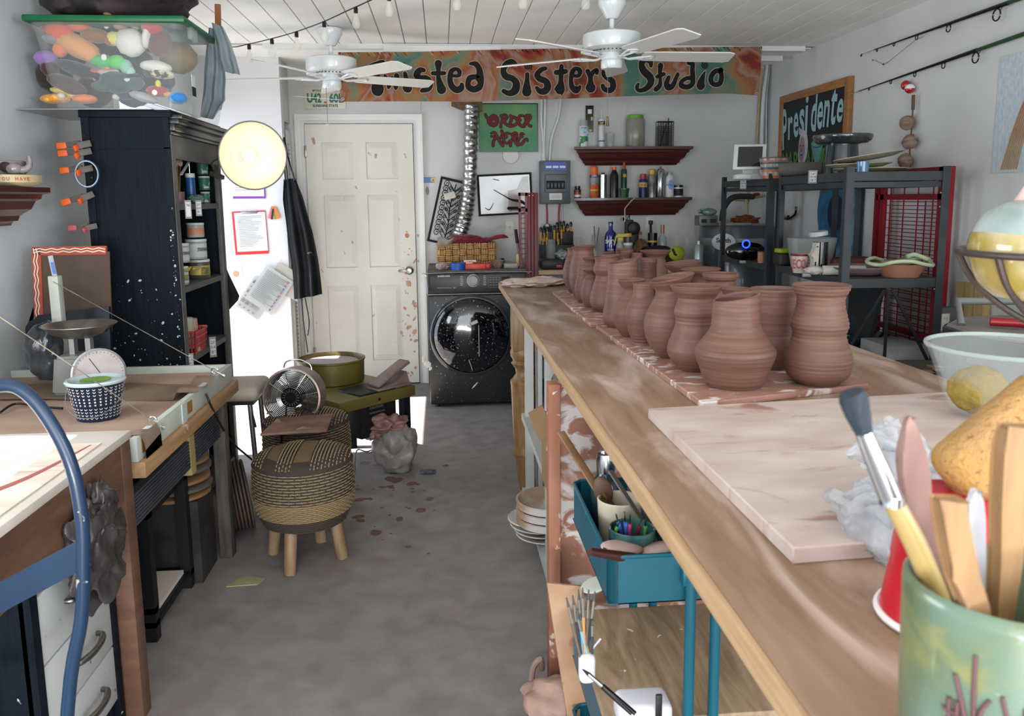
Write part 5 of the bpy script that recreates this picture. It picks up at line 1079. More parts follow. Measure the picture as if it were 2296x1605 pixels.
# bins on the cabinet
zc = cZ+.003
MB().b2(XL+.005, -1.20, 3.58, 4.05, cZ+.0005, cZ+.004).build('metal_sheet', mat('sheet_steel', '9A9C9C', r=.4, m=.6), None, 'thin grey metal sheet under the toy bin, overhanging toward the left wall', 'sheet')
def bin_(x0, x1, y0, y1, z0, h, label, lid=True, tp=.05):
    t = thing('storage_bin', label, 'storage bin', ((x0+x1)/2, (y0+y1)/2, z0))
    b = MB(); e = .0
    def ring(f, z, r=.04):
        X0, X1, Y0, Y1 = x0+tp*(1-f), x1-tp*(1-f), y0+tp*(1-f), y1-tp*(1-f); out = []
        for cx, cy, a in ((X1-r, Y1-r, 0), (X0+r, Y1-r, PI/2), (X0+r, Y0+r, PI), (X1-r, Y0+r, 1.5*PI)):
            for k in range(5): out.append(b.bm.verts.new((cx+r*math.cos(a+k*PI/8), cy+r*math.sin(a+k*PI/8), z)))
        return out
    R_ = [ring(0, z0), ring(.06, z0+.02), ring(.9, z0+h*.88), ring(1.05, z0+h*.90), ring(1.06, z0+h)]
    for A, B in zip(R_, R_[1:]):
        for i in range(len(A)): b.bm.faces.new((A[i], A[(i+1) % len(A)], B[(i+1) % len(A)], B[i]))
    b.bm.faces.new(R_[0][::-1]); b.build('tub', glass('bin_clear', 'C8CED0', r=.2, al=.2), t, sm=50)
    if lid:
        b = MB(); b.b2(x0-.02, x1+.02, y0-.02, y1+.02, z0+h-.012, z0+h+.016, bev=.01); b.build('lid', mat('lid_green', '14623A', '115533', r=.4, sc=3), t)
        MB().b2(x1-.002, x1+.02, y0+.08, y0+.16, z0+h-.06, z0+h-.01, bev=.004).build('latch', glass('bin_clear'), t)
    return t
bt = bin_(-1.66, -1.055, 3.575, 4.04, cZ+.005, .355, 'big clear storage bin with green lid, full of plush toys, on top of the cabinet')
q = aX(437, 187, -1.07); MB().b2(-1.078, -1.076, q.y-.02, q.y+.03, q.z-.015, q.z+.035).build('label', paper, bt); MB().b2(-1.078, -1.0755, q.y-.02, q.y+.03, q.z-.055, q.z-.016).build('label', txt, bt)
bin_(-1.50, -1.075, 4.06, 4.42, cZ+.005, .36, 'second clear storage bin behind the toy bin, draped with denim', lid=False)
def plush(px, py, d, ang, c, label, parts=(), c2=None, yy=3.66, g=None):
    q = aY(px, py, yy); t = thing('plush_toy', label, 'plush toy', q)
    m_ = mat('plush_'+c+(c2 or ''), c, c2, r=.95, sc=40 if not g else g, lo=.45, hi=.55, sheen=.3, bump=.4, bsc=180)
    M = Matrix.Translation(q) @ Matrix.Rotation(ang, 4, 'Y')
    b = MB(); b.ell((0, 0, 0), d, jit=.06, seed=px, M=M, sub=3); b.build('body', m_, t, sm=80)
    for nm, off, dd, cc in parts:
        b = MB(); b.ell(off, dd, M=M, sub=2, jit=.04); b.build(nm, mat('plush_'+cc, cc, r=.95, sheen=.3), t, sm=80)
plush(176, 105, (.10, .05, .045), .5, 'D89A5C', 'cream-orange plush toy with a shaggy orange mane in the bin', (('mane', (-.09, 0, .02), (.06, .045, .05), 'D4593A'), ('leg', (.1, 0, -.02), (.05, .02, .018), 'DDA66C'), ('mane', (-.06, 0, -.045), (.03, .03, .035), 'E0784A')))
plush(293, 95, (.062, .05, .058), .3, 'DCD9D2', 'white bell-shaped plush toy with a yellow head', (('head', (-.065, 0, -.006), (.035, .035, .03), 'D9CF66'),))
plush(358, 95, (.05, .045, .06), .2, '5C3A34', 'brown plush toy in a red and white cap', (('cap', (-.03, -.02, .05), (.045, .04, .03), 'B02030'), ('cap_trim', (-.045, -.02, .01), (.018, .04, .05), 'DAD4CE')))
plush(232, 138, (.05, .04, .028), 0, '4CB868', 'bright green plush toy with a white tag', (('head', (.06, -.01, -.004), (.035, .03, .03), '5FCB62'), ('tag', (.02, -.045, .01), (.012, .002, .014), 'E0E0DC')))
plush(350, 150, (.065, .04, .026), .1, 'D8D5CC', 'long white fluffy plush toy on the right side of the bin')
plush(362, 166, (.052, .04, .02), .1, '2B2E2A', 'black and white striped plush fish', (('fin', (-.055, 0, 0), (.02, .02, .02), '34352F'),), 'D8D2B4', g=30)
plush(260, 185, (.07, .05, .045), .2, '2A4A4E', 'dark teal plush toy slumped at the bottom middle', (('head', (.075, 0, .02), (.04, .04, .036), '30505A'), ('arm', (-.05, -.02, -.03), (.04, .025, .02), '2E5652')))
plush(150, 190, (.085, .05, .035), .45, '4A332C', 'dark brown plush dog lying at the lower left', (('head', (-.085, 0, .03), (.038, .035, .034), '3F2B26'), ('paw', (.01, -.03, -.05), (.016, .016, .014), 'CFC4B6')))
plush(140, 205, (.05, .03, .014), .2, 'D2B93A', 'bright yellow plush snake curled over the giraffe-patterned toy', (('tail', (.06, 0, -.01), (.045, .02, .012), 'D8C048'),))
plush(125, 222, (.062, .04, .02), 0, 'D28A2C', 'yellow and brown giraffe-patterned plush toy at the bottom left', (), 'E8B85A', g=34)
plush(190, 222, (.05, .04, .02), 0, 'E8823A', 'bright orange plush toy on the bottom of the bin')
plush(355, 205, (.05, .04, .024), .1, 'A32430', 'dark red plush toy with yellow feet and a white tag', (('foot', (.045, -.01, -.01), (.022, .02, .012), 'CF9A2E'), ('tuft', (.005, -.02, .03), (.012, .012, .016), 'DCCB40'), ('tag', (0, -.045, -.01), (.012, .002, .012), 'DCDAD2')))
plush(322, 218, (.06, .04, .02), .3, '9FA0A6', 'light grey plush toy with a curled trunk near the bottom right')
plush(398, 220, (.04, .045, .026), 0, '2F7FBE', 'sky blue plush toy in the bottom right corner')
plush(102, 130, (.045, .04, .03), 0, '8E6CB0', 'lilac plush toy at the left side of the bin')
plush(118, 88, (.04, .04, .02), .2, '7C828A', 'grey plush toy at the upper left', (('head', (-.03, 0, .03), (.026, .026, .02), '8A5A40'),))
plush(178, 60, (.055, .04, .022), .2, 'D2653A', 'orange plush crab-shaped toy near the lid', (('claw', (.06, 0, -.01), (.03, .02, .012), 'CF6A40'),))
plush(215, 80, (.06, .05, .03), .1, '8A5A34', 'mid brown plush bear under the orange toy', (('head', (.06, 0, -.01), (.03, .03, .028), '935F38'),))
plush(265, 55, (.04, .04, .02), .6, '9A7046', 'tan plush toy with long ears near the lid', (('ear', (.05, 0, .03), (.03, .012, .01), 'A57B50'), ('ear', (-.05, 0, .01), (.035, .012, .01), 'A57B50')))
plush(175, 155, (.09, .05, .03), .35, '1D2330', 'navy black plush toy across the middle of the bin', (('tail', (.08, 0, 0), (.03, .03, .02), '1C2029'),))
plush(205, 160, (.05, .03, .012), .2, 'C4603A', 'rust orange plush lizard lying over the navy toy', (('leg', (-.05, 0, .015), (.03, .012, .008), 'C8683F'), ('leg', (.02, -.01, -.02), (.01, .012, .018), 'C8683F')))
plush(235, 163, (.03, .03, .014), 0, 'C9A6A4', 'pale pink long-nosed plush toy in the middle', (('snout', (.035, 0, .008), (.025, .008, .006), 'C8B8A0'),))
plush(283, 150, (.026, .03, .03), 0, '8FC0A8', 'pale aqua plush snake coil', (('coil', (.02, -.01, -.02), (.02, .02, .02), '9CCABC'),))
plush(300, 175, (.04, .035, .02), 0, '16181A', 'black and white plush whale', (('belly', (-.012, -.02, -.012), (.025, .02, .01), 'D8D6D0'),))
plush(238, 58, (.01, .005, .012), 0, 'DADAD4', 'folded white paper toy tag just under the lid')
plush(340, 60, (.05, .04, .03), 0, '98243C', 'crimson plush toy tucked behind the capped bear', yy=3.72)
plush(282, 208, (.05, .04, .03), 0, '2B3442', 'slate blue plush toy at the bottom between teal and grey ones', (('foot', (-.035, -.02, -.02), (.016, .016, .014), 'D0CCC4'), ('beak', (0, -.03, .0), (.024, .012, .012), 'C4542C')), yy=3.7)
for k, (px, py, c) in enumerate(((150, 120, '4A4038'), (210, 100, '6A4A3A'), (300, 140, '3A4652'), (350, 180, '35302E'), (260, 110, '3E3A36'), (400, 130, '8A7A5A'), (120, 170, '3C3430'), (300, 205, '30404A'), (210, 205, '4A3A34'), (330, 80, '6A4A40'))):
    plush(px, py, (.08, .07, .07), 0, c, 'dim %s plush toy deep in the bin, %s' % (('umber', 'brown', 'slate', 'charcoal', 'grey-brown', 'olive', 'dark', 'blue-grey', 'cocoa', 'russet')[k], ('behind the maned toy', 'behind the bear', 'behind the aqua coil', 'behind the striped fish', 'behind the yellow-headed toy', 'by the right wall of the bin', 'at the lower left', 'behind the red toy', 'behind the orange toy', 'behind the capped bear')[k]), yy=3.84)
crumple('duffel_bag', (-1.37, 3.80, 2.345), (.32, .25, .115), mat('camo_bag', '1E1B1D', '453A3C', r=.6, sc=9, lo=.4, hi=.55, bump=.5, bsc=14), 'dark camouflage duffel bag lying on the green bin lid', 'bag', 4, .14, 2, flat=2.22)
MB().box(aY(489, 50, 4.25), (.026, .018, .17), rot=(0, .04, 0)).build('wood_lath', mat('orange_wood', '8E5630', '9C6238', r=.5, sc=6, st=(4, 4, .5)), None, 'varnished wooden lath sticking up behind the denim jacket', 'stick')
den = mat('denim_grey', 'A3B2B5', '93A2A8', r=.85, sc=12, bump=.2, bsc=200)
b = MB(); clothsheet(b, [(468, 62), (461, 110), (456, 160), (452, 220), (448, 262)], [(488, 64), (500, 120), (508, 180), (507, 225), (480, 268)], 4.02, .014, 2.5, 16, 24, seed=1)
clothsheet(b, [(474, 50), (484, 90), (492, 130), (500, 160)], [(500, 60), (519, 98), (531, 138), (538, 168)], 4.0, .012, 1.5, 12, 16, seed=2)
clothsheet(b, [(470, 215), (476, 240), (482, 252)], [(504, 190), (502, 225), (496, 246)], 4.05, .006, 1, 6, 8, seed=5); b.build('denim_jacket', den, None, 'faded grey-blue denim jacket hanging over the end of the clear bins', 'jacket', sm=70)
# clamp lamp
lc = aY(568, 349, 3.95); n_ = Vector((.45, -.89, -.06)).normalized(); rt = Vector((0, 0, 1)).cross(n_).normalized(); M = basis(rt, n_.cross(rt), n_, lc)
t = thing('clamp_lamp', 'lit clamp lamp with a big bell shade, cream inside, on the cabinet front edge', 'lamp', lc)
LR = .158
sp_ = [(LR, 0), (LR*.97, -.03), (LR*.88, -.07), (LR*.70, -.115), (LR*.45, -.15), (LR*.38, -.155)]
MB().lathe([(r_+.002, z) for r_, z in sp_]+[(.001, -.157)], M=M, n=56, cap0=False).build('shade', mat('lamp_olive', '5C574A', r=.35, m=.5), t)
b = MB(); b.lathe([(r_-.001, z+.001) for r_, z in sp_]+[(LR*.30, -.15), (.001, -.151)], M=M, n=56, cap0=False); b.build('reflector', mat('reflector_cream', 'DEDBC2', 'D6D3B6', r=.35, sc=3), t)
b = MB(); b.tube([M @ Vector((LR*math.cos(a), LR*math.sin(a), 0)) for a in [2*PI*k/48 for k in range(48)]], .0035, 8, closed=True); b.build('rim', mat('lamp_rim', '6A5E5E', r=.4), t)
MB().lathe([(.03, -.235), (.045, -.22), (.05, -.155), (.001, -.154)], M=M, n=32).build('socket_cup', mat('lamp_olive'), t)
MB().lathe([(.017, -.15), (.017, -.115), (.02, -.11)], M=M, n=20).build('bulb_base', mat('bulb_grey', '8C8C88', r=.4), t)
MB().ell((0, 0, -.082), (.031, .031, .034), M=M).build('bulb', mat('bulb_lit', 'FFF6E8', em=3), t)
l = bpy.data.lights.new('lamp_bulb', 'POINT'); l.energy = .32; l.color = (1, .93, .8); l.shadow_soft_size = .03; lo_ = bpy.data.objects.new('bulb_light', l); COL.objects.link(lo_); lo_.parent = t; lo_.location = (M @ Vector((0, 0, -.035)))-lc
b = MB(); b.tube([M @ Vector((0, 0, -.22)), Vector((cXf+.03, 4.15, 1.66)), Vector((cXf+.01, 4.2, 1.62))], .006, 8, sm=4); b.bar((cXf+.01, 4.17, 1.60), (cXf+.035, 4.25, 1.58), .03, .02); b.build('clamp', mat('lamp_olive'), t)
# pinned things on the closet wall
yw = YP-.004
def sheetpx(x0, y0, x1, y1, name, mt, parent=None, off=0, rot=0, th=.0015, **k):
    cx, cz, w_, h_ = boxY(x0, y0, x1, y1, yw); M = basis((1, 0, 0), (0, 0, 1), (0, -1, 0), (cx, yw-off, cz+h_/2)) @ Matrix.Rotation(rot, 4, 'Z')
    MB().box((0, 0, 0), (w_, h_, th), M=M).build(name, mt, parent, **k); return M, w_, h_
def lines(M, w_, h_, n, parent, mt=txtg, z=.0014, l=.8, seed=0):
    random.seed(seed); b = MB()
    for k in range(n): ww = w_*l*random.uniform(.55, 1); b.box((-w_*l/2+ww/2, h_*(.40-.8*k/n), z), (ww, h_*.010, .0004), M=M)
    b.build('printed_lines', mt, parent, sm=0)
t = thing('clipboard', 'purple clipboard of papers on the white closet wall, half behind the lamp', 'clipboard', aY(556, 446, yw))
sheetpx(520, 352, 593, 445, 'board', mat('purple_board', '8238A8', r=.4), t, .003); M, w_, h_ = sheetpx(519, 350, 591, 440, 'paper', paper, t, .006, -.01); lines(M, w_, h_, 14, t, seed=1)
t = thing('clipboard', 'red clipboard with a printed page hanging on the white closet wall', 'clipboard', aY(561, 571, yw))
sheetpx(524, 473, 599, 570, 'board', mat('red_board', 'D02A2C', r=.4), t, .003, .03); M, w_, h_ = sheetpx(529, 476, 598, 563, 'paper', paper, t, .006, .03); lines(M, w_, h_, 22, t, seed=2)
sheetpx(541, 474, 577, 479, 'clip', mat('chrome'), t, .010, .03, .006)
t = thing('colour_swatches', 'ring of rainbow colour swatches with a marker pen hung on the closet wall', 'swatches', aY(620, 490, yw))
for k, c in enumerate(('E0806C', 'D8508A', '9A6CC0', 'D2A030', '4CA048', 'E07A30')):
    q = aY(613, 462, yw-.004-.001*k); M = basis((1, 0, 0), (0, 0, 1), (0, -1, 0), q) @ Matrix.Rotation(-.35+.14*k, 4, 'Z'); MB().box((0, -.05, 0), (.028, .09, .001), M=M).build('swatch', mat('sw_'+c, c, r=.5), t)
MB().tube([aY(612, 468, yw-.014), aY(609, 492, yw-.014)], .005, 8).build('marker', txt, t)
def pg(x, y, w_, h_, rot, label, n=0, photos=False, mt=paper, off=.004, extra=None):
    q = aY(x, y, yw-off); t = thing('paper_sheet', label, 'paper', q); M = basis((1, 0, 0), (0, 0, 1), (0, -1, 0), q) @ Matrix.Rotation(rot, 4, 'Z')
    MB().sheet(lambda u, v: M @ Vector(((u-.5)*w_, (v-.5)*h_, .012*math.sin(u*2.5)*v)), 6, 6, .0006).build('sheet', mt, t)
    if n: lines(M @ Matrix.Translation((0, 0, .012)), w_, h_, n, t, seed=n)
    if photos:
        random.seed(4); b = MB()
        for i in range(4):
            for j in range(6): b.box((-w_*.36+w_*.2*i, -h_*.4+h_*.15*j, .013), (w_*.13 if j % 2 else w_*.08, h_*.09 if j % 2 else h_*.04, .0006), M=M)
        b.build('printed_pictures', mat('photo_grey', '8E8A86', '6A6462', r=.6, sc=30), t, sm=0)
    if extra:
        b = MB()
        for i in range(9): b.box((w_*.36, -h_*.4+h_*.1*i, .013), (w_*.05, h_*.06, .0006), M=M)
        b.build('coloured_letters', mat('multi', 'B04A4A', '4A6AB0', r=.6, sc=30), t, sm=0)
pg(574, 667, .19, .27, -.62, 'sheet of small ceramic product photos hung askew on the closet wall', photos=True, off=.006)
pg(604, 650, .23, .30, -.62, 'printed page of text overlapping the product-photo sheet', n=20, off=.02, extra=True)
pg(645, 632, .25, .20, -.5, 'cream-edged curling page behind the printed text page', off=.012, mt=mat('paper_cream', 'D8D2C8', r=.7))
MB().tube([aY(544, 596, yw-.012), aY(543, 608, yw-.014), aY(545, 620, yw-.012)], .002, 6).build('wall_hook', mat('chrome'), None, 'small metal hook above the product-photo sheet', 'hook')
MB().lathe([(.022, 0), (.02, .004), (.001, .004)], M=basis((1, 0, 0), (0, 0, 1), (0, -1, 0), aY(529, 614, YP)), n=14).build('clay_blob', mat('clay_tan', 'C49A70', r=.7), None, 'round tan clay blob stuck on the closet wall', 'clay')
# apron
apm = mat('black_apron', '16171A', '202226', r=.55, sc=6, sp=.70, spc='A88878', spsc=16)
t = thing('apron', 'long black waterproof apron with clay spots hanging beside the door', 'apron', aY(680, 675, 5.98))
b = MB(); clothsheet(b, [(636, 402), (634, 450), (645, 540), (656, 620), (658, 672)], [(662, 400), (678, 440), (700, 520), (714, 590), (722, 660)], 5.96, .02, 2.2, 18, 26, seed=0); b.build('cloth', apm, t, sm=70)
b = MB(); h_ = aY(637, 308, 5.99); b.tube([aY(640, 405, 5.95), aY(636, 350, 5.97), h_, aY(645, 350, 5.97), aY(661, 405, 5.95)], .006, 6, sm=3); b.tube([aY(645, 405, 5.94), aY(640, 350, 5.96), h_], .006, 6, sm=3); b.build('neck_strap', mat('gloss_black'), t)
b = MB(); b.tube([aY(676, 668, 5.95), aY(680, 720, 5.95), aY(690, 790, 5.95)], .005, 6, sm=3); b.tube([aY(684, 668, 5.94), aY(693, 720, 5.94), aY(690, 752, 5.94)], .005, 6, sm=3); b.build('tie_strings', mat('gloss_black'), t)
b = MB(); b.tube([(XPn+.001, 6.0+.06, h_.z+.03), (XPn+.02, 6.0, h_.z+.02), h_+Vector((0, 0, -.005)), h_+Vector((-.01, 0, .02))], .002, 6, sm=3); b.build('wall_hook', mat('chrome'), None, 'small wire hook holding the black apron', 'hook')
# ================================================ ceiling
fanw = mat('fan_white', 'D3D8D8', r=.25, coat=.3); bladew = mat('fan_blade', 'D9D8D2', r=.45)
def ceiling_fan(x, y, a0, label, chain, drop=0):
    t = thing('ceiling_fan', label, 'ceiling fan', (x, y, H-.01))
    MB().lathe([(.001, -.10), (.03, -.098), (.04, -.085), (.055, -.06), (.072, -.03), (.072, -.002), (.001, 0)], (x, y, H-.006), 36).build('canopy', fanw, t)
    MB().cyl((x, y, H-.1), (x, y, H-.17), .013, n=16).build('downrod', fanw, t)
    zt = H-.165
    MB().lathe([(.03, 0), (.06, -.004), (.135, -.012), (.15, -.02), (.152, -.075), (.146, -.09), (.12, -.103), (.075, -.112), (.001, -.112)], (x, y, zt), 48).build('motor_housing', fanw, t)
    b = MB()
    for k in range(36):
        a = 2*PI*k/36; b.box((x+.112*math.cos(a), y+.112*math.sin(a), zt-.1045), (.036, .006, .004), rot=(0, .32, a))
    b.build('vent_slots', mat('vent_dark', '3C3F40', r=.7), t)
    MB().lathe([(.055, 0), (.055, -.03), (.05, -.034), (.056, -.038), (.056, -.07), (.05, -.078), (.001, -.08)], (x, y, zt-.112), 36).build('switch_housing', fanw, t)
    zb = zt-.125
    for k in range(5):
        a = a0+2*PI*k/5; M = Matrix.Translation((x, y, zb)) @ Matrix.Rotation(a, 4, 'Z')
        b = MB()
        b.tube([(.05, 0, .0), (.09, .0, -.012), (.13, .015, -.008), (.20, .03, -.002)], .006, 8, sm=3); b.tube([(.09, 0, -.012), (.13, -.015, -.008), (.20, -.03, -.002)], .006, 8, sm=3)
        b.tube([(.20, .03, -.002), (.225, .0, -.003), (.20, -.03, -.002), (.17, 0, -.004)], .005, 8, closed=True, sm=3)
        bmesh.ops.transform(b.bm, matrix=M, verts=b.bm.verts); b.build('blade_iron', fanw, t)
        Mb = M @ Matrix.Rotation(-.21, 4, 'X')
        b = MB(); b.prism([(.16, -.05), (.19, -.056), (.62, -.066), (.655, -.05), (.66, .05), (.63, .066), (.19, .056), (.16, .05)], .006, Mb); b.build('blade', bladew, t)
    q = Vector((x-.03, y-.05, zt-.185)); 
    MB().cyl(q, q-Vector((0, 0, chain)), .0014, n=6).build('pull_chain', mat('grey_steel'), t)
    if drop: MB().lathe([(.004, .05), (.006, .04), (.005, .035), (.009, 0), (.001, 0)], q-Vector((0, 0, chain+.04)), 16).build('chain_pull', mat('antique_brass', '6E5C44', r=.4, m=.7), t)
    else: MB().lathe([(.001, .016), (.014, .012), (.016, .006), (.014, 0), (.001, -.001)], q-Vector((0, 0, chain+.008)), 20).build('chain_pull', glass('clear_knob', 'D0D4D2', al=.5), t)
    return t
ceiling_fan(-.635, 5.06, math.radians(98), 'white five-blade ceiling fan in front of the closet and the banner start', .22)
ceiling_fan(.905, 4.28, math.radians(75), 'white five-blade ceiling fan nearer the camera, over the vases, with a brass-ended chain', .26, 1)
# string lights: the cord sags across the ceiling; each bulb hangs from its own socket
t = thing('string_lights', 'black cord of clear teardrop string bulbs sagging under the ceiling', 'string lights', (-1.0, 5.0, 2.4))
Pc = [aY(515, 105, 5.05), aY(556, 99, 4.98), aY(608, 87, 4.88), aY(664, 71, 4.75), aY(727, 48, 4.55), aY(797, 16, 4.35), aY(872, -22, 4.2), aY(1020, -30, 4.05), aY(1170, -32, 4.0), aY(1310, -30, 3.95), aY(1500, -60, 3.9)]
for p in Pc: p.z = min(p.z, H-.015)
Pc[-1].z = H-.012; Pc.insert(0, Vector((-1.45, 5.4, H-.012)))
MB().tube(Pc, .003, 6, sm=5).build('cord', mat('black_rubber'), t)
cg = glass('bulb_glass', 'E4E0D4', al=.28)
for k, (x, yb) in enumerate(((556, 131), (608, 120), (664, 105), (727, 75), (799, 53), (874, 14), (1025, 8), (1173, 14), (1313, 10))):
    p = Pc[k+2]; s = sc_at(p); p = Vector((aY(x, 60, p.y).x, p.y, p.z))
    tt = MB().lathe([(.009, 0), (.011, -.006), (.011, -.028), (.009, -.03)], p, 12).build('socket', mat('gloss_black'), t)
    MB().lathe([(.007, -.03), (.012, -.045), (.021, -.075), (.022, -.09), (.015, -.104), (.001, -.108)], p, 18).build('bulb', cg, tt)
b = MB(); h0 = aY(628, 213, YB-.06); h1 = aY(765, 224, 5.56); b.tube([h0, h1], .0018, 6); bcord = b
b = MB(); b.tube([h0+Vector((-.01, 0, .01)), h0+Vector((.005, 0, .02)), h0+Vector((.008, 0, -.01)), h0+Vector((-.012, 0, -.006)), Vector((XPn+.0, h0.y, h0.z-.0))], .0022, 6, sm=4); b.build('wall_hook', mat('chrome'), None, 'small screw hook on the closet corner holding the banner cord', 'hook')
# ================================================ banner
BY = 5.47
def banner_pt(px, py, Y=BY): return aY(px, py, Y)
tp = [(758, 117), (940, 116), (1050, 113), (1240, 109), (1300, 110), (1500, 107), (1709, 104)]; bt_ = [(763, 228), (900, 227), (1060, 228), (1240, 222), (1400, 216), (1600, 210), (1640, 210), (1702, 214)]
def interp(P, u):
    x = P[0][0]+(P[-1][0]-P[0][0])*u
    for (a, ya), (c, yc) in zip(P, P[1:]):
        if x <= c: return x, ya+(yc-ya)*(x-a)/(c-a)
    return P[-1]
t = ban = thing('banner', 'long painted canvas banner reading Twisted Sisters Studio in fat black letters', 'banner', aY(1235, 225, BY))
bm_ = bpy.data.materials.new('banner_paint'); bm_.use_nodes = True; N = bm_.node_tree.nodes; L = bm_.node_tree.links
tc = N.new('ShaderNodeTexCoord'); mp = N.new('ShaderNodeMapping'); mp.inputs['Scale'].default_value = (1, 1, .7); L.new(tc.outputs['Object'], mp.inputs[0])
nz = N.new('ShaderNodeTexNoise'); nz.inputs['Scale'].default_value = 2.9; nz.inputs['Detail'].default_value = 4; nz.inputs['Distortion'].default_value = .8; L.new(mp.outputs[0], nz.inputs['Vector'])
rp = N.new('ShaderNodeValToRGB'); rp.color_ramp.elements[0].position = .36; rp.color_ramp.elements[1].position = .65
rp.color_ramp.elements[0].color = srgb('6A4236'); rp.color_ramp.elements[1].color = srgb('5E8A7E')
for p_, c in ((.40, 'A03A30'), (.44, 'B0764A'), (.48, 'B99A8A'), (.515, 'A8684E'), (.55, 'B5834E'), (.595, '8E947A')): rp.color_ramp.elements.new(p_).color = srgb(c)
L.new(nz.outputs['Fac'], rp.inputs[0]); L.new(rp.outputs[0], N['Principled BSDF'].inputs['Base Color']); N['Principled BSDF'].inputs['Roughness'].default_value = .75
bcord.build('tie_cord', mat('white_cord', 'C9CCC8', r=.7), t)
b = MB()
def bf(u, v):
    a = interp(tp, u); c = interp(bt_, u); x = a[0]*(1-v)+c[0]*v; y = a[1]*(1-v)+c[1]*v
    p = banner_pt(x, y); p.y += .006*math.sin(u*14)*v; return p
b.sheet(bf, 80, 8, .0015); b.build('canvas', bm_, t, sm=60)
for x, y in ((768, 121), (769, 222), (1703, 107), (1697, 210)):
    MB().lathe([(.010, 0), (.009, .002), (.004, .002), (.004, 0)], M=basis((1, 0, 0), (0, 0, 1), (0, -1, 0), aY(x, y, BY-.012)), n=16).build('grommet', mat('chrome'), t)
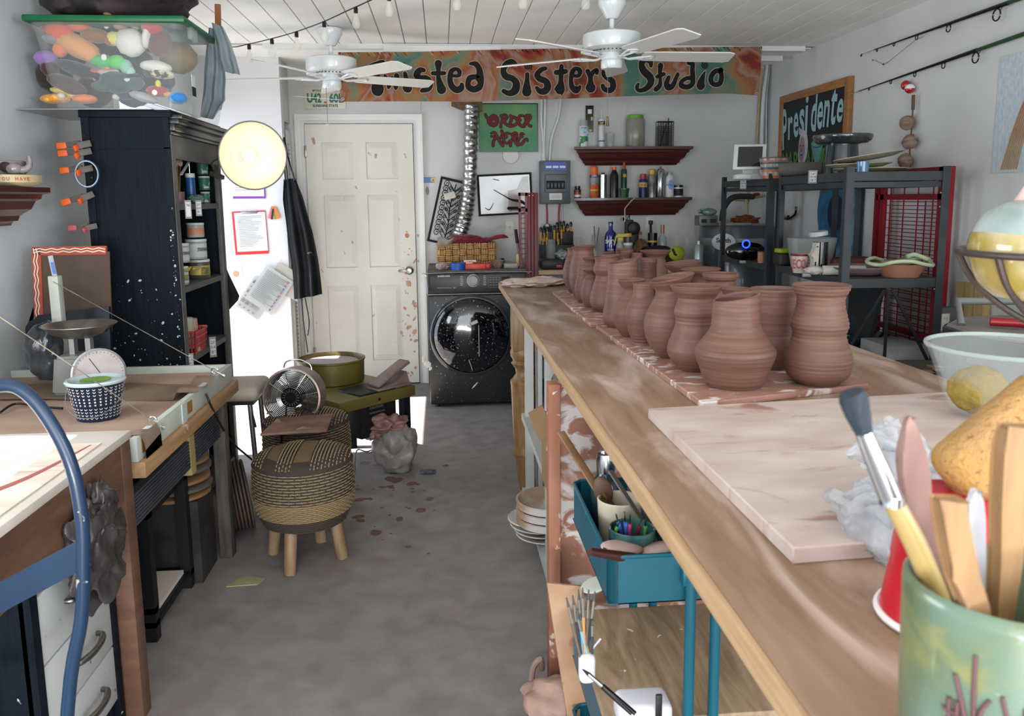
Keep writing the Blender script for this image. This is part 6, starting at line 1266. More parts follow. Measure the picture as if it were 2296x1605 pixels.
# letter strokes in photo pixels on the banner plane (x, y, half width)
def px_strokes(strokes, Y, name, mt, parent, grow=0, off=0):
    b = MB(); M0 = basis((1, 0, 0), (0, 0, 1), (0, -1, 0), (0, Y-off, 0)); s = 1/(sc_at(aY(strokes[0][0][0], strokes[0][0][1], Y)))
    for n, st in enumerate(strokes):
        pts = [(aY(x, y, Y).x, aY(x, y, Y).z, (h+grow)*s) for x, y, h in st]
        b.stroke(pts, M0, z=.0004*(1+(n % 3)*.3), sm=4 if len(st) > 2 else 0)
    return b.build(name, mt, parent, sm=0)
U = lambda ox, oy, k, pts: [(ox+x*k, oy+y*k, h*k) for x, y, h in pts]
A1 = lambda pts: U(820, 120, 290/2296, pts); A2 = lambda pts: U(1110, 120, 290/2296, pts); A3 = lambda pts: U(1400, 110, 320/2296, pts)
S_ = [A1([(80, 215, 22), (170, 195, 38), (300, 160, 42), (310, 185, 30)]), A1([(225, 200, 50), (210, 330, 48), (190, 460, 70), (210, 600, 108), (212, 650, 108)]),
 A1([(345, 400, 26), (400, 520, 38), (405, 610, 26)]), A1([(405, 610, 26), (455, 520, 30), (470, 430, 26)]), A1([(470, 430, 26), (520, 560, 34), (535, 620, 30)]), A1([(535, 620, 30), (560, 500, 44), (550, 400, 46)]),
 A1([(700, 360, 36), (725, 480, 50), (735, 600, 80), (745, 620, 78)]),
 A1([(1030, 300, 38), (960, 300, 50), (905, 380, 60), (950, 440, 50), (1070, 450, 60), (1130, 540, 66), (1100, 620, 62), (1000, 665, 36)]),
 A1([(1288, 185, 66), (1290, 300, 40), (1290, 420, 40), (1320, 560, 66), (1345, 640, 84)]), A1([(1190, 355, 36), (1290, 355, 40), (1395, 352, 34)]),
 A1([(1540, 400, 26), (1650, 395, 34), (1660, 320, 40), (1600, 280, 34), (1520, 320, 44), (1495, 440, 48), (1520, 570, 56), (1610, 650, 58), (1690, 620, 56), (1705, 560, 40)]),
 A1([(1855, 185, 26), (1950, 190, 48), (2010, 270, 52), (2030, 400, 64), (2040, 520, 56), (2010, 600, 60), (1920, 640, 56), (1830, 600, 56), (1815, 520, 48), (1850, 440, 52), (1950, 420, 44), (2020, 480, 50)]),
 A2([(355, 190, 44), (290, 155, 56), (190, 200, 56), (145, 310, 52), (190, 410, 62), (310, 450, 56), (375, 540, 66), (350, 660, 72), (250, 710, 52), (150, 670, 40)]),
 A2([(568, 375, 40), (566, 480, 42), (560, 600, 70), (560, 680, 88)]),
 A2([(890, 270, 36), (820, 290, 44), (740, 380, 50), (790, 450, 56), (900, 500, 58), (930, 590, 66), (880, 670, 62), (790, 670, 52), (735, 610, 32)]),
 A2([(1175, 230, 40), (1170, 350, 48), (1165, 480, 44), (1160, 580, 74), (1130, 660, 92), (1150, 640, 90)]), A2([(1080, 340, 44), (1170, 335, 48), (1250, 320, 42)]),
 A2([(1400, 400, 30), (1480, 395, 36), (1500, 310, 46), (1430, 270, 36), (1370, 330, 46), (1345, 460, 40), (1360, 590, 50), (1430, 655, 62), (1480, 620, 46), (1500, 590, 30)]),
 A2([(1640, 320, 44), (1680, 400, 44), (1690, 500, 50), (1690, 600, 92), (1695, 610, 90)]), A2([(1700, 400, 36), (1740, 330, 40), (1800, 300, 40), (1800, 350, 34)]),
 A2([(2080, 340, 34), (2070, 280, 44), (1980, 260, 50), (1925, 350, 50), (1980, 430, 50), (2070, 490, 56), (2090, 590, 56), (2040, 655, 52), (1940, 640, 46), (1905, 580, 40)]),
 A3([(420, 270, 32), (410, 200, 44), (330, 170, 50), (270, 240, 50), (300, 350, 60), (400, 450, 62), (420, 540, 56), (340, 640, 46), (230, 670, 32), (195, 620, 34), (215, 570, 26)]),
 A3([(575, 270, 46), (565, 380, 34), (570, 500, 28), (560, 590, 40), (500, 650, 42)]), A3([(520, 450, 30), (575, 425, 36), (630, 405, 30)]),
 A3([(705, 460, 34), (670, 560, 46), (700, 620, 52), (770, 590, 44), (820, 480, 34), (850, 410, 32)]),
 A3([(1030, 225, 38), (1090, 240, 38), (1085, 340, 40), (1095, 470, 44), (1080, 570, 42), (1000, 615, 42), (910, 590, 44), (910, 530, 34), (990, 475, 34), (1070, 470, 34)]),
 A3([(1290, 370, 12), (1260, 430, 32), (1225, 540, 62), (1220, 590, 74)]),
 A3([(1540, 350, 38), (1455, 360, 40), (1390, 440, 44), (1390, 530, 42), (1450, 575, 40), (1530, 550, 44), (1555, 450, 42), (1540, 350, 38)])]
px_strokes(S_, BY, 'letter_outline', mat('banner_halo', 'A89484', r=.8), t, grow=1.6, off=.009)
px_strokes(S_, BY, 'lettering', mat('paint_black', '060607', r=.85), t, off=.0105)
def spiral(cx, cy, R, turns, w_, a0=0): return [(cx+R*(k/26)*math.cos(a0+turns*2*PI*k/26), cy+R*(k/26)*math.sin(a0+turns*2*PI*k/26), w_) for k in range(4, 27)]
px_strokes([spiral(904, 149, 7.5, 2, 1.3), spiral(1183, 149.5, 9, 2.2, 1.3, 5.8), spiral(1580, 147, 8.5, 2.2, 1.3, 4)], BY, 'spiral_dots', mat('paint_black'), t, off=.0105)
# ================================================ back wall, left to right
YW = YB-.004
def flat(name, x0, y0, x1, y1, mt, label=None, cat=None, parent=None, Y=YW, th=.004, rot=0, bev=0, off=0, **k):
    cx, cz, w_, h_ = boxY(x0, y0, x1, y1, Y-off); M = basis((1, 0, 0), (0, 0, 1), (0, -1, 0), (cx, Y-off, cz+h_/2)) @ Matrix.Rotation(rot, 4, 'Z')
    b = MB(); b.box((0, 0, 0), (w_, h_, th), M=M, bev=bev); b.build(name, mt, parent, label, cat, **k); return M @ Matrix.Translation((0, 0, th/2)), w_, h_
t = thing('license_plate', 'cream licence plate with green numbers above the door', 'sign', aY(728, 243, YW))
M, w_, h_ = flat('plate', 683, 196, 775, 244, mat('plate_cream', 'CFCFBB', r=.4), parent=t, th=.005, bev=.002)
g_ = mat('plate_green', '2E6E60', r=.5)
b = MB(); b.text('U42', M @ Matrix.Translation((-w_*.44, -h_*.22, .001)), fit=(w_*.35, h_*.45), off=.04); b.build('numbers', g_, t, sm=0); b = MB(); b.text('60L', M @ Matrix.Translation((w_*.1, -h_*.22, .001)), fit=(w_*.34, h_*.45), off=.04); b.build('numbers', g_, t, sm=0)
b = MB(); b.text('SUNSHINE STATE', M @ Matrix.Translation((-w_*.31, -h_*.42, .001)), fit=(w_*.62, h_*.13), off=.03); b.build('motto', mat('plate_dark', '2C4038', r=.5), t, sm=0); b = MB(); b.text('MYFLORIDA.COM', M @ Matrix.Translation((-w_*.3, h_*.3, .001)), fit=(w_*.6, h_*.1), off=.02); b.build('motto', mat('plate_dark', '2C4038', r=.5), t, sm=0)
MB().ell((0, -h_*.2, 0), (.012, .008, .002), M=M, sub=2).build('orange_emblem', mat('plate_orange', 'B85A34', r=.5), t)
# foil duct and its cardboard collar
t = thing('dryer_duct', 'crinkled silver foil dryer duct running down the wall behind the washer', 'duct', aY(1020, 540, 6.2))
b = MB(); pp = smooth([aY(1057, 236, 6.26), aY(1055, 320, 6.26), aY(1052, 420, 6.25), aY(1042, 490, 6.22), aY(1022, 545, 6.16), aY(1005, 590, 6.12)], 30)
rr = [.054*(1+.07*math.sin(k*1.28)) for k in range(len(pp))]; b.tube(pp, rr, 26)
for v in b.bm.verts: v.co += Vector(mn.noise_vector(v.co*60))*.0035
b.build('foil', mat('foil', 'B9BBBB', r=.22, m=1, bump=1, bsc=60), t, sm=25)
b = MB(); b.sheet(lambda u, v: aY(1012+70*u, 228+(10+14*math.sin(min(1, u*1.4)*PI/2))*v, 6.30-.02*v), 16, 3, .008); b.build('collar', mat('carved_tan', '8C7056', 'A58868', r=.8, sc=40, bump=1), t)
# ORDER HERE sign
t = thing('painted_sign', 'green canvas sign lettered ORDER HERE in dark red', 'sign', aY(1140, 340, YW))
gm = mat('sign_green', '45866C', '70985A', r=.7, sc=2.6, lo=.35, hi=.62, det=6, dist=.4)
flat('edge', 1073, 232, 1206, 341, mat('gloss_black'), parent=t, th=.02, off=.012); flat('canvas', 1075, 233.5, 1204.5, 338.5, gm, parent=t, th=.002, off=.0235)
K = 160/2140; O = lambda pts: U(1060, 225, K, pts)
R1 = [O([(380, 420, 32), (420, 500, 40), (500, 560, 50), (600, 480, 62), (700, 520, 62), (730, 640, 56), (640, 740, 60), (520, 680, 66), (480, 600, 60)]), O([(500, 560, 60), (600, 540, 60), (690, 500, 60)]),
 O([(840, 800, 42), (850, 700, 40), (900, 560, 44), (840, 460, 30)]), O([(870, 450, 26), (980, 440, 40), (1030, 520, 36), (960, 590, 46), (980, 700, 40), (1080, 770, 36)]),
 O([(1130, 460, 40), (1160, 560, 44), (1120, 700, 44), (1120, 780, 40)]), O([(1150, 480, 30), (1270, 520, 44), (1340, 620, 44), (1290, 720, 44), (1140, 780, 40)]),
 O([(1500, 460, 34), (1420, 460, 40), (1380, 540, 34), (1440, 590, 26)]), O([(1440, 590, 26), (1380, 650, 40), (1420, 740, 44), (1520, 790, 36), (1540, 700, 30)]),
 O([(1540, 790, 30), (1590, 650, 44), (1600, 560, 50), (1570, 490, 36)]), O([(1590, 470, 44), (1690, 450, 44), (1730, 530, 40), (1650, 620, 50), (1660, 720, 36), (1740, 780, 40), (1745, 750, 24)]),
 O([(560, 985, 30), (650, 960, 38), (710, 1040, 44), (760, 1150, 40), (830, 1260, 46), (900, 1360, 44)]), O([(560, 1075, 28), (660, 1090, 34)]), O([(610, 1360, 42), (620, 1240, 40), (690, 1120, 40)]), O([(870, 920, 44), (890, 1020, 40), (830, 1130, 36)]),
 O([(1090, 990, 32), (990, 990, 36), (960, 1060, 30), (1030, 1090, 24)]), O([(1030, 1100, 26), (930, 1150, 40), (950, 1260, 40), (1050, 1280, 34), (1110, 1200, 26)]),
 O([(1130, 1360, 42), (1150, 1230, 40), (1210, 1120, 44), (1160, 1020, 36)]), O([(1180, 1020, 36), (1280, 980, 44), (1330, 1040, 34), (1270, 1120, 50), (1270, 1240, 40), (1340, 1350, 34)]),
 O([(1520, 1010, 32), (1450, 1000, 40), (1450, 1080, 34), (1500, 1090, 24)]), O([(1440, 1100, 34), (1360, 1180, 44), (1370, 1300, 44), (1470, 1310, 40), (1560, 1180, 40), (1620, 1170, 38), (1650, 1210, 24)])]
px_strokes(R1, YW-.028, 'letter_outline', mat('paint_black'), t, grow=.5, off=.001)
px_strokes(R1, YW-.028, 'lettering', mat('sign_red', '66181A', r=.7), t, grow=-.45, off=.0025)
MB().lathe([(.064, 0), (.066, .004), (.062, .012), (.001, .014)], M=basis((1, 0, 0), (0, 0, 1), (0, -1, 0), aY(1145, 348, YW)), n=36).build('blank_cover', mat('cover_white', 'CDCDC6', r=.5), None, 'round white cover plate on the wall below the green sign', 'cover')
# framed picture
t = thing('picture_frame', 'black-framed glazed picture, glass reflecting the bright room, beside the duct', 'picture', aY(1132, 485, YW))
M, w_, h_ = flat('frame', 1071, 389, 1193, 482, mat('frame_black', '0A0A0B', r=.8), parent=t, th=.02, off=.012, rot=.04); 
MB().box((0, 0, .001), (w_*.92, h_*.90, .004), M=M).build('print', mat('picture_print', 'C9CDCA', 'B4B8B2', r=.15, sc=5, coat=1), t)
b = MB(); b.prism([(w_*.05, -h_*.42), (w_*.44, -h_*.42), (w_*.44, h_*.42), (w_*.33, h_*.40), (w_*.22, h_*.12), (w_*.05, h_*.08)], .001, M @ Matrix.Translation((0, 0, .003))); b.build('taupe_shape', mat('taupe', '8E857A', '6E675E', r=.2, sc=9, coat=1), t)
b = MB(); b.stroke([(-w_*.2, h_*.12, .003), (w_*.0, -h_*.05, .004), (w_*.12, -h_*.14, .008), (w_*.3, -h_*.2, .012), (w_*.42, -h_*.35, .004)], M, z=.0046); b.stroke([(-w_*.38, -h_*.3, .002), (-w_*.3, -h_*.35, .004), (-w_*.22, -h_*.2, .002)], M, z=.0046); b.stroke([(-w_*.2, h_*.38, .003), (-w_*.1, h_*.34, .003)], M, z=.0046)
b.stroke([(w_*.05, -h_*.34, .012), (w_*.42, -h_*.36, .012)], M, z=.0046, sm=0); b.build('drawn_lines', mat('paint_black'), t, sm=0)
# scroll-work metal panel
Ms = basis(Vector((math.cos(-.23), 0, math.sin(-.23))), Vector((math.sin(.23), .0, math.cos(.23))), (0, -1, 0), aY(976, 538, 6.26))
q0 = aY(957, 540, 6.26); s_ = sc_at(q0); wd, ht = 74/s_, 148/s_
Ms = Matrix.Translation(q0) @ Matrix.Rotation(.24, 4, 'Y') @ basis((1, 0, 0), Vector((0, .09, .99)).normalized(), Vector((0, -.99, .09)).normalized())
t = thing('scroll_panel', 'black wrought scroll-work tree panel leaning on the washer beside the duct', 'wall art', q0)
b = MB(); f = .018
for c, d in (((wd/2, f/2), (wd-2*f, f)), ((wd/2, ht-f/2), (wd-2*f, f)), ((f/2, ht/2), (f, ht)), ((wd-f/2, ht/2), (f, ht))): b.box((c[0], c[1], 0), (d[0], d[1], .014), M=Ms)
b.build('frame', mat('iron_black', '0C0D0E', r=.8), t)
b = MB()
def curl(x, y, R, dirn, a0, tx, ty):
    pts = [Ms @ Vector((tx, ty, 0))]+[Ms @ Vector((x+R*(1-k/16)*math.cos(a0+dirn*k*.62), y+R*(1-k/16)*math.sin(a0+dirn*k*.62), 0)) for k in range(14)]; b.tube(pts, .0032, 5, sm=2)
b.tube([Ms @ Vector((wd*.5, f, 0)), Ms @ Vector((wd*.52, ht*.3, 0)), Ms @ Vector((wd*.46, ht*.6, 0)), Ms @ Vector((wd*.5, ht*.93, 0))], .005, 6, sm=5)
for k in range(11):
    y = ht*(.12+.075*k)
    for s in (-1, 1): curl(wd*(.5+s*.27), y+.02, .026, -s, PI/2+s*.2, wd*.5, y-ht*.05)
for k in range(7):
    for s in (-1, 1): curl(wd*(.5+s*.13), ht*(.2+.11*k), .015, -s, PI/2, wd*.5, ht*(.14+.11*k))
b.build('scrollwork', mat('iron_black'), t)
b = MB(); b.box((wd*.38, ht*.74, .012), (.085, .05, .001), rot=(0, 0, .5), M=Ms); c_ = b.build('business_card', mat('card_print', 'D6CFC2', 'B9A898', r=.6, sc=18), None, 'small printed card tucked on the black scroll panel', 'card')
flat('sticker', 948, 397, 974, 410, mat('sticker_blue', '2C70A8', r=.4), 'blue rectangular sticker on the wall right of the door', 'sticker', Y=YB-.001, th=.001)
b = MB(); b.lathe([(.019, 0), (.019, .001)], M=basis((1, 0, 0), (0, 0, 1), (0, -1, 0), aY(971, 403, YB-.003)), n=24); b.mi = 1; b.ell(aY(971, 404, YB-.005), (.006, .001, .011), sub=2); b.build('sticker', [mat('sticker_yellow', 'C9A83A', r=.4), mat('sticker_blue')], None, 'round yellow sticker with a blue figure beside the door frame', 'sticker')
b = MB(); b.ell(aY(958, 428, YB-.006), (.012, .003, .03), sub=3, jit=.25, seed=3); b.build('small_ornament', mat('gecko_tan', '8E7E6A', r=.6), None, 'little tan ornament stuck to the wall under the stickers', 'ornament')
# light switch, breaker panel, conduits
def outlet(x0, y0, x1, y1, label, name='light_switch', kind=1, Y=YW):
    t = thing(name, label, 'switch' if kind else 'socket', aY((x0+x1)/2, y1, Y)); M, w_, h_ = flat('plate', x0, y0, x1, y1, mat('switch_plate', 'CFCDC2', r=.4), parent=t, th=.006, bev=.002, Y=Y)
    if kind: MB().box((0, 0, .003), (.012, .03, .008), rot=(.3, 0, 0), M=M, bev=.001).build('toggle', mat('switch_plate'), t)
    else:
        b = MB()
        for y in (-.02, .02): b.box((-.006, y, .0), (.002, .01, .001), M=M); b.box((.006, y, .0), (.002, .01, .001), M=M)
        b.build('slots', txt, t, sm=0)
    return t
outlet(1133, 495, 1153, 527, 'cream toggle light switch on the back wall beside the red gate')
t = thing('breaker_panel', 'grey steel electrical breaker panel with blue label sticker', 'electrical panel', aY(1245, 458, YB))
cx, cz, w_, h_ = boxY(1212, 360, 1279, 457, YB-.1); gm_ = mat('panel_grey', '586064', '50585C', r=.45, sc=5)
MB().box((cx, YB-.05, cz+h_/2), (w_, .10, h_), bev=.004).build('box', gm_, t)
M = basis((1, 0, 0), (0, 0, 1), (0, -1, 0), (cx, YB-.101, cz+h_/2))
MB().box((0, 0, .002), (w_*.97, h_*.97, .006), M=M, bev=.002).build('door', gm_, t)
b = MB()
for c, d in (((0, h_*.18), (w_*.72, .006)), ((0, -h_*.23), (w_*.72, .006)), ((-w_*.36, -h_*.02), (.006, h_*.4)), ((w_*.36, -h_*.02), (.006, h_*.4))): b.box((c[0], c[1], .006), (d[0], d[1], .008), M=M, bev=.002)
b.build('bezel', mat('panel_dark', '474E52', r=.4), t)
MB().box((0, -h_*.06, .005), (w_*.62, h_*.19, .003), M=M).build('breaker_window', mat('dark_inside'), t)
for k in range(5): MB().box((-w_*.24+w_*.12*k, -h_*.07, .008), (w_*.085, h_*.13, .006), M=M, bev=.001).build('breaker', mat('breaker_grey', '2E3234', r=.4), t)
bm2 = MB().box((0, h_*.37, .006), (w_*.72, h_*.19, .001), M=M).build('label', mat('label_blue', '2A48A8', r=.4), t)
b = MB()
for k in range(3): b.box((-w_*.23+w_*.23*k, h_*.355, .0075), (w_*.19, h_*.05, .0006), M=M)
b.box((0, -h_*.33, .006), (w_*.42, h_*.15, .001), M=M); b.build('label', paper, t)
b = MB()
for k in range(4): b.box((0, -h_*(.29+.025*k), .0072), (w_*.34, h_*.006, .0004), M=M)
b.build('printed_lines', mat('print_red', '9A3A3A', r=.6), t, sm=0)
cw = mat('conduit_white', 'C3C7C8', r=.5)
def conduit(pts, r, mt, label, name='conduit', cat='pipe', Y=YB-.02):
    b = MB(); b.tube([aY(x, y, Y) for x, y in pts], r, 10, sm=5); return b.build(name, mt, None, label, cat)
conduit([(1215, 222), (1214, 270), (1218, 320), (1217, 361)], .010, cw, 'leftmost white conduit rising from the breaker panel')
conduit([(1223, 222), (1222, 270), (1220, 320), (1221, 361)], .010, cw, 'middle white conduit rising from the breaker panel', Y=YB-.034)
conduit([(1258, 222), (1253, 260), (1237, 310), (1232, 361)], .011, cw, 'curved white conduit, right one over the breaker panel')
conduit([(1226, 457), (1227, 480), (1227, 505)], .007, mat('red_pipe', 'A02C28', r=.5), 'left red conduit below the breaker panel'); conduit([(1255, 457), (1253, 480), (1254, 508)], .007, mat('red_pipe'), 'right red conduit below the breaker panel'); conduit([(1260, 457), (1261, 508)], .006, mat('alu'), 'bare metal conduit below the breaker panel')
# crown shelves and what stands on them
def topz(x, y, d=.15): return aY(x, y, YB-d).z
z1 = topz(1420, 328); xa, xb_ = aY(1287, 330, YB-.14).x, aY(1555, 326, YB-.14).x
crown_shelf((xa, YB, z1-.139), xb_-xa, (1, 0, 0), (0, -1, 0), 1.18, 'upper dark mahogany crown-moulded shelf on the back wall')
z2 = topz(1420, 443); crown_shelf((xa, YB, z2-.139), xb_-xa, (1, 0, 0), (0, -1, 0), 1.18, 'lower dark mahogany crown-moulded shelf on the back wall')
def K_(name, px, yt, w, z, Y, segs, label, cat, group=None, base=None, n=24):
    # vertical thing on a shelf; segs = [(part name, material, [(r fraction, h fraction)...])]
    p = aY(px, (yt+base)/2 if base else yt, Y); s = sc_at(p); r = w/2/s; h = aY(px, yt, Y).z-z; o = (p.x, Y, z); T = thing(name, label, cat, o, group=group)
    for nm, mt, pr in segs: MB().lathe([(r*a, h*c) for a, c in pr], o, n, cap0=True, cap1=True).build(nm, mt, T)
    return T, Vector(o), r, h
def strip(T, o, r, z0, z1, mt, name='label', k=1.012): MB().lathe([(r*k, z0), (r*k, z1)], o, 24, cap0=False, cap1=False).build(name, mt, T)
def word(T, o, r, s_, z, h, mt, wd=1.2, name='lettering'):
    d = (CO-o); d.z = 0; d.normalize(); rt = Vector((0, 0, 1)).cross(d); M = basis(rt, (0, 0, 1), d, o+d*(r*1.05)-rt*r*wd/2+Vector((0, 0, z)))
    b = MB(); b.text(s_, M, fit=(r*wd, h), ext=.001, off=.02); b.build(name, mt, T, sm=0)
YS = YB-.075
chr_ = mat('chrome'); wht = mat('can_white', 'C9CCCA', r=.35)
T, o, r, h = K_('spray_can', 1309, 270, 20, z1, YS, [('body', wht, [(.95, 0), (1, .01), (1, .76), (.9, .79)]), ('cap', glass('cap_clear', 'AEB2B0', al=.7), [(.88, .77), (.9, .99), (.86, 1)])], 'white and green spray paint can with clear cap on the upper shelf', 'can', base=330)
strip(T, o, r, h*.02, h*.4, mat('can_green', '2F7A45', 'C9CCCA', r=.4, sc=14, lo=.48, hi=.5)); MB().ell(o+Vector((0, -r*.98, h*.56)), (r*.9, .003, h*.1), sub=3).build('oval_label', mat('oval_blue', '9FC0D0', r=.4), T)
word(T, o, r, 'Clear', h*.52, h*.07, mat('can_navy', '27406E', r=.5)); word(T, o, r, 'RUST-OLEUM', h*.69, h*.04, txt)
t = thing('magnetic_level', 'black torpedo level leaning upright behind the spray can', 'level', aY(1322, 296, YB-.02))
flat('body', 1313, 237, 1330, 296, mat('gloss_black'), parent=t, th=.016, off=.016); flat('dial', 1318, 245, 1327, 255, paper, parent=t, th=.002, off=.026); flat('vial', 1325, 262, 1329, 270, mat('vial_green', 'A8B83A', r=.3), parent=t, th=.003, off=.026); flat('vial', 1320, 290, 1327, 295, mat('vial_green'), parent=t, th=.003, off=.026)
T, o, r, h = K_('caulk_tube', 1349, 246, 14.5, z1, YS, [('body', wht, [(1, 0), (1, .73), (.9, .75)]), ('nozzle', wht, [(.28, .75), (.08, 1)])], 'white caulk tube with black and yellow band on the upper shelf', 'tube', base=328)
strip(T, o, r, h*.60, h*.69, mat('gloss_black')); strip(T, o, r, h*.57, h*.60, mat('can_yellow', 'C9A62E', r=.4), 'stripe'); strip(T, o, r, h*.14, h*.18, mat('can_blue', '2E6E9A', r=.4), 'stripe'); word(T, o, r, 'DAP', h*.62, h*.05, wht)
K_('clear_cup', 1369, 299, 20, z1, YS, [('body', glass('cup_clear', 'B4B8B4', al=.4), [(.8, 0), (.95, .75), (1, .8), (1, 1)])], 'small clear plastic cup on the upper shelf', 'cup', base=328)
T, o, r, h = K_('storage_jar', 1425, 258, 42, z1, YS, [('body', mat('cloudy_jar', '9E9E90', '86867A', r=.2, al=.72, sc=7), [(.9, 0), (1, .05), (1, .84), (.86, .9)]), ('lid', mat('lime_lid', '5E9E2A', r=.4), [(.86, .89), (.86, .99), (.8, 1)])], 'large cloudy plastic jar with lime green lid on the upper shelf', 'jar', base=327)
t = thing('wire_holder', 'square black wire pencil holder on the upper shelf', 'holder', aY(1489, 325, YS)); cx, cz, w_, h_ = boxY(1473, 269, 1508, 325, YS)
b = MB(); x0, x1, zt_ = cx-w_/2, cx+w_/2, z1+h_
for k in range(22):
    z = z1+.003+h_*.82*k/21
    b.tube([(x0, YS-.03, z), (x1, YS-.03, z), (x1, YS+.03, z), (x0, YS+.03, z)], .0013, 4, closed=True)
for k in range(4):
    for y in (-.03, .03): b.cyl((x0+w_*k/3, YS+y, z1), (x0+w_*k/3, YS+y, z1+h_), .002, n=5)
b.tube([(x0, YS-.03, zt_), (x1, YS-.03, zt_), (x1, YS+.03, zt_), (x0, YS+.03, zt_)], .003, 5, closed=True)
for k in range(7): b.tube([(x0+w_*(k+.5+.35*math.cos(a))/7, YS-.03, zt_-h_*.09+h_*.07*math.sin(a)) for a in [2*PI*j/10 for j in range(10)]], .0014, 4, closed=True)
b.build('wire', mat('iron_black'), t)
b = MB(); b.cyl((cx+w_*.2, YS, z1+.01), (cx+w_*.22, YS, zt_+.03), .004, n=8); b.build('pen', txt, None, 'black pen standing in the wire holder', 'pen')
b = MB(); b.cyl((cx-w_*.3, YS, z1+.004), (cx+w_*.1, YS, zt_-.01), .003, n=8); b.build('pencil', mat('iron_black'), None, 'thin dark stick slanting inside the wire holder', 'pencil')
# lower shelf
T, o, r, h = K_('small_bottle', 1295, 417, 15, z2, YS, [('body', mat('ink_bottle', '3E1A18', r=.3), [(1, 0), (1, .7), (.6, .8)]), ('cap', mat('gloss_black'), [(.8, .8), (.8, 1)])], 'little dark bottle with red and blue label at the left end of the lower shelf', 'bottle', base=443)
strip(T, o, r, h*.3, h*.5, mat('can_red', 'A02C30', r=.4)); strip(T, o, r, h*.1, h*.28, mat('can_white'))
T, o, r, h = K_('spray_can', 1332, 372, 19.5, z2, YS, [('body', mat('orange_can', 'C05A26', r=.35), [(.95, 0), (1, .01), (1, .72)]), ('cap', mat('orange_cap', 'D8641E', r=.4), [(1, .72), (.92, .8), (.86, .97), (.6, 1)])], 'tall orange insect spray can with rounded orange cap on the lower shelf', 'can', base=442)
strip(T, o, r, h*.64, h*.72, mat('can_navy2', '27305E', r=.4)); strip(T, o, r, h*.42, h*.64, mat('can_grey', 'A8A49C', '6E6A64', r=.4, sc=30), 'picture'); strip(T, o, r, h*.22, h*.27, mat('can_lime', 'A8B02E', r=.4), 'stripe'); word(T, o, r, 'OFF!', h*.655, h*.055, wht)
K_('metal_tin', 1352, 387, 17, z2, YS, [('body', chr_, [(1, 0), (1, .92), (.4, .94)]), ('cap', mat('gloss_black'), [(.42, .94), (.4, 1)])], 'silver flask-like tin with small black cap on the lower shelf', 'tin', base=442)
K_('oil_bottle', 1377, 374, 19, z2, YS, [('body', mat('oil_black', '181C1E', r=.3), [(1, 0), (1, .72), (.5, .88), (.45, .9)]), ('cap', mat('orange_cap'), [(.5, .9), (.5, 1)])], 'black bottle with orange cap on the lower shelf', 'bottle', base=441)
T, o, r, h = K_('pump_bottle', 1399, 363, 13, z2, YS, [('body', mat('dark_green_bottle', '12382A', r=.3), [(1, 0), (1, .76), (.8, .8)]), ('nozzle', mat('brown_orange', 'A0522E', r=.4), [(.75, .8), (.62, .86), (.3, .99), (.2, 1)])], 'slim dark green bottle with orange-brown pointed nozzle on the lower shelf', 'bottle', base=441)
MB().box(o+Vector((0, -r, h*.62)), (r*1.1, .002, h*.09)).build('label', mat('can_ochre', 'B8862E', r=.5), T)
K_('green_pot', 1400, 422, 23, z2, YB-.13, [('body', mat('pot_green', '1E4A2C', r=.3), [(.72, 0), (.9, .8), (1, .84), (1, 1)])], 'small green plastic pot in front of the slim green bottle', 'pot', base=441)
T, o, r, h = K_('spray_can', 1442, 390, 19, z2, YS, [('body', mat('wd_navy', '1F2A5E', r=.35), [(.95, 0), (1, .01), (1, .7), (.8, .78)]), ('cap', mat('can_red'), [(.72, .78), (.75, .98), (.6, 1)])], 'short navy and yellow oil spray can with red top on the lower shelf', 'can', base=440)
strip(T, o, r, h*.44, h*.64, mat('can_yellow')); word(T, o, r, 'WD-40', h*.48, h*.11, mat('can_navy2')); MB().box(o+Vector((.012, 0, h*.93)), (.03, .006, .006)).build('straw_flap', mat('can_red'), T)
K_('spray_can', 1462, 379, 18, z2, YS, [('body', mat('can_dull', '55524E', 'A39F96', r=.3, m=.4, sc=14), [(1, 0), (1, .74), (.75, .82)]), ('cap', mat('can_yellow'), [(.75, .82), (.78, .97), (.6, 1)])], 'dull metallic spray can with yellow cap on the lower shelf', 'can', base=440)
T, o, r, h = K_('spray_can', 1481, 373, 19, z2, YS, [('body', mat('can_silver', 'A9ADB0', 'D0D2D2', r=.2, m=.9, sc=9), [(.95, 0), (1, .01), (1, .84), (.6, .92)]), ('nozzle', mat('can_red'), [(.2, .92), (.18, 1)])], 'tall polished silver spray can with red nozzle on the lower shelf', 'can', base=440)
T, o, r, h = K_('powder_bottle', 1501, 386, 20, z2, YS, [('body', mat('powder_white', 'D0D4D6', r=.4), [(.92, 0), (1, .05), (1, .8), (.55, .9)]), ('cap', mat('powder_cap', '8FA6BC', r=.4), [(.55, .9), (.52, 1)])], 'white baby powder bottle with blue teardrop label on the lower shelf', 'bottle', base=439)
MB().ell(o+Vector((0, -r*.97, h*.5)), (r*.6, .003, h*.2), sub=3).build('teardrop_label', mat('drop_blue', '7FA4CC', r=.5), T); word(T, o, r, 'baby', h*.45, h*.07, mat('can_navy'))
T, o, r, h = K_('cream_jar', 1521, 415, 21, z2, YS, [('body', wht, [(1, 0), (1, .82)]), ('lid', mat('gloss_black'), [(1.02, .82), (1.02, 1)])], 'squat jar with black lid and dark label at the right end of the lower shelf', 'jar', base=438); strip(T, o, r, h*.12, h*.7, txt)
flat('wall_panel', 1557, 404, 1722, 560, wallm, 'thin painted access panel on the back wall behind the water heater', 'panel', th=.006, Y=YB-.001)
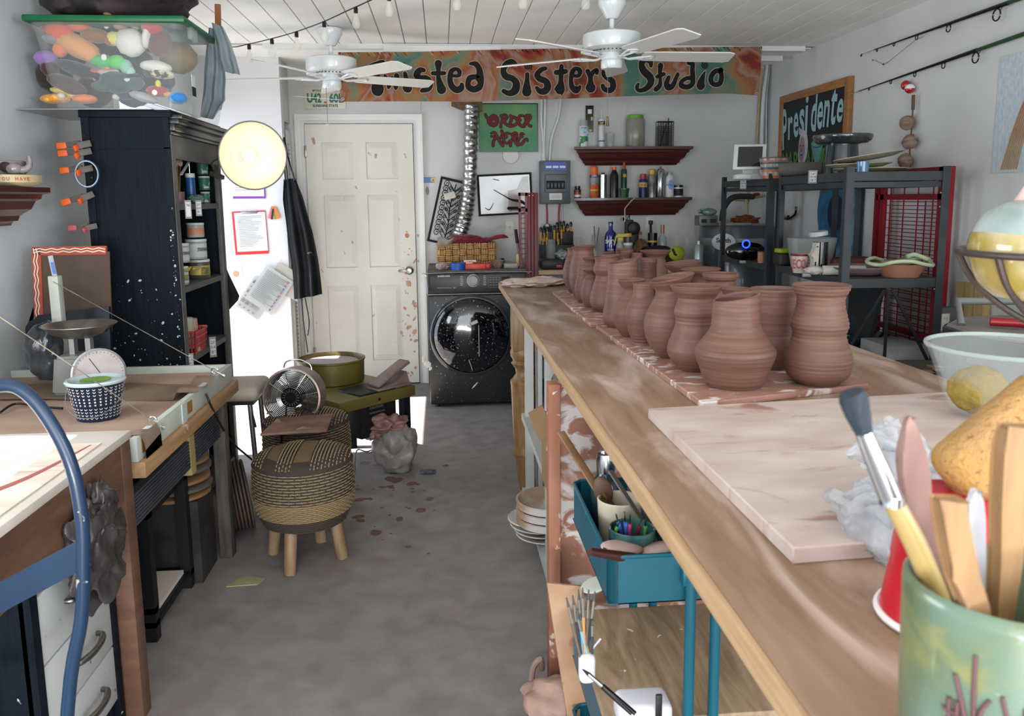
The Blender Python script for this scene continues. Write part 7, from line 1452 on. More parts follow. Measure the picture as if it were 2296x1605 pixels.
# ================================================ washer and its clutter
wx0, wx1, wyf, wyb, wz = -.105, .585, 5.56, 6.3, .965
t = thing('washing_machine', 'black front-loading washing machine splashed with clay, large round glossy door', 'washing machine', ((wx0+wx1)/2, 5.93, 0))
wb = mat('washer_black', '1A1C1E', '232628', r=.32, sc=4, sp=.68, spc='C9C2B2', spsc=70)
MB().b2(wx0, wx1, wyf+.015, wyb, .02, wz-.0, bev=.012).build('body', wb, t)
MB().b2(wx0, wx1, wyf, wyf+.03, .03, .80, bev=.01).build('front_panel', wb, t)
MB().b2(wx0+.003, wx1-.003, wyf-.012, wyf+.05, .812, wz-.012, bev=.02, ).build('control_panel', mat('panel_charcoal', '26292B', r=.4, sp=.75, spc='A39E94', spsc=30), t)
b = MB(); b.tube([(wx0+.0, wyf-.012, .815), (wx0+.0, wyf-.012, wz-.03), (wx0+.02, wyf-.012, wz-.008), (wx1-.02, wyf-.012, wz-.008), (wx1, wyf-.012, wz-.03), (wx1, wyf-.012, .815)], .004, 6, sm=3); b.tube([(wx0, wyf-.008, .808), (wx1, wyf-.008, .808)], .004, 6); b.build('chrome_trim', chr_, t)
MB().b2(wx0+.002, wx1-.002, wyf+.02, wyb-.01, wz-.002, wz+.004).build('dusty_top', mat('dusty_top', '4C4A48', '6E6864', r=.7, sc=7), t)
kc = aY(1061, 629, wyf-.02); Mk = basis((1, 0, 0), (0, 0, 1), (0, -1, 0), (kc.x, wyf-.012, kc.z))
MB().lathe([(.048, 0), (.046, .006), (.043, .006)], Mk and (0, 0, 0), 40, M=Mk).build('dial_ring', mat('gloss_black'), t)
MB().lathe([(.036, 0), (.036, .02), (.031, .026), (.024, .026), (.022, .024), (.001, .024)], (0, 0, 0), 40, M=Mk).build('dial', mat('dial_champagne', '8E8A82', r=.5, m=.3), t)
b = MB()
for k in range(6):
    for s in (-1, 1): b.box((s*.08, .03-.012*k, .001), (.02, .003, .001), M=Mk)
b.text('SAMSUNG', Mk @ Matrix.Translation((-.245, .028, .001)), fit=(.085, .012), ext=.0005, off=.03); b.build('brand_lettering', mat('print_light', 'B9BCBC', r=.4), t, sm=0); b = MB(); b.text('FlexWash SuperSpeed', Mk @ Matrix.Translation((-.25, -.052, .001)), fit=(.1, .007), ext=.0005); b.text('VRT', Mk @ Matrix.Translation((-.14, -.053, .001)), fit=(.02, .009), ext=.0005)
b.build('lettering', mat('print_light', 'B9BCBC', r=.4), t, sm=0)
b = MB(); dx_ = .18
for x, y, w_, h_ in ((dx_, .0, .012, 0), ): pass
for c, d in (((.185, .035), (.16, .002)), ((.185, -.05), (.16, .002)), ((.105, -.008), (.002, .086)), ((.265, -.008), (.002, .086))): b.box((c[0], c[1], .001), (d[0], d[1], .001), M=Mk)
for k in range(4):
    for j in range(4):
        b.box((.122+.02*k, .02-.018*j, .001), (.012, .006, .0008), M=Mk)
b.build('display_marks', mat('display_grey', '5E6466', r=.4), t, sm=0); MB().box((.225, .012, .001), (.055, .02, .001), M=Mk).build('display', mat('gloss_black'), t)
dc = aY(1057, 753, wyf-.03); Mw = basis((1, 0, 0), (0, 0, 1), (0, -1, 0), (dc.x, wyf, dc.z)); R = .285
MB().lathe([(R, 0), (R+.004, .012), (R-.006, .022), (R-.02, .024), (R-.02, .014)], M=Mw, n=72, cap1=False).build('door_ring', mat('ring_dark', '2A2E34', r=.15, coat=.5), t)
dgl = mat('door_glass', '05070D', '080C16', r=.04, sc=3, coat=.7, sp=.655, spc='B9B4A4', spsc=85)
MB().lathe([(R-.018, .012), (R-.03, .03), (R*.75, .052), (R*.4, .066), (.001, .07)], M=Mw, n=72).build('door_glass', dgl, t, sm=60)
b = MB()
for x, y, w_, h_, a in ((.02, .1, .05, .022, .4), (-.015, .07, .03, .01, -.5), (.05, -.03, .004, .22, .0), (-.01, -.2, .004, .08, .3)): b.box((x, y, .075-.35*(x*x+y*y)**1.0), (w_, h_, .001), rot=(0, 0, a), M=Mw)
b.build('clay_splashes', mat('clay_splash', 'B9AAA4', r=.8), t, sm=0)
b = MB()
for x, y, w_, h_, a in ((-.31, -.20, .05, .045, .4), (-.335, -.16, .025, .05, .1), (-.29, -.23, .02, .03, .5), (.02, -.36, .06, .01, -.8)): b.ell(Mw @ Vector((x, y, .003)), (w_/2, .003, h_/2), rot=(0, a, 0), sub=3, jit=.2, seed=int(abs(x)*100))
b.build('clay_splat', mat('clay_splat', 'CFC4B4', r=.8), t)
for x in (wx0+.05, wx1-.05): MB().cyl((x, wyf+.06, 0), (x, wyf+.06, .03), .02, n=12).build('foot', mat('black_rubber'), t)
zw = wz+.0045
# basket
bkm = mat('seagrass', '96713F', 'B0895A', r=.75, sc=30, st=(1, 1, 1), bump=.6)
x0, x1, yf_, yb_ = aY(983, 560, 5.86).x, aY(1110, 560, 5.86).x, 5.86, 6.14; hb = aY(1045, 545, 5.86).z-zw
t = thing('wicker_basket', 'wide woven seagrass basket full of dark red cloth on the washer', 'basket', ((x0+x1)/2, 6.0, zw))
nx, nz_ = 8, 4; cw_, chh = (x1-x0)/nx, hb/nz_
MB().b2(x0+.012, x1-.012, yf_+.012, yb_-.012, zw, zw+hb-.01).build('liner', mat('basket_dark', '4A3622', r=.9), t)
for j in range(nz_):
    b = MB()
    for side in range(4):
        nn = nx if side < 2 else 4
        for i in range(nn):
            v = (i+j) % 2
            for k in range(3):
                o_ = (k-1)/3.1
                if side < 2:
                    yy = yf_ if side == 0 else yb_; xc = x0+(i+.5)*cw_; zc_ = zw+(j+.5)*chh; out = -1 if side == 0 else 1
                    if v: b.ell((xc, yy+out*.004, zc_+o_*chh), (cw_*.56, .010, chh*.19), sub=2)
                    else: b.ell((xc+o_*cw_, yy-out*.001, zc_), (cw_*.18, .008, chh*.6), sub=2)
                else:
                    xx = x0 if side == 2 else x1; cy__ = (yb_-yf_)/4; yc = yf_+(i+.5)*cy__; zc_ = zw+(j+.5)*chh; out = -1 if side == 2 else 1
                    if v: b.ell((xx+out*.004, yc, zc_+o_*chh), (.010, cy__*.56, chh*.19), sub=2)
                    else: b.ell((xx-out*.001, yc+o_*cy__, zc_), (.008, cy__*.18, chh*.6), sub=2)
    for v in b.bm.verts: v.co.z = max(v.co.z, zw)
    b.build('woven_row', bkm, t, sm=80)
q = aY(1055, 540, 6.0)
b = MB(); b.ell((q.x-.02, 6.0, zw+hb+.012), (.155, .10, .042), sub=5, jit=.16, seed=3, fr=2.2); b.ell((q.x-.03, 5.93, zw+hb+.022), (.09, .05, .03), sub=4, jit=.2, seed=9); b.tube([(q.x+.10, 5.95, zw+hb+.005), aY(1112, 534, 5.92), aY(1130, 531, 5.9), aY(1141, 533, 5.9)], [.014, .017, .016, .002], 8, sm=4)
for v in b.bm.verts: v.co += Vector(mn.turbulence_vector(v.co*12, 2, False))*.010
b.build('red_cloth', mat('crimson_cloth', '5E0C1E', '741426', r=.9, sc=6, sheen=.2), None, 'dark crimson cloth heaped in the woven basket, a point sticking out', 'cloth', sm=80)
q = aY(1003, 540, 5.87); b = MB(); b.sheet(lambda u, v: Vector((q.x-.07+.12*u, 5.855-.03*math.sin(v*PI), q.z+.024-.055*abs(2*(v*(.4+.6*(1-u)))-.35)+.012*math.sin(u*7))), 14, 12, .006); b.build('white_cloth', mat('offwhite_cloth', 'C9BFB6', 'B5A69C', r=.9, sc=9), None, 'off-white cloth hanging over the left corner of the woven basket', 'cloth', sm=80)
def P6(px, py, Y): return aY(px, py, Y)
q = aY(991, 590, 5.66); crumple('dirty_rag', (q.x+.0, 5.68, zw+.026), (.042, .04, .028), mat('rag_mauve', 'B5A49E', '8E7C78', r=.9, sc=14), 'greyish pink crumpled rag left of the blue tape on the washer', 'cloth', 5, .2, 3, flat=zw+.001)
q = aY(1027, 600, 5.63); b = MB(); b.lathe([(.044, 0), (.052, 0), (.052, .048), (.044, .048), (.044, 0)], (q.x, 5.66, zw), 36, cap0=False, cap1=False); b.build('tape_roll', mat('bright_blue_tape', '1E55A8', r=.5), None, 'bright blue roll of tape standing flat on the washer front', 'tape')
t = thing('tool_box', 'small orange-red box with a white label strip on the washer', 'box', aY(1063, 600, 5.66))
x0_, x1_ = aY(1043, 600, 5.64).x, aY(1091, 600, 5.64).x
MB().b2(x0_, x1_, 5.64, 5.72, zw, zw+.04, bev=.004).build('box', mat('orange_red', 'C23A26', r=.4), t); MB().b2(x0_+.005, x0_+.06, 5.645, 5.70, zw+.04, zw+.055, bev=.002).build('blade_pack', mat('orange_red2', 'D24A2E', 'D8C4BC', r=.4, sc=40), t); MB().b2(x0_-.005, x0_+.08, 5.70, 5.73, zw+.05, zw+.062).build('label', paper, t)
MB().b2(x1_-.01, x1_+.03, 5.63, 5.66, zw, zw+.045, bev=.01).build('red_scraper', mat('scraper_red', 'A81C1C', r=.4), None, 'dark red plastic scraper standing right of the orange box', 'tool')
q = aY(1116, 590, 5.75); t = cyli('wooden_bowl', q.x, 5.76, zw, .03, .055, mat('carved_bowl', '6E5844', '8E7660', r=.6, sc=30, bump=.6), 'small carved brown bowl on the washer behind the box', 'bowl', .056)
q = aY(1145, 595, 5.68); MB().b2(q.x-.05, q.x+.05, 5.66, 5.72, zw, zw+.04, bev=.006).build('glass_votive', mat('dusty_glass', '5E5A56', '8C8882', r=.3, sc=20), None, 'dusty square glass tray on the washer right side', 'tray')
q = aY(1128, 580, 5.95); b = MB(); b.lathe([(.10, 0), (.11, .01), (.11, .02), (.03, .03), (.012, .035), (.012, .05), (.001, .052)], (q.x, 6.0, zw), 36); b.build('pan_lid', mat('gloss_black'), None, 'flat black pan lid lying at the back of the washer', 'lid')
t = thing('ladle', 'long black-handled scoop with a pale yellow cup, leaning beside the red gate', 'ladle', aY(1166, 600, 5.9))
MB().tube([aY(1156, 514, 5.9), aY(1160, 545, 5.9)], .012, 12).build('grip', mat('black_rubber'), t); MB().tube([aY(1160, 545, 5.9), aY(1165, 575, 5.9)], .008, 10).build('shaft', mat('grey_steel'), t)
q = aY(1164, 571, 5.9); MB().lathe([(.026, 0), (.032, .03), (.022, .085), (.015, .095), (.001, .096)], M=Matrix.Translation(aY(1167, 598, 5.9)) @ Matrix.Rotation(-.15, 4, 'Y'), n=24).build('cup', mat('pale_yellow', 'C9C68A', r=.4), t)
# folded red gate behind the table end
gr = mat('gate_red', '5E1420', '701A28', r=.4, sc=5, sp=.76, spc='A08088', spsc=30)
t = thing('safety_gate', 'folded dark red metal mesh gate standing between the washer and the back bench', 'gate', aY(1187, 640, 5.75))
zt_ = aY(1185, 432, 5.7).z; xg = [aY(x, 500, 5.7).x for x in (1163, 1182, 1190, 1198, 1208)]
for k in range(3): MB().b2(xg[k+1]+.001, xg[k+2]-.002, 5.68+.02*k, 5.72+.02*k, .02, zt_, bev=.003).build('frame_bar', gr, t)
b = MB(); b.b2(xg[0], xg[0]+.014, 5.68, 5.71, .02, zt_); b.b2(xg[1]-.014, xg[1], 5.68, 5.71, .02, zt_)
for z in (zt_-.01, zt_-.12, .05): b.b2(xg[0], xg[1], 5.68, 5.71, z-.012, z+.012)
b.build('side_frame', gr, t)
b = MB(); z = .1
while z < zt_-.13: b.bar((xg[0]+.01, 5.69, z), (xg[1]-.01, 5.69, z), .005, .005); z += .036
for k in (1, 2): b.bar((xg[0]+(xg[1]-xg[0])*k/3, 5.695, .05), (xg[0]+(xg[1]-xg[0])*k/3, 5.695, zt_-.12), .004, .004)
b.build('mesh', gr, t)
for z in (zt_-.02, zt_-.72):
    for x in (xg[2]-.01, xg[3]-.01): MB().ell((x, 5.678, z), (.005, .003, .005), sub=2).build('bolt', mat('chrome'), t)
# ================================================ back bench (mostly hidden by the vases)
zB = .945; bx0_, bx1_ = .66, 1.98
t = thing('back_bench', 'plain wooden bench along the back wall behind the vases', 'bench', (1.3, 6.05, 0))
MB().b2(bx0_, bx1_, 5.74, 6.36, zB-.03, zB).build('top', mat('bench_wood', 'A89272', 'B9A484', r=.6, sc=6), t)
for x, y in ((bx0_+.03, 5.78), (bx1_-.03, 5.78), (bx0_+.03, 6.3), (bx1_-.03, 6.3)): MB().b2(x-.025, x+.025, y-.025, y+.025, 0, zB-.03).build('leg', mat('soot_black'), t)
MB().b2(bx0_+.05, bx1_-.05, 5.8, 6.3, .3, .32).build('lower_shelf', mat('soot_black'), t)
# tool rack
t = thing('tool_rack', 'black bench-top tool rack holding yellow and black screwdrivers and pliers', 'rack', aY(1240, 560, 6.2)); zk = zB; xk0, xk1 = aY(1212, 540, 6.15).x, aY(1288, 540, 6.15).x
MB().b2(xk0, xk1, 6.15, 6.27, zk, zk+.16, bev=.004).build('base', mat('soot_black'), t); MB().b2(xk0+.02, xk1, 6.2, 6.27, zk+.16, zk+.26, bev=.004).build('rear_tier', mat('soot_black'), t)
yg = mat('tool_yellow', 'BE8A22', r=.45)
random.seed(5)
for k, (x, y, rr_, row) in enumerate(((1213, 525, .011, 0), (1220, 527, .011, 0), (1227, 524, .010, 0), (1243, 521, .011, 0), (1250, 527, .010, 0), (1259, 520, .010, 0), (1217, 540, .009, 0), (1225, 538, .009, 0), (1252, 541, .009, 0), (1264, 511, .011, 1), (1272, 517, .011, 1), (1280, 513, .011, 1), (1268, 530, .010, 1), (1277, 532, .010, 1), (1256, 512, .011, 1), (1249, 514, .011, 1))):
    p = aY(x, y, 6.17 if not row else 6.22); tt = thing('screwdriver', 'yellow and black gripped screwdriver, %s in the bench tool rack' % ('one of the front row' if not row else 'one of the taller back row'), 'screwdriver', p, group='screwdrivers front row' if not row else 'screwdrivers back row')
    MB().tube([p+Vector((0, 0, -.05)), p+Vector((0, 0, .02))], [rr_*.8, rr_*.8], 10).build('grip', yg, tt); MB().tube([p+Vector((0, 0, .018)), p+Vector((0, 0, .045)), p+Vector((0, 0, .055))], [rr_, rr_*1.1, rr_*.6], 10).build('cap', mat('gloss_black'), tt); MB().cyl(p-Vector((0, 0, .05)), Vector((p.x, p.y, zk+.1+.1*row)), .003, n=6).build('shaft', mat('grey_steel'), tt)
for k, x in enumerate((1228, 1262)):
    p = aY(x, 503, 6.3); MB().lathe([(.02, .0), (.022, .02), (.018, .026), (.001, .026)], (p.x, 6.3, p.z-.02), 20).build('conduit_fitting', mat('alu'), None, ('left', 'right')[k]+' metal conduit fitting above the tool rack', 'fitting')
    flat('junction_box', x-10, 506, x+9, 532, mat('soot_black'), ('left', 'right')[k]+' black junction box behind the yellow screwdrivers', 'box', Y=YB-.02, th=.04)
t = thing('glass_cylinder', 'tall clear glass cylinder in front of the tool rack', 'vase', aY(1235, 575, 5.95)); p = aY(1235, 537, 5.95); MB().lathe([(.033, 0), (.035, .004), (.035, p.z-zB)], (p.x, 5.95, zB), 28, cap1=False).build('glass', glass('grey_glass', '9EA4A2', al=.35), t)
p = aY(1236, 592, 5.8)
t = thing('drill_case', 'black plastic tool case with red latch on the back bench', 'case', (p.x, 5.85, zB)); xa_, xb2 = aY(1213, 600, 5.8).x, aY(1266, 600, 5.8).x; za_ = aY(1240, 582, 5.8).z
MB().b2(xa_, xb2, 5.80, 5.98, zB, za_, bev=.02).build('case', mat('case_black', '16181B', r=.5), t); q = aY(1254, 597, 5.8); MB().box((q.x, 5.797, q.z), (.045, .008, .022), bev=.002).build('latch', mat('latch_red', '8E1C28', r=.4), t)
q = aY(1262, 560, 5.88); crumple('bubble_bag', (q.x, 5.9, za_+.03), (.05, .05, .035), mat('grey_film', '6E7274', '9EA2A2', r=.3, al=.8, sc=12), 'crumpled clear film bag on the black tool case', 'bag', 6, .2)
for px, yt, w_, lab in ((1297, 531, 11, 'narrow clear glass tube right of the tool rack'), (1334, 526, 15, 'clear glass tube holding two brown sticks')):
    p = aY(px, yt, 6.1); t = thing('glass_tube', lab, 'glass', (p.x, 6.1, zB)); r_ = w_/2/sc_at(p); MB().lathe([(r_, 0), (r_, p.z-zB-.006), (r_*1.15, p.z-zB)], (p.x, 6.1, zB), 20, cap1=False).build('glass', glass('grey_glass'), t)
for k, (a, c) in enumerate((((1332, 507), (1335, 560)), ((1343, 510), (1336, 562)))):
    b = MB(); b.tube([aY(a[0], a[1], 6.1), aY(c[0], c[1], 6.1)], .004, 6); b.build('brown_stick', dk, None, ('left straight', 'right slanting')[k]+' brown stick in the glass tube before the light wall', 'stick')
T, o, r, h = K_('vodka_bottle', 1369, 497, 28, zB, 6.1, [('body', mat('cobalt_glass', '0C1C66', '102480', r=.06, sc=3, coat=1), [(.95, 0), (1, .02), (1, .66), (.85, .74), (.36, .82), (.34, .94), (.42, .945), (.42, .98), (.34, 1)])], 'cobalt blue glass bottle with white lettering on the back bench', 'bottle', base=575)
zs_ = aY(1369, 545, 6.1).z-zB; word(T, o, r, 'SKYY', zs_, .03, mat('white_print'), 1.6); word(T, o, r, 'VODKA', zs_-.055, .015, mat('print_light'), 1.0)
q = aY(1390, 550, 6.0); t = thing('spray_bottle', 'clear spray bottle with a yellow-green trigger head', 'spray bottle', (q.x, 6.0, zB)); zt_ = aY(1390, 532, 6.0).z
MB().lathe([(.028, 0), (.03, .02), (.03, zt_-zB-.06), (.014, zt_-zB-.02)], (q.x, 6.0, zB), 24).build('bottle', glass('jar_glass'), t)
tr_ = mat('trigger_yellow', 'B8B03A', r=.4); b = MB(); b.b2(q.x-.02, q.x+.02, 5.98, 6.02, zt_-.03, zt_, bev=.003); b.prism([(-.04, 0), (.05, .005), (.055, .025), (-.02, .028)], .03, basis((1, 0, 0), (0, 0, 1), (0, -1, 0), (q.x+.0, 6.015, zt_))); b.bar((q.x-.03, 6.0, zt_+.008), (q.x-.045, 6.0, zt_-.06), .012, .008); b.build('trigger_head', tr_, t)
for px, yt, w_, lab, bodym, lidm in ((1407, 523, 18, 'dark jar with a yellow lid behind the spray bottle', mat('jar_dark'), mat('can_yellow')), (1408, 544, 20, 'grey jar with a white lid before the yellow-lidded one', mat('grey_film'), wht)):
    K_('jar', px, yt, w_, zB, 6.05 if yt < 530 else 5.95, [('body', bodym, [(1, 0), (1, .9)]), ('lid', lidm, [(1.04, .9), (1.04, 1)])], lab, 'jar', base=570)
t = thing('propane_torch', 'brass-tubed propane torch on a small black cylinder in front of the lower shelf', 'torch', aY(1408, 560, 6.15))
q = aY(1410, 510, 6.15); MB().b2(q.x-.03, q.x+.03, 6.12, 6.18, zB, q.z+.06, bev=.006).build('body', mat('soot_black'), t); br = mat('worn_brass', '8C7C66', r=.35, m=.8)
MB().tube([aY(1402, 495, 6.15), aY(1401, 470, 6.15), aY(1404, 464, 6.15), aY(1414, 452, 6.15), aY(1423, 444, 6.15)], [.006, .006, .006, .007, .010], 10, sm=4).build('burner_tube', br, t); MB().tube([aY(1401, 497, 6.15), aY(1401, 484, 6.15)], .012, 10).build('valve', br, t); MB().cyl(aY(1394, 491, 6.13), aY(1398, 491, 6.15), .012, n=12).build('knob', mat('gloss_black'), t); MB().tube([aY(1406, 492, 6.14), aY(1411, 483, 6.14), aY(1412, 492, 6.14)], .004, 6, sm=4).build('igniter_wire', mat('black_rubber'), t)
b = MB(); q = aY(1421, 512, 6.1); b.lathe([(.05, -.02), (.052, .0), (.045, .02), (.02, .03), (.001, .03)], M=basis((1, 0, 0), (0, 0, 1), (0, -1, 0), q), n=28); b.b2(q.x-.04, q.x+.04, 6.09, 6.16, zB, q.z-.0, bev=.01); b.build('power_adapter', mat('soot_black'), None, 'black round-faced tool beside the torch', 'tool')
q = aY(1437, 545, 6.05); crumple('paper_bag', (q.x, 6.05, zB+.10), (.066, .05, .105), mat('kraft_paper', '5E432E', '74563E', r=.9, sc=7), 'crumpled brown paper bag on the back bench', 'bag', 3, .12, flat=zB+.001)
MB().b2(aY(1426, 521, 6.1).x, aY(1440, 521, 6.1).x, 6.1, 6.13, aY(1433, 526, 6.1).z, aY(1433, 520, 6.1).z+.002, bev=.004).build('red_stopper', mat('can_red'), None, 'small red cap showing above the paper bag', 'cap')
T, o, r, h = K_('paint_tin', 1463, 522, 21, zB, 6.05, [('body', mat('gloss_black'), [(1, 0), (1, 1)])], 'black cylinder tin with a yellow stripe on the back bench', 'tin', base=570); zc_ = aY(1463, 540, 6.05).z-zB; strip(T, o, r, zc_-.01, zc_+.004, mat('can_yellow'), 'stripe')
K_('wine_bottle', 1485, 504, 20, zB, 6.1, [('body', glass('bottle_clear', 'A8AEAC', al=.5), [(1, 0), (1, .55), (.85, .68), (.4, .76), (.38, .80)]), ('foil', mat('copper_foil', '9A6A58', r=.35, m=.4), [(.42, .78), (.44, 1)])], 'clear glass bottle with copper-pink foil neck on the back bench', 'bottle', base=570)
t = outlet(1448, 486, 1469, 519, 'white wall socket with a black plug in it under the lower shelf', 'wall_socket', 0); q = aY(1459, 498, YB-.03); MB().b2(q.x-.014, q.x+.014, YB-.05, YB-.008, q.z-.018, q.z+.014, bev=.004).build('plug', mat('black_rubber'), t); MB().tube([(q.x, YB-.03, q.z-.015), (q.x+.003, YB-.03, q.z-.08), (q.x, YB-.06, q.z-.14)], .009, 8, sm=4).build('cord', mat('black_rubber'), t)
t = thing('tool_bag', 'black and lime-yellow nylon bag with a yellow end flap on the back bench', 'bag', aY(1480, 590, 5.9))
b = MB(); q = aY(1475, 575, 5.93); b.ell((q.x, 5.95, zB+.07), (.16, .09, .085), sub=4, jit=.1, seed=3, fr=2)
for v in b.bm.verts: v.co.z = max(v.co.z, zB)
b.build('body', mat('nylon_black', '0E0F10', r=.7), t, sm=80)
b = MB(); q = aY(1518, 568, 5.85); b.ell((q.x, 5.86, q.z), (.062, .03, .056), sub=4); b.build('end_flap', mat('lime_nylon', '8E9A1E', r=.6), t); MB().tube([aY(1508, 558, 5.825), aY(1513, 570, 5.822), aY(1517, 572, 5.822)], .008, 6).build('strap', mat('nylon_black'), t)
T, o, r, h = K_('spray_can', 1566, 540, 22, zB, 5.82, [('body', mat('can_silverblue', '9AA4AE', '848E98', r=.3, m=.5, sc=14), [(1, 0), (1, .80), (.7, .87)]), ('nozzle', wht, [(.3, .87), (.25, 1)])], 'silver-blue spray can at the right end of the back bench', 'can', base=597)
b = MB(); b.tube([aY(1540, 533, 6.1), aY(1538, 543, 6.1), aY(1546, 546, 6.1), aY(1536, 556, 6.1), Vector((aY(1534, 575, 6.1).x, 6.1, zB))], .004, 6, sm=4); b.build('white_hook', mat('conduit_white'), None, 'white hook and ring standing beside the yellow bag', 'hook')
# ================================================ right side
conduit([(1680, 154), (1706, 155), (1707, 165), (1703, 220), (1700, 270), (1697, 322)], .009, mat('cpvc', 'A8986A', r=.5), 'cream-yellow plastic water pipe running down near the corner', Y=YB-.03)
conduit([(1724, 138), (1719, 170), (1713, 215), (1710, 260), (1708, 330), (1708, 390)], .017, cw, 'thick white conduit leaning down in the right corner', Y=YB-.06)
conduit([(1726, 140), (1723, 180), (1719, 220), (1718, 300), (1718, 390)], .007, mat('alu'), 'thin grey conduit beside the thick white one in the corner', Y=YB-.09)
# chalkboard poster on the right wall
XW = XR-.003
def R4(x, y, off=.02): return aX(x, y, XR-off)
c0 = R4(1753, 217); c1 = R4(1910, 170); yb0, ya0 = c0.y, c1.y; ztop = (c0.z+c1.z)/2; zbot = R4(1765, 412).z-.03; Lp, Hp = yb0-ya0, ztop-zbot
t = thing('chalkboard_poster', 'wood-framed black painted board reading Presidente and Margarita on the right wall', 'poster', (XW, (ya0+yb0)/2, zbot))
Mp = basis((0, -1, 0), (0, 0, 1), (-1, 0, 0), (XR-.02, yb0, zbot))
b = MB(); f = .055
for c, d in (((Lp/2, f/2), (Lp-2*f, f)), ((Lp/2, Hp-f/2), (Lp-2*f, f)), ((f/2, Hp/2), (f, Hp)), ((Lp-f/2, Hp/2), (f, Hp))): b.box((c[0], c[1], 0), (d[0], d[1], .035), M=Mp, bev=.004)
b.build('frame', mat('oak_frame', '87592F', '9C6C3E', r=.5, sc=9, st=(4, 1, 4)), t); MB().box((Lp/2, Hp/2, -.003), (Lp-.08, Hp-.08, .02), M=Mp).build('board', mat('board_black', '08090C', r=.5), t)
b = MB()
for k, ch in enumerate('Presidente'):
    hgt = .15+.04*math.sin(k/9*PI); b.text(ch, Mp @ Matrix.Translation(((.07+.086*k)*Lp, Hp-.34+.008*k-(.06 if ch == 'P' else 0), .0085)) @ Matrix.Rotation(.12-.03*k, 4, 'Z'), fit=((.077 if ch != 'i' else .04)*Lp, hgt if ch not in 'Pdit' else hgt+(.15 if ch == 'P' else .08)), off=.02)
b.build('lettering', mat('chalk_blue', '8FB0B8', r=.8), t, sm=0)
b = MB(); mz = aX(1800, 380, XR-.02).z-zbot
for k, ch in enumerate('MARGARITA'): b.text(ch, Mp @ Matrix.Translation((.075+(Lp-.17)/9*k, mz+.01*(k % 2), .0085)), fit=((Lp-.2)/9.5, .13), off=.025)
b.build('lettering', mat('chalk_green', '3E7A34', r=.8), t, sm=0)
fx = Lp*.40; fz = Hp-.40
b = MB(); b.ell((fx, fz, .009), (.075, .12, .004), M=Mp); b.ell((fx-.045, fz-.03, .008), (.035, .09, .003), M=Mp); b.build('hair', mat('chalk_hair', 'B5AFB0', r=.8), t)
b = MB(); b.ell((fx-.012, fz-.012, .011), (.052, .09, .004), M=Mp); b.build('face', mat('chalk_face', '8E7E80', r=.8), t)
b = MB(); b.stroke([(fx-.035, fz+.012, .004), (fx-.022, fz+.014, .003)], Mp, z=.0158, sm=0); b.stroke([(fx+.006, fz+.012, .003), (fx+.02, fz+.01, .004)], Mp, z=.0158, sm=0); b.stroke([(fx-.008, fz, .002), (fx-.013, fz-.025, .003), (fx-.004, fz-.028, .002)], Mp, z=.0158); b.stroke([(fx-.025, fz-.05, .003), (fx-.006, fz-.055, .004), (fx+.012, fz-.046, .003)], Mp, z=.0158); b.build('features', mat('paint_black'), t, sm=0)
b = MB(); gx_ = Lp*.61; b.prism([(gx_-.09, fz+.0), (gx_+.09, fz+.02), (gx_+.02, fz-.13), (gx_+.015, fz-.19), (gx_-.01, fz-.19), (gx_-.015, fz-.13)], .002, Mp @ Matrix.Translation((0, 0, .0085))); b.mi = 1; b.ell((gx_, fz+.015, .011), (.095, .032, .003), M=Mp); b.mi = 2; b.ell((gx_, fz+.015, .013), (.08, .024, .003), M=Mp); b.build('cocktail_glass', [mat('chalk_teal', '5E8A84', r=.8), mat('chalk_navy', '2A5A7A', r=.8), mat('chalk_lime', '7FA08A', '5C7F74', r=.8, sc=30)], t)
# fishing rods
def rod(p0, p1, green_end, guides, label):
    A, B2 = aX(p0[0], p0[1], XR-.035), aX(p1[0], p1[1], XR-.035); d = B2-A; L_ = d.length; T = thing('fishing_rod', label, 'fishing rod', (A+B2)/2)
    at_ = lambda u: A+d*u
    MB().tube([A, at_(.1)], [.002, .003], 8).build('tip', mat('rod_lime', '6FBF3A', r=.4), T); MB().tube([at_(.1), at_(.3), at_(.6), at_(green_end)], [.003, .0045, .008, .011], 10).build('blank', mat('gloss_black'), T); MB().tube([at_(green_end), at_(1.35)], [.009, .013], 10).build('butt', mat('rod_green', '26422A', r=.4), T)
    for u, R_ in guides:
        p = at_(u); b = MB(); c = p+Vector((-.005, 0, -R_*1.45)); b.tube([c+Vector((0, R_*math.cos(a), R_*math.sin(a))) for a in [2*PI*k/20 for k in range(20)]], .0022+R_*.05, 6, closed=True); b.tube([c+Vector((0, -R_*.8, R_*.5)), p+Vector((0, -R_*1.5, 0))], .0015, 5); b.tube([c+Vector((0, R_*.3, R_)), p+Vector((0, -R_*.2, 0))], .0015, 5); b.build('line_guide', mat('gloss_black'), T)
rod((1933, 121), (2296, -6), .93, ((.0, .006), (.13, .007), (.26, .008), (.42, .011), (.62, .017), (.88, .026)), 'upper fishing rod on the right wall, lime tip pointing left')
rod((1898, 214), (2296, 76), .80, ((.18, .007), (.33, .009), (.48, .011), (.64, .014), (.80, .024)), 'lower fishing rod on the right wall, tip over the poster frame')
b = MB(); b.tube([R4(2070, 82), R4(2052, 90), R4(1990, 140), R4(1980, 144), R4(1960, 134)], .0012, 5); b.ell(R4(1981, 144), (.006, .008, .006), sub=2); b.ell(R4(1957, 135), (.003, .008, .004), sub=2); b.build('fishing_rig', mat('rig_dark', '5A3A3C', r=.4), None, 'thin fishing line rig with a small dark red bead on the right wall', 'fishing line')
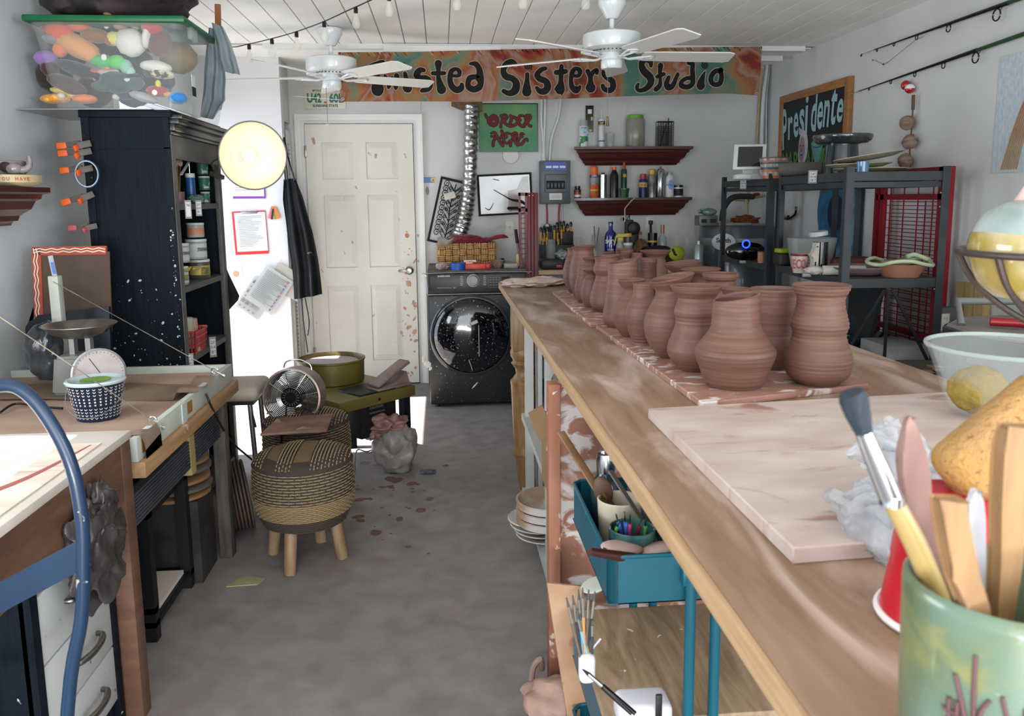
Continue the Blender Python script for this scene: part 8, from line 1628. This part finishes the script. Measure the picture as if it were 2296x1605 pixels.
for k, (x, y) in enumerate(((2031, 191), (2040, 199))):
    p = R4(x, y, .03); t = thing('fishing_bobber', ('all red fishing bobber on the right wall', 'red and white fishing bobber overlapping the red one')[k], 'bobber', p)
    MB().ell(p, (.026, .026, .026)).build('ball', mat('bobber_red', 'A0121C', r=.2, coat=.6), t)
    if k: MB().lathe([(.0268, 0), (.025, .012), (.016, .022), (.001, .0265)], p, 24, cap0=False).build('white_half', mat('bobber_white', 'D8D6D4', r=.2), t)
t = thing('shell_string', 'string of brown barnacle shells hanging on the right wall', 'wall hanging', R4(2042, 370, .03))
MB().tube([R4(2048, 213, .03), R4(2047, 240, .03), R4(2044, 290, .03), R4(2040, 330, .03), R4(2041, 375, .03)], .004, 6, sm=4).build('cord', mat('twine', '5A463A', r=.9), t)
for k, (x, y) in enumerate(((2034, 276), (2040, 318), (2030, 360))):
    M = Matrix.Translation(R4(x, y, .045)) @ Matrix.Rotation((-.9, .9, 2.8)[k], 4, 'X') @ Matrix.Rotation(.5, 4, 'Y'); b = MB(); b.lathe([(.001, -.04), (.026, -.034), (.038, -.01), (.04, .01), (.03, .032), (.022, .036), (.018, .03), (.001, .0)], M=M, n=20); b.build('shell', mat('shell_brown', '6B5648', '8E7866', r=.7, sc=14, st=(1, 1, 4), bump=1), t)
MB().tube([R4(2048, 213, .03), R4(2047, 246, .03)], .009, 8).build('strap', mat('twine'), t)
# portrait drawing
c0, c1 = R4(2243, 128, .004), R4(2228, 388, .004); t = thing('portrait_drawing', 'pencil drawing of a blond-haired face taped on the right wall, cut by the photo edge', 'drawing', R4(2260, 388, .004)); D0 = c0.y
Md = basis((0, -1, 0), (0, 0, 1), (-1, 0, 0), (XR-.004, D0, c1.z)); hD = c0.z-c1.z
MB().box((.3, hD/2, 0), (.6, hD, .002), M=Md).build('paper', mat('drawing_blue', 'A3B3BC', 'B9C4C8', r=.8, sc=30, st=(1, 2.2, 1), det=3), t)
b = MB(); b.ell((.42, hD*.5, .002), (.17, hD*.38, .0015), M=Md); b.build('face', mat('drawing_face', 'C4C6B8', r=.8), t)
b = MB()
for k in range(7): b.stroke([(.36+.012*k, hD*.96, .003), (.21+.014*k, hD*.66, .004), (.13+.014*k, hD*.36, .004), (.07+.016*k, hD*.03, .004)], Md, z=.0045)
b.build('hair', mat('drawing_hair', 'B08E5A', 'A86A4A', r=.8, sc=6, st=(1, 1, 2)), t, sm=0)
b = MB(); b.stroke([(.30, hD*.60, .003), (.33, hD*.615, .004), (.36, hD*.605, .003)], Md, z=.005); b.stroke([(.35, hD*.33, .004), (.41, hD*.32, .006), (.46, hD*.33, .004)], Md, z=.005); b.stroke([(.46, hD*.60, .003), (.49, hD*.615, .004), (.52, hD*.605, .003)], Md, z=.005); b.build('features', mat('drawing_lines', '5E7A80', r=.8), t, sm=0)
# racks
rk = mat('rack_steel', '363C41', '2D3236', r=.45, m=.3, sc=9, sp=.74, spc='7E7670', spsc=26)
rs = mat('rack_shelf', '4A4744', '3A3836', r=.75, sc=7)
def rack(cx, cy, W, Lr, ztop, shelves, rz, label):
    T = thing('steel_rack', label, 'shelving rack', (cx, cy, 0)); M = Matrix.Translation((cx, cy, 0)) @ Matrix.Rotation(rz, 4, 'Z')
    for sx in (-1, 1):
        for sy in (-1, 1):
            b = MB(); b.box((sx*W/2, sy*(Lr/2-.018), ztop/2), (.004, .036, ztop), M=M); b.box((sx*(W/2-.018), sy*Lr/2, ztop/2), (.036, .004, ztop), M=M); b.build('post', rk, T)
    for z in shelves:
        b = MB(); 
        for sx in (-1, 1): b.box((sx*(W/2-.004), 0, z-.022), (.004, Lr-.01, .04), M=M); b.box((sx*(W/2-.012), 0, z-.06), (.004, Lr-.01, .026), M=M) if z == shelves[0] else None
        for sy in (-1, 1): b.box((0, sy*(Lr/2-.004), z-.022), (W-.01, .004, .04), M=M); b.box((0, sy*(Lr/2-.012), z-.06), (W-.01, .004, .026), M=M) if z == shelves[0] else None
        b.build('rail', rk, T); MB().box((0, 0, z-.004), (W-.012, Lr-.012, .008), M=M).build('shelf', rs, T)
    return M
zp = aY(2117, 372, 3.62).z; xl, xr_ = aY(1905, 400, 3.62).x, aY(2128, 400, 3.62).x; W2 = xr_-xl
zt2 = aY(2020, 384, 3.62).z; zm2 = aY(2020, 625, 3.62).z
L2_ = .92; cx2, cy2 = (xl+xr_)/2+.03, 3.62+L2_/2; rz2 = -.075
M2r = rack(cx2, cy2, W2, L2_, zp, [zt2, zm2, .62, .12], rz2, 'nearer grey steel rack along the right wall, cake stand and plates on top')
b = MB(); b.bar(M2r @ Vector((-W2*.0, -L2_/2-.006, zm2-.05)), M2r @ Vector((W2*.47, -L2_/2-.006, .60)), .014, .006, up=(0, 1, 0)); b.bar(M2r @ Vector((-.02, -L2_/2-.006, zm2-.05)), M2r @ Vector((-.02, -L2_/2-.006, .2)), .014, .006, up=(0, 1, 0)); b.bar(M2r @ Vector((-.04, -L2_/2-.006, zm2-.05)), M2r @ Vector((-W2*.5, -L2_/2+.0, .64)), .014, .006, up=(0, 1, 0)); b.build('folding_stand', mat('soot_black'), None, 'thin black folding easel legs under the nearer rack shelf', 'easel')
xa1 = aY(1725, 420, 4.80).x; zt1 = aY(1725, 400, 4.80).z; zm1 = aY(1725, 592, 4.80).z; W1 = .44
M1r = rack(xa1+W1/2, 5.22, W1, .84, zt1+.03, [zt1, zm1, .5, .1], .0, 'farther grey steel rack near the corner, tablet stand on top')
def rim(M, pts): return [M @ Vector(p) for p in pts]
# on the farther rack
def PR(px, py, Y): return aY(px, py, Y)
q = PR(1672, 350, 5.0); t = thing('tablet_stand', 'white point-of-sale tablet on a tilted stand on top of the farther rack', 'tablet', (q.x, 5.0, zt1)); s_ = sc_at(q)
Mt = Matrix.Translation(PR(1681, 352, 5.0)) @ Matrix.Rotation(-.12, 4, 'Z') @ Matrix.Rotation(-.25, 4, 'X') @ basis((1, 0, 0), (.10, 0, 1), (0, -1, 0))
MB().box((0, 0, 0), (72/s_, 58/s_, .016), M=Mt, bev=.007).build('bezel', mat('tablet_white', 'D0D3D0', r=.3), t); MB().box((0, 0, .008), (54/s_, 46/s_, .002), M=Mt).build('screen', mat('screen_dark', '2A2C2D', r=.08, coat=1), t)
MB().b2(q.x-.03, q.x+.10, 4.98, 5.10, zt1, zt1+.035, bev=.006).bar((q.x+.03, 5.05, zt1), (q.x+.03, 5.02, zt1+.10), .06, .02).build('stand', mat('tablet_white'), t); MB().b2(q.x-.09, q.x+.0, 4.90, 4.97, zt1, zt1+.028, bev=.005).build('card_reader', mat('tablet_white'), t)
# striped pot
def lpot(name, px, yt, yb, wt, wb, Y, z, segs, label, cat='pot', open_=True):
    p = aY(px, yb, Y); s = sc_at(aY(px, yt, Y)); rt_, rb_ = wt/2/s, wb/2/s; h = aY(px, yt, Y).z-z; o = Vector((p.x, Y, z)); T = thing(name, label, cat, o); R_ = lambda u: rb_+(rt_-rb_)*u
    for nm, mt, u0, u1 in segs: MB().lathe([(R_(u0), h*u0), (R_(u1), h*u1)], o, 36, cap0=u0 == 0, cap1=False).build(nm, mt, T)
    if open_: MB().lathe([(R_(1)-.004, h), (R_(.1)-.004, h*.1), (.001, h*.1)], o, 36, cap0=False).build('inside', mat('inside_grey', '8E8A86', r=.6), T)
    return T, o, rt_, h
sa, sb, scc, sd = mat('stripe_orange', 'B4644C', r=.4), mat('stripe_teal', '2F5A54', r=.4), mat('stripe_white', 'B9B2AA', '6A6866', r=.4, sc=40, st=(1, 1, .01)), mat('stripe_plum', '5E4A50', r=.35)
lpot('striped_pot', 1735, 353, 394, 66, 50, 4.86, zt1, [('band', sa, 0, .14), ('band', scc, .14, .3), ('band', sa, .3, .42), ('band', sb, .42, .54), ('band', scc, .54, .68), ('band', sb, .68, .76), ('band', sa, .76, .84), ('band', scc, .84, .94), ('band', sd, .94, 1)], 'flowerpot with orange, teal and white bands at the right of the farther rack top')
# things on the near rack top
zt = zt2; YA = 4.1
t, o, r_, h = lpot('cake_stand', 1886, 322, 384, 66, 78, YA, zt, [('pedestal', mat('blue_glaze', '0E1C28', '1E3442', r=.12, sc=9, coat=.8), 0, .98)], 'dark blue glazed pottery pedestal plate, tallest thing on the nearer rack', 'cake stand', False)
sP = sc_at(aY(1886, 305, YA)); MB().lathe([(.05, h*.95), (52/sP, h), (60/sP, h+.012), (64/sP, h+.034), (63/sP, h+.044), (60/sP, h+.038), (.001, h+.034)], o, 44).build('plate', mat('blue_glaze2', '1C262C', '4A4C48', r=.15, sc=6, coat=.8), t)
q = aY(1795, 384, 4.35); b = MB(); b.tube([Vector((q.x-.09, 4.42, zt+.04)), Vector((q.x+.10, 4.3, zt+.04))], .036, 20); b.build('rolled_mat', mat('grey_mat', '5A5652', '4A4744', r=.85, sc=5), None, 'rolled grey rubber mat lying on the nearer rack, left of the pedestal', 'mat')
platec = mat('cream_plate', 'B3AA92', 'A39A82', r=.4, sc=6)
def plate(px, py, w_, Y, z, tx, ty, label, mt=platec, dz=.02, g='cream plates'):
    p = aY(px, py, Y); R_ = w_/2/sc_at(p); M = Matrix.Translation((p.x, Y, z)) @ rotm(tx, ty, 0); b = MB(); b.lathe([(.05, 0), (R_*.7, .004), (R_, dz), (R_-.004, dz+.004), (R_*.68, .009), (.001, .007)], M=M, n=40); o_ = b.build('plate', mt, None, label, 'plate', g)
    return o_
plate(1950, 372, 155, 3.92, zt+.001, 0, 0, 'lowest wide cream plate on the nearer rack top')
plate(1925, 365, 140, 3.93, zt+.026, .0, -.03, 'second cream plate with wavy rim on the pile')
plate(1948, 353, 150, 3.90, zt+.065, -.05, -.13, 'top cream plate, tilted up to the right on the pile')
lpot('blue_cup', 1934, 362, 384, 27, 25, 3.72, zt, [('body', mat('sky_glaze', '3E6E94', '5A88A8', r=.15, sc=9, coat=.7), 0, 1)], 'small sky-blue glazed cup in front of the cream plates', 'cup')
def tag_px(x0, y0, x1, y1, Y, label): return tag_price(x0, y0, x1, y1, Y, label)
tag_px(1812, 382, 1833, 411, 4.0, 'red-bordered price card hanging on the nearer rack top shelf')
tag_px(1659, 398, 1674, 424, 5.05, 'price card on the top edge of the farther rack'); tag_px(1658, 565, 1673, 590, 5.1, 'price card on the lower shelf of the farther rack'); tag_px(1799, 589, 1820, 621, 3.98, 'price card hanging on the nearer rack middle shelf')
# middle shelf, nearer rack
zm = zm2+.001
t, o, r_, h = lpot('plastic_tub', 1818, 533, 575, 108, 84, 4.32, zm, [('tub', mat('milky_tub', '8C9090', r=.3, al=.85), 0, 1)], 'wide milky plastic tub on the nearer rack middle shelf', 'tub', False)
b = MB(); b.lathe([(.05, 0), (.05, .02), (.046, .024), (.001, .024)], M=Matrix.Translation(aY(1836, 528, 4.3)) @ rotm(0, -.15, 0), n=28); b.build('loose_lid', wht, None, 'white screw lid tilted on the rim of the milky tub', 'lid')
t, o, r_, h = lpot('lettered_bowl', 1793, 569, 592, 42, 28, 4.0, zm, [('body', mat('bowl_white', 'B5AEA2', r=.3), 0, .9), ('rim', mat('bowl_red', '7A1E1E', r=.3), .9, 1)], 'small white bowl with fat red letters on the middle shelf', 'bowl')
word(t, o, r_*.92, 'ECO', h*.25, h*.5, mat('letter_red', '96202A', r=.4), 1.5)
t, o, r_, h = lpot('face_mug', 1838, 542, 597, 32, 34, 3.92, zm, [('body', mat('mug_black', '0B0D12', r=.1, coat=.8), 0, 1)], 'tall black glazed mug with a white profile face on its left side', 'mug')
b = MB(); b.prism([(-.035, 0), (.0, 0), (.0, h*.98), (-.018, h*.98), (-.022, h*.8), (-.03, h*.66), (-.042, h*.6), (-.03, h*.52), (-.026, h*.4), (-.03, h*.15)], .04, basis((1, 0, 0), (0, 0, 1), (0, -1, 0), (o.x-r_*.55, 3.94-.01, zm))); b.build('white_face', mat('mug_white', 'B9B4AA', r=.3), t)
b = MB(); b.box((o.x-r_*.55-.012, 3.889, zm+h*.86), (.008, .002, .006)); b.box((o.x-r_*.55-.018, 3.889, zm+h*.27), (.007, .002, .04)); b.build('features', txt, t)
q = aY(1875, 590, 3.80); b = MB(); b.tube([Vector((q.x-.05, 3.84, zm+.026)), Vector((q.x+.14, 3.78, zm+.026))], [.024, .026], 16); b.ell((q.x-.08, 3.86, zm+.024), (.05, .035, .022), sub=3, jit=.1); b.build('rolled_cloth', mat('cloth_white', 'B5B0A8', 'A39E96', r=.9, sc=9), None, 'rolled whitish cloths lying in front of the black mug', 'cloth')
plate(1925, 590, 150, 3.86, zm, 0, 0, 'mauve unfired shallow dish on the middle shelf', mat('mauve_clay', '7E6A6C', r=.7), .04, None)
q = aY(1905, 575, 4.3); MB().b2(q.x-.14, q.x+.13, 4.2, 4.38, zm, zm+.05, bev=.006).build('clay_tray', mat('red_clay', '6B3A34', r=.7), None, 'dark red rectangular clay tray behind the mauve dish', 'tray')
t, o, r_, h = lpot('ruffled_dish', 2018, 590, 609, 112, 78, 3.72, zm, [('body', mat('terracotta', '946450', 'A0705C', r=.6, sc=8), 0, 1)], 'terracotta dish with pale green ruffled slip edge at the right of the middle shelf', 'dish')
b = MB(); b.tube([o+Vector(((r_+.004+.012*math.sin(5*a))*math.cos(a)*1.15, (r_+.01)*math.sin(a), h+.008+.012*math.sin(3*a+1))) for a in [2*PI*k/48 for k in range(48)]], .009, 8, closed=True); b.tube([o+Vector((.03, 0, h+.03)), o+Vector((.07, 0, h+.04)), o+Vector((.13, -.02, h+.015)), o+Vector((.15, 0, h+.0))], .011, 8, sm=4); b.build('green_edge', mat('pale_green_slip', 'AEBE96', r=.6), t)
b = MB(); b.ell(o+Vector((0, 0, h)), (.08, .07, .022), jit=.15); b.ell(o+Vector((-.07, -.02, h+.008)), (.045, .02, .012)); b.build('clay_scraps', mat('pink_clay', '8E6A62', r=.7), t)
# farther rack shelf: speaker, small vase, case
zl = zm1+.001; q = aY(1675, 548, 5.05); t = thing('boombox', 'black rounded portable speaker with a glowing blue ring on the farther rack', 'speaker', (q.x, 5.05, zl)); s_ = sc_at(q)
b = MB(); b.ell((q.x+.005, 5.08, zl+.062), (48/s_, .07, .062), sub=4); b.build('body', mat('speaker_black', '07080A', r=.15, coat=.6), t, sm=80)
p_ = aY(1673, 547, 5.0); b = MB(); b.tube([p_+Vector((.024*math.cos(a), 0, .024*math.sin(a))) for a in [2*PI*k/28 for k in range(28)]], .0042, 8, closed=True); b.build('light_ring', mat('ring_blue', '1A3CFF', em=4), t); MB().cyl(p_, p_+Vector((0, .02, 0)), .018, n=24).build('dial', mat('gloss_black'), t)
lpot('small_vase', 1708, 543, 568, 19, 17, 4.9, zl, [('foot', mat('terracotta'), 0, .5)], 'tiny terracotta double-bulb vase beside the speaker', 'vase', False); q = aY(1708, 556, 4.9)
b = MB(); b.lathe([(.012, 0), (.026, .02), (.024, .03), (.014, .045), (.018, .06), (.026, .07)], (q.x, 4.9, zl), 24); b.build('small_vase', mat('terracotta'), None, 'hourglass terracotta vase body beside the speaker', 'vase')
q = aY(1752, 560, 4.5); t = thing('tool_case', 'black case with lime green top left of the tub', 'case', (q.x, 4.5, zm)); MB().b2(q.x-.04, q.x+.06, 4.42, 4.53, zm, zm+.07, bev=.012).build('case', mat('case_black'), t); MB().b2(q.x-.035, q.x+.05, 4.43, 4.52, zm+.07, zm+.095, bev=.006).build('top', mat('lime_nylon'), t)
# water heater and pipes
q = aY(1645, 520, 6.0); hx_ = q.x+.03; zh = aY(1640, 506, 5.75).z
t = thing('water_heater', 'grey electric water heater with an oval Smith label behind the racks', 'water heater', (hx_, 6.02, 0))
MB().lathe([(.27, 0), (.28, .02), (.28, zh-.02), (.27, zh), (.001, zh)], (hx_, 6.02, 0), 48).build('tank', mat('heater_grey', '4A5054', '444A4E', r=.3, sc=3, coat=.3), t)
zL = aY(1590, 540, 5.8).z; MB().lathe([(.282, zL-.04), (.282, zL+.015)], (hx_, 6.02, 0), 48, cap0=False, cap1=False).build('label_band', mat('band_green', 'A9ADAC', '1E3A2E', r=.4, sc=2), t)
a_ = -2.25; d_ = Vector((math.cos(a_), math.sin(a_), 0)); Ml = basis(Vector((-d_.y, d_.x, 0)), (0, 0, 1), d_, Vector((hx_, 6.02, zL-.01))+d_*.286)
MB().ell((0, 0, 0), (.09, .065, .004), M=Ml).build('oval_badge', mat('badge_white', 'B9BDBC', r=.4), t); b = MB(); b.text('Smith', Ml @ Matrix.Translation((-.055, -.005, .005)), fit=(.11, .036), off=.03); b.build('lettering', mat('smith_green', '1E2E28', r=.5), t, sm=0)
q = aY(1583, 495, 5.9); zr = aY(1583, 503, 5.85).z; t = thing('grey_radio', 'small grey boxy radio on the left of the water heater top', 'radio', (q.x, 5.9, zh)); MB().b2(q.x-.07, q.x+.07, 5.84, 5.96, zh, zh+.075, bev=.004).build('case', mat('radio_grey', '6A6C6A', r=.4, m=.3), t)
for k in (-1, 1): MB().b2(q.x+k*.035-.022, q.x+k*.035+.022, 5.838, 5.842, zh+.02, zh+.048).build('grille', txt, t)
b = MB(); b.ell((q.x+.02, 5.9, zh+.10), (.06, .04, .03)); b.ell((q.x-.05, 5.89, zh+.105), (.016, .015, .018)); b.build('glass_turtle', mat('turtle_glass', '3E5A4A', '7A8E84', r=.1, sc=14, coat=1), None, 'green glass turtle sitting on the grey radio', 'figurine')
cp = mat('cpvc_white', 'A39A7C', r=.5)
t = thing('water_pipes', 'cream plastic water pipes with a red valve above the water heater', 'pipe', aY(1675, 486, 6.15)); YQ = 6.1
MB().tube([aY(1675, 487, YQ), aY(1674, 447, YQ), aY(1684, 443, YQ), aY(1716, 438, YQ)], .012, 10).tube([aY(1684, 443, YQ), aY(1674, 424, YQ)], .011, 10).tube([aY(1626, 482, YQ), aY(1626, 447, YQ), aY(1680, 449, YQ+.04)], .010, 10).build('pipe', cp, t)
MB().tube([aY(1694, 441, YQ), aY(1702, 439, YQ)], .017, 12).tube([aY(1674, 452, YQ), aY(1674, 458, YQ)], .017, 12).build('fitting', cp, t); MB().ell(aY(1697, 435, YQ-.02), (.026, .012, .012)).build('valve_handle', mat('valve_red', '8E1A20', r=.4), t)
b = MB(); b.tube([aY(1619, 495, 5.98), aY(1624, 465, 6.0), aY(1645, 442, 6.02), aY(1690, 441, 6.04)], .022, 12, sm=6); b.build('insulated_pipe', mat('foam_grey', '2E3032', r=.9), None, 'grey foam-insulated pipe arching over the water heater', 'pipe')
q = aY(1672, 485, 5.95); crumple('orange_cloth', (q.x, 5.95, zh+.035), (.10, .06, .035), mat('rust_cloth', '6E3A1E', '7E4626', r=.9, sc=8), 'rust orange cloth heaped on the water heater', 'cloth', 4, .2, 3, flat=zh+.001)
q = aY(1655, 500, 5.8); MB().b2(q.x-.13, q.x+.1, 5.79, 5.88, zh+.0005, zh+.018, bev=.002).build('papers', mat('paper_grey', '8E8A80', r=.7), None, 'stack of greyish papers lying on the water heater', 'paper')
b = MB(); X_ = XR-.03
for s in (0, 1): b.tube([aX(1768-9*0, 484, X_) if s == 0 else aX(1785, 463, X_), aX(1765, 489, X_) if s == 0 else aX(1783, 480, X_), aX(1758, 489, X_) if s == 0 else aX(1768, 490, X_), aX(1747, 478, X_) if s == 0 else aX(1758, 489, X_), aX(1745, 464, X_) if s == 0 else aX(1750, 485, X_)], .009, 8, sm=4)
b.build('coat_hook', mat('gloss_black'), None, 'black double wall hook seen between the racks', 'hook')
# wave painting and easel parts
t = thing('wave_painting', 'blue and teal swirling wave painting on the right wall behind the rack', 'painting', aX(1875, 560, XR-.02)); A = aX(1842, 410, XR-.02); B2 = aX(1905, 560, XR-.02); zb3 = B2.z-.05
MB().b2(XR-.03, XR-.005, B2.y-.12, A.y, zb3, A.z+.02).build('canvas', mat('wave_paint', '1E4E68', '6FA0AC', r=.6, sc=5, dist=2.5, det=5), t)
b = MB(); Mv = basis((0, -1, 0), (0, 0, 1), (-1, 0, 0), (XR-.031, (A.y+B2.y)/2, (A.z+zb3)/2-.0)); wd_ = (A.y-B2.y+.12)/2; b.ell((.0, .05, 0), (wd_*.86, .24, .002), M=Mv); b.mi = 1; b.ell((.03, .04, .002), (wd_*.42, .12, .002), M=Mv); b.build('wave_eye', [mat('wave_mid', '1E4A6E', '2E6E88', r=.6, sc=9), mat('wave_dark', '0B1A33', r=.6)], t)
# tall red gate leaning on the right wall
rg = mat('red_gate_paint', '74101C', '801624', r=.35, sc=4); g0, g1 = 3.84, 4.50; zg1, zg0 = aX(2140, 372, XR-.07).z, .60
t = thing('safety_gate', 'tall bright red metal mesh gate leaning on the right wall behind the nearer rack', 'gate', (XR-.07, (g0+g1)/2, .02))
b = MB(); Xg = XR-.075
for y in (g0, g0+.06, g1-.06, g1): b.b2(Xg-.012, Xg+.012, y-.018, y+.018, .02, zg1)
for z in (zg1-.015, zg1-.15, .72, .05): b.b2(Xg-.012, Xg+.012, g0, g1, z-.015, z+.015)
b.build('frame', rg, t); b = MB(); z = .1
while z < zg1-.17: b.bar((Xg, g0, z), (Xg, g1, z), .004, .004); z += .042
for k in range(1, 5): b.bar((Xg, g0+(g1-g0)*k/5, .05), (Xg, g0+(g1-g0)*k/5, zg1-.05), .005, .005)
b.build('mesh', rg, t); b = MB(); z = .12
while z < zg1-.17: b.bar((Xg+.035, g0+.08, z), (Xg+.035, g1-.08, z), .004, .004); z += .042
b.bar((Xg+.035, g0+.25, .1), (Xg+.035, g0+.25, zg1-.17), .005, .005); b.build('rear_mesh', rg, t)
for y, z in ((g0+.05, zg1-.13), (g0+.05, zg1-.2), (g0+.05, .98)): MB().ell((Xg-.014, y, z), (.004, .006, .006), sub=2).build('bolt', mat('chrome'), t)
# low things on the right
M_ = Matrix.Translation((2.33, 4.3, .62)) @ rotm(.0, -.12, 0)
MB().box((0, 0, .22), (.02, .34, .42), M=Matrix.Translation((2.28, 4.25, .625)) @ rotm(0, .2, 0)).build('dark_canvas', mat('dark_painting', '10151A', '2E4A4A', r=.5, sc=7, lo=.5, hi=.75), None, 'dark painted canvas leaning under the nearer rack', 'canvas')
for k, (x, y) in enumerate(((2.30, 4.42), (2.36, 3.95))): MB().b2(x-.12, x+.1, y-.14, y+.14, .62, .68+.02*k, bev=.004).build('white_box', mat('box_white', 'A9ABAC', '96989A', r=.6, sc=8), None, ('farther', 'nearer')[k]+' flat white box on the low rack shelf behind the red mesh', 'box')
q = aZ(1925, 775, .62); b = MB(); b.lathe([(.11, 0), (.15, .05), (.155, .07), (.145, .072), (.10, .02), (.001, .02)], (q.x, q.y, .622), 36); b.build('dark_bowl', mat('blue_glaze'), None, 'shiny dark blue bowl on the low shelf of the nearer rack', 'bowl')
for k in range(3): MB().b2(XR-.045-.0*k, XR-.005, 3.575+.07*k, 3.64+.07*k, 0, aX(2180, 636, XR-.03).z-.0).build('pine_board', mat('pine', 'A0895A', 'B09A6A', r=.6, sc=8, st=(6, 6, .5)), None, ('nearest', 'middle', 'farthest')[k]+' of the upright pine boards against the right wall', 'board', 'pine boards')
t = thing('floor_cabinet', 'plain low dark cabinet along the right wall carrying the kiln', 'cabinet', (2.26, 2.75, 0)); MB().b2(1.90, XR-.005, 2.40, 3.04, 0, .353).build('body', mat('soot_black'), t)
t = outlet(2111, 703, 2128, 742, 'grey metal-boxed wall socket low on the right wall beside the rack', 'wall_socket', 0, Y=3.74); q = aY(2130, 720, 3.76); MB().b2(q.x-.05, 2.55, 3.745, 3.80, q.z-.07, q.z+.07).build('box', mat('radio_grey'), t)
# kiln
kq = aZ(2330, 705, .93); kx_, ky_ = 2.19, 2.72
t = thing('kiln', 'stainless steel polygonal pottery kiln with a dusty lid and a red lift handle', 'kiln', (kx_, ky_, .365))
ss = mat('kiln_steel', '8E8F90', '7A7B7C', r=.22, m=.95, sc=3); Mk_ = Matrix.Translation((kx_, ky_, .055)) @ Matrix.Rotation(.15, 4, 'Z')
MB().lathe([(.315, .2985), (.315, .80)], M=Mk_, n=10).build('body', ss, t, sm=10); MB().lathe([(.33, .81), (.33, .905), (.325, .912)], M=Mk_, n=10, cap1=False).build('lid_band', ss, t, sm=10); MB().lathe([(.325, .905), (.31, .92), (.001, .922)], M=Mk_, n=10).build('lid', mat('kiln_lid', '7E7872', '8A847E', r=.7, sc=8), t, sm=10)
MB().cyl((1.985, 2.73, 1.0), (2.25, 2.58, .995), .016, n=14).build('handle', mat('handle_red', '8E1420', r=.4), t); MB().box((.02, -.315, .87), (.24, .01, .10), M=Mk_).build('hinge_plate', mat('radio_grey'), t); MB().tube([Mk_ @ Vector((-.25, .12, .92)), Mk_ @ Vector((-.2, .2, 1.0)), Mk_ @ Vector((.3, .1, .99))], .014, 12).build('lift_bar', mat('alu'), t)
# round table with plywood puzzle pieces
t = thing('round_table', 'low dark round table between the work table and the racks', 'table', (2.2, 3.36, 0)); MB().cyl((2.2, 3.36, .655), (2.2, 3.36, .675), .25, n=48).build('tabletop', mat('grey_top', '5A544E', r=.6), t); MB().cyl((2.2, 3.36, .03), (2.2, 3.36, .655), .03, n=16).build('stem', mat('soot_black'), t); MB().cyl((2.2, 3.36, 0), (2.2, 3.36, .04), .2, .16, n=24).build('foot', mat('soot_black'), t)
ply = mat('laser_ply', '8E7A52', 'A08C62', r=.7, sc=9)
random.seed(11)
for k in range(7):
    x, y = 2.06+.035*k+random.uniform(-.02, .02), 3.37+random.uniform(-.09, .09); n = 9; a0 = random.uniform(0, 6); pts = [(.045*(.6+.4*random.random())*math.cos(2*PI*j/n), .028*(.6+.5*random.random())*math.sin(2*PI*j/n)) for j in range(n)]
    b = MB(); b.prism(pts, .004, Matrix.Translation((x, y, .676+.005*k)) @ Matrix.Rotation(a0, 4, 'Z')); b.build('plywood_piece', ply, None, 'cut plywood puzzle piece in the loose pile on the low round table', 'wood piece', 'cut plywood pieces')
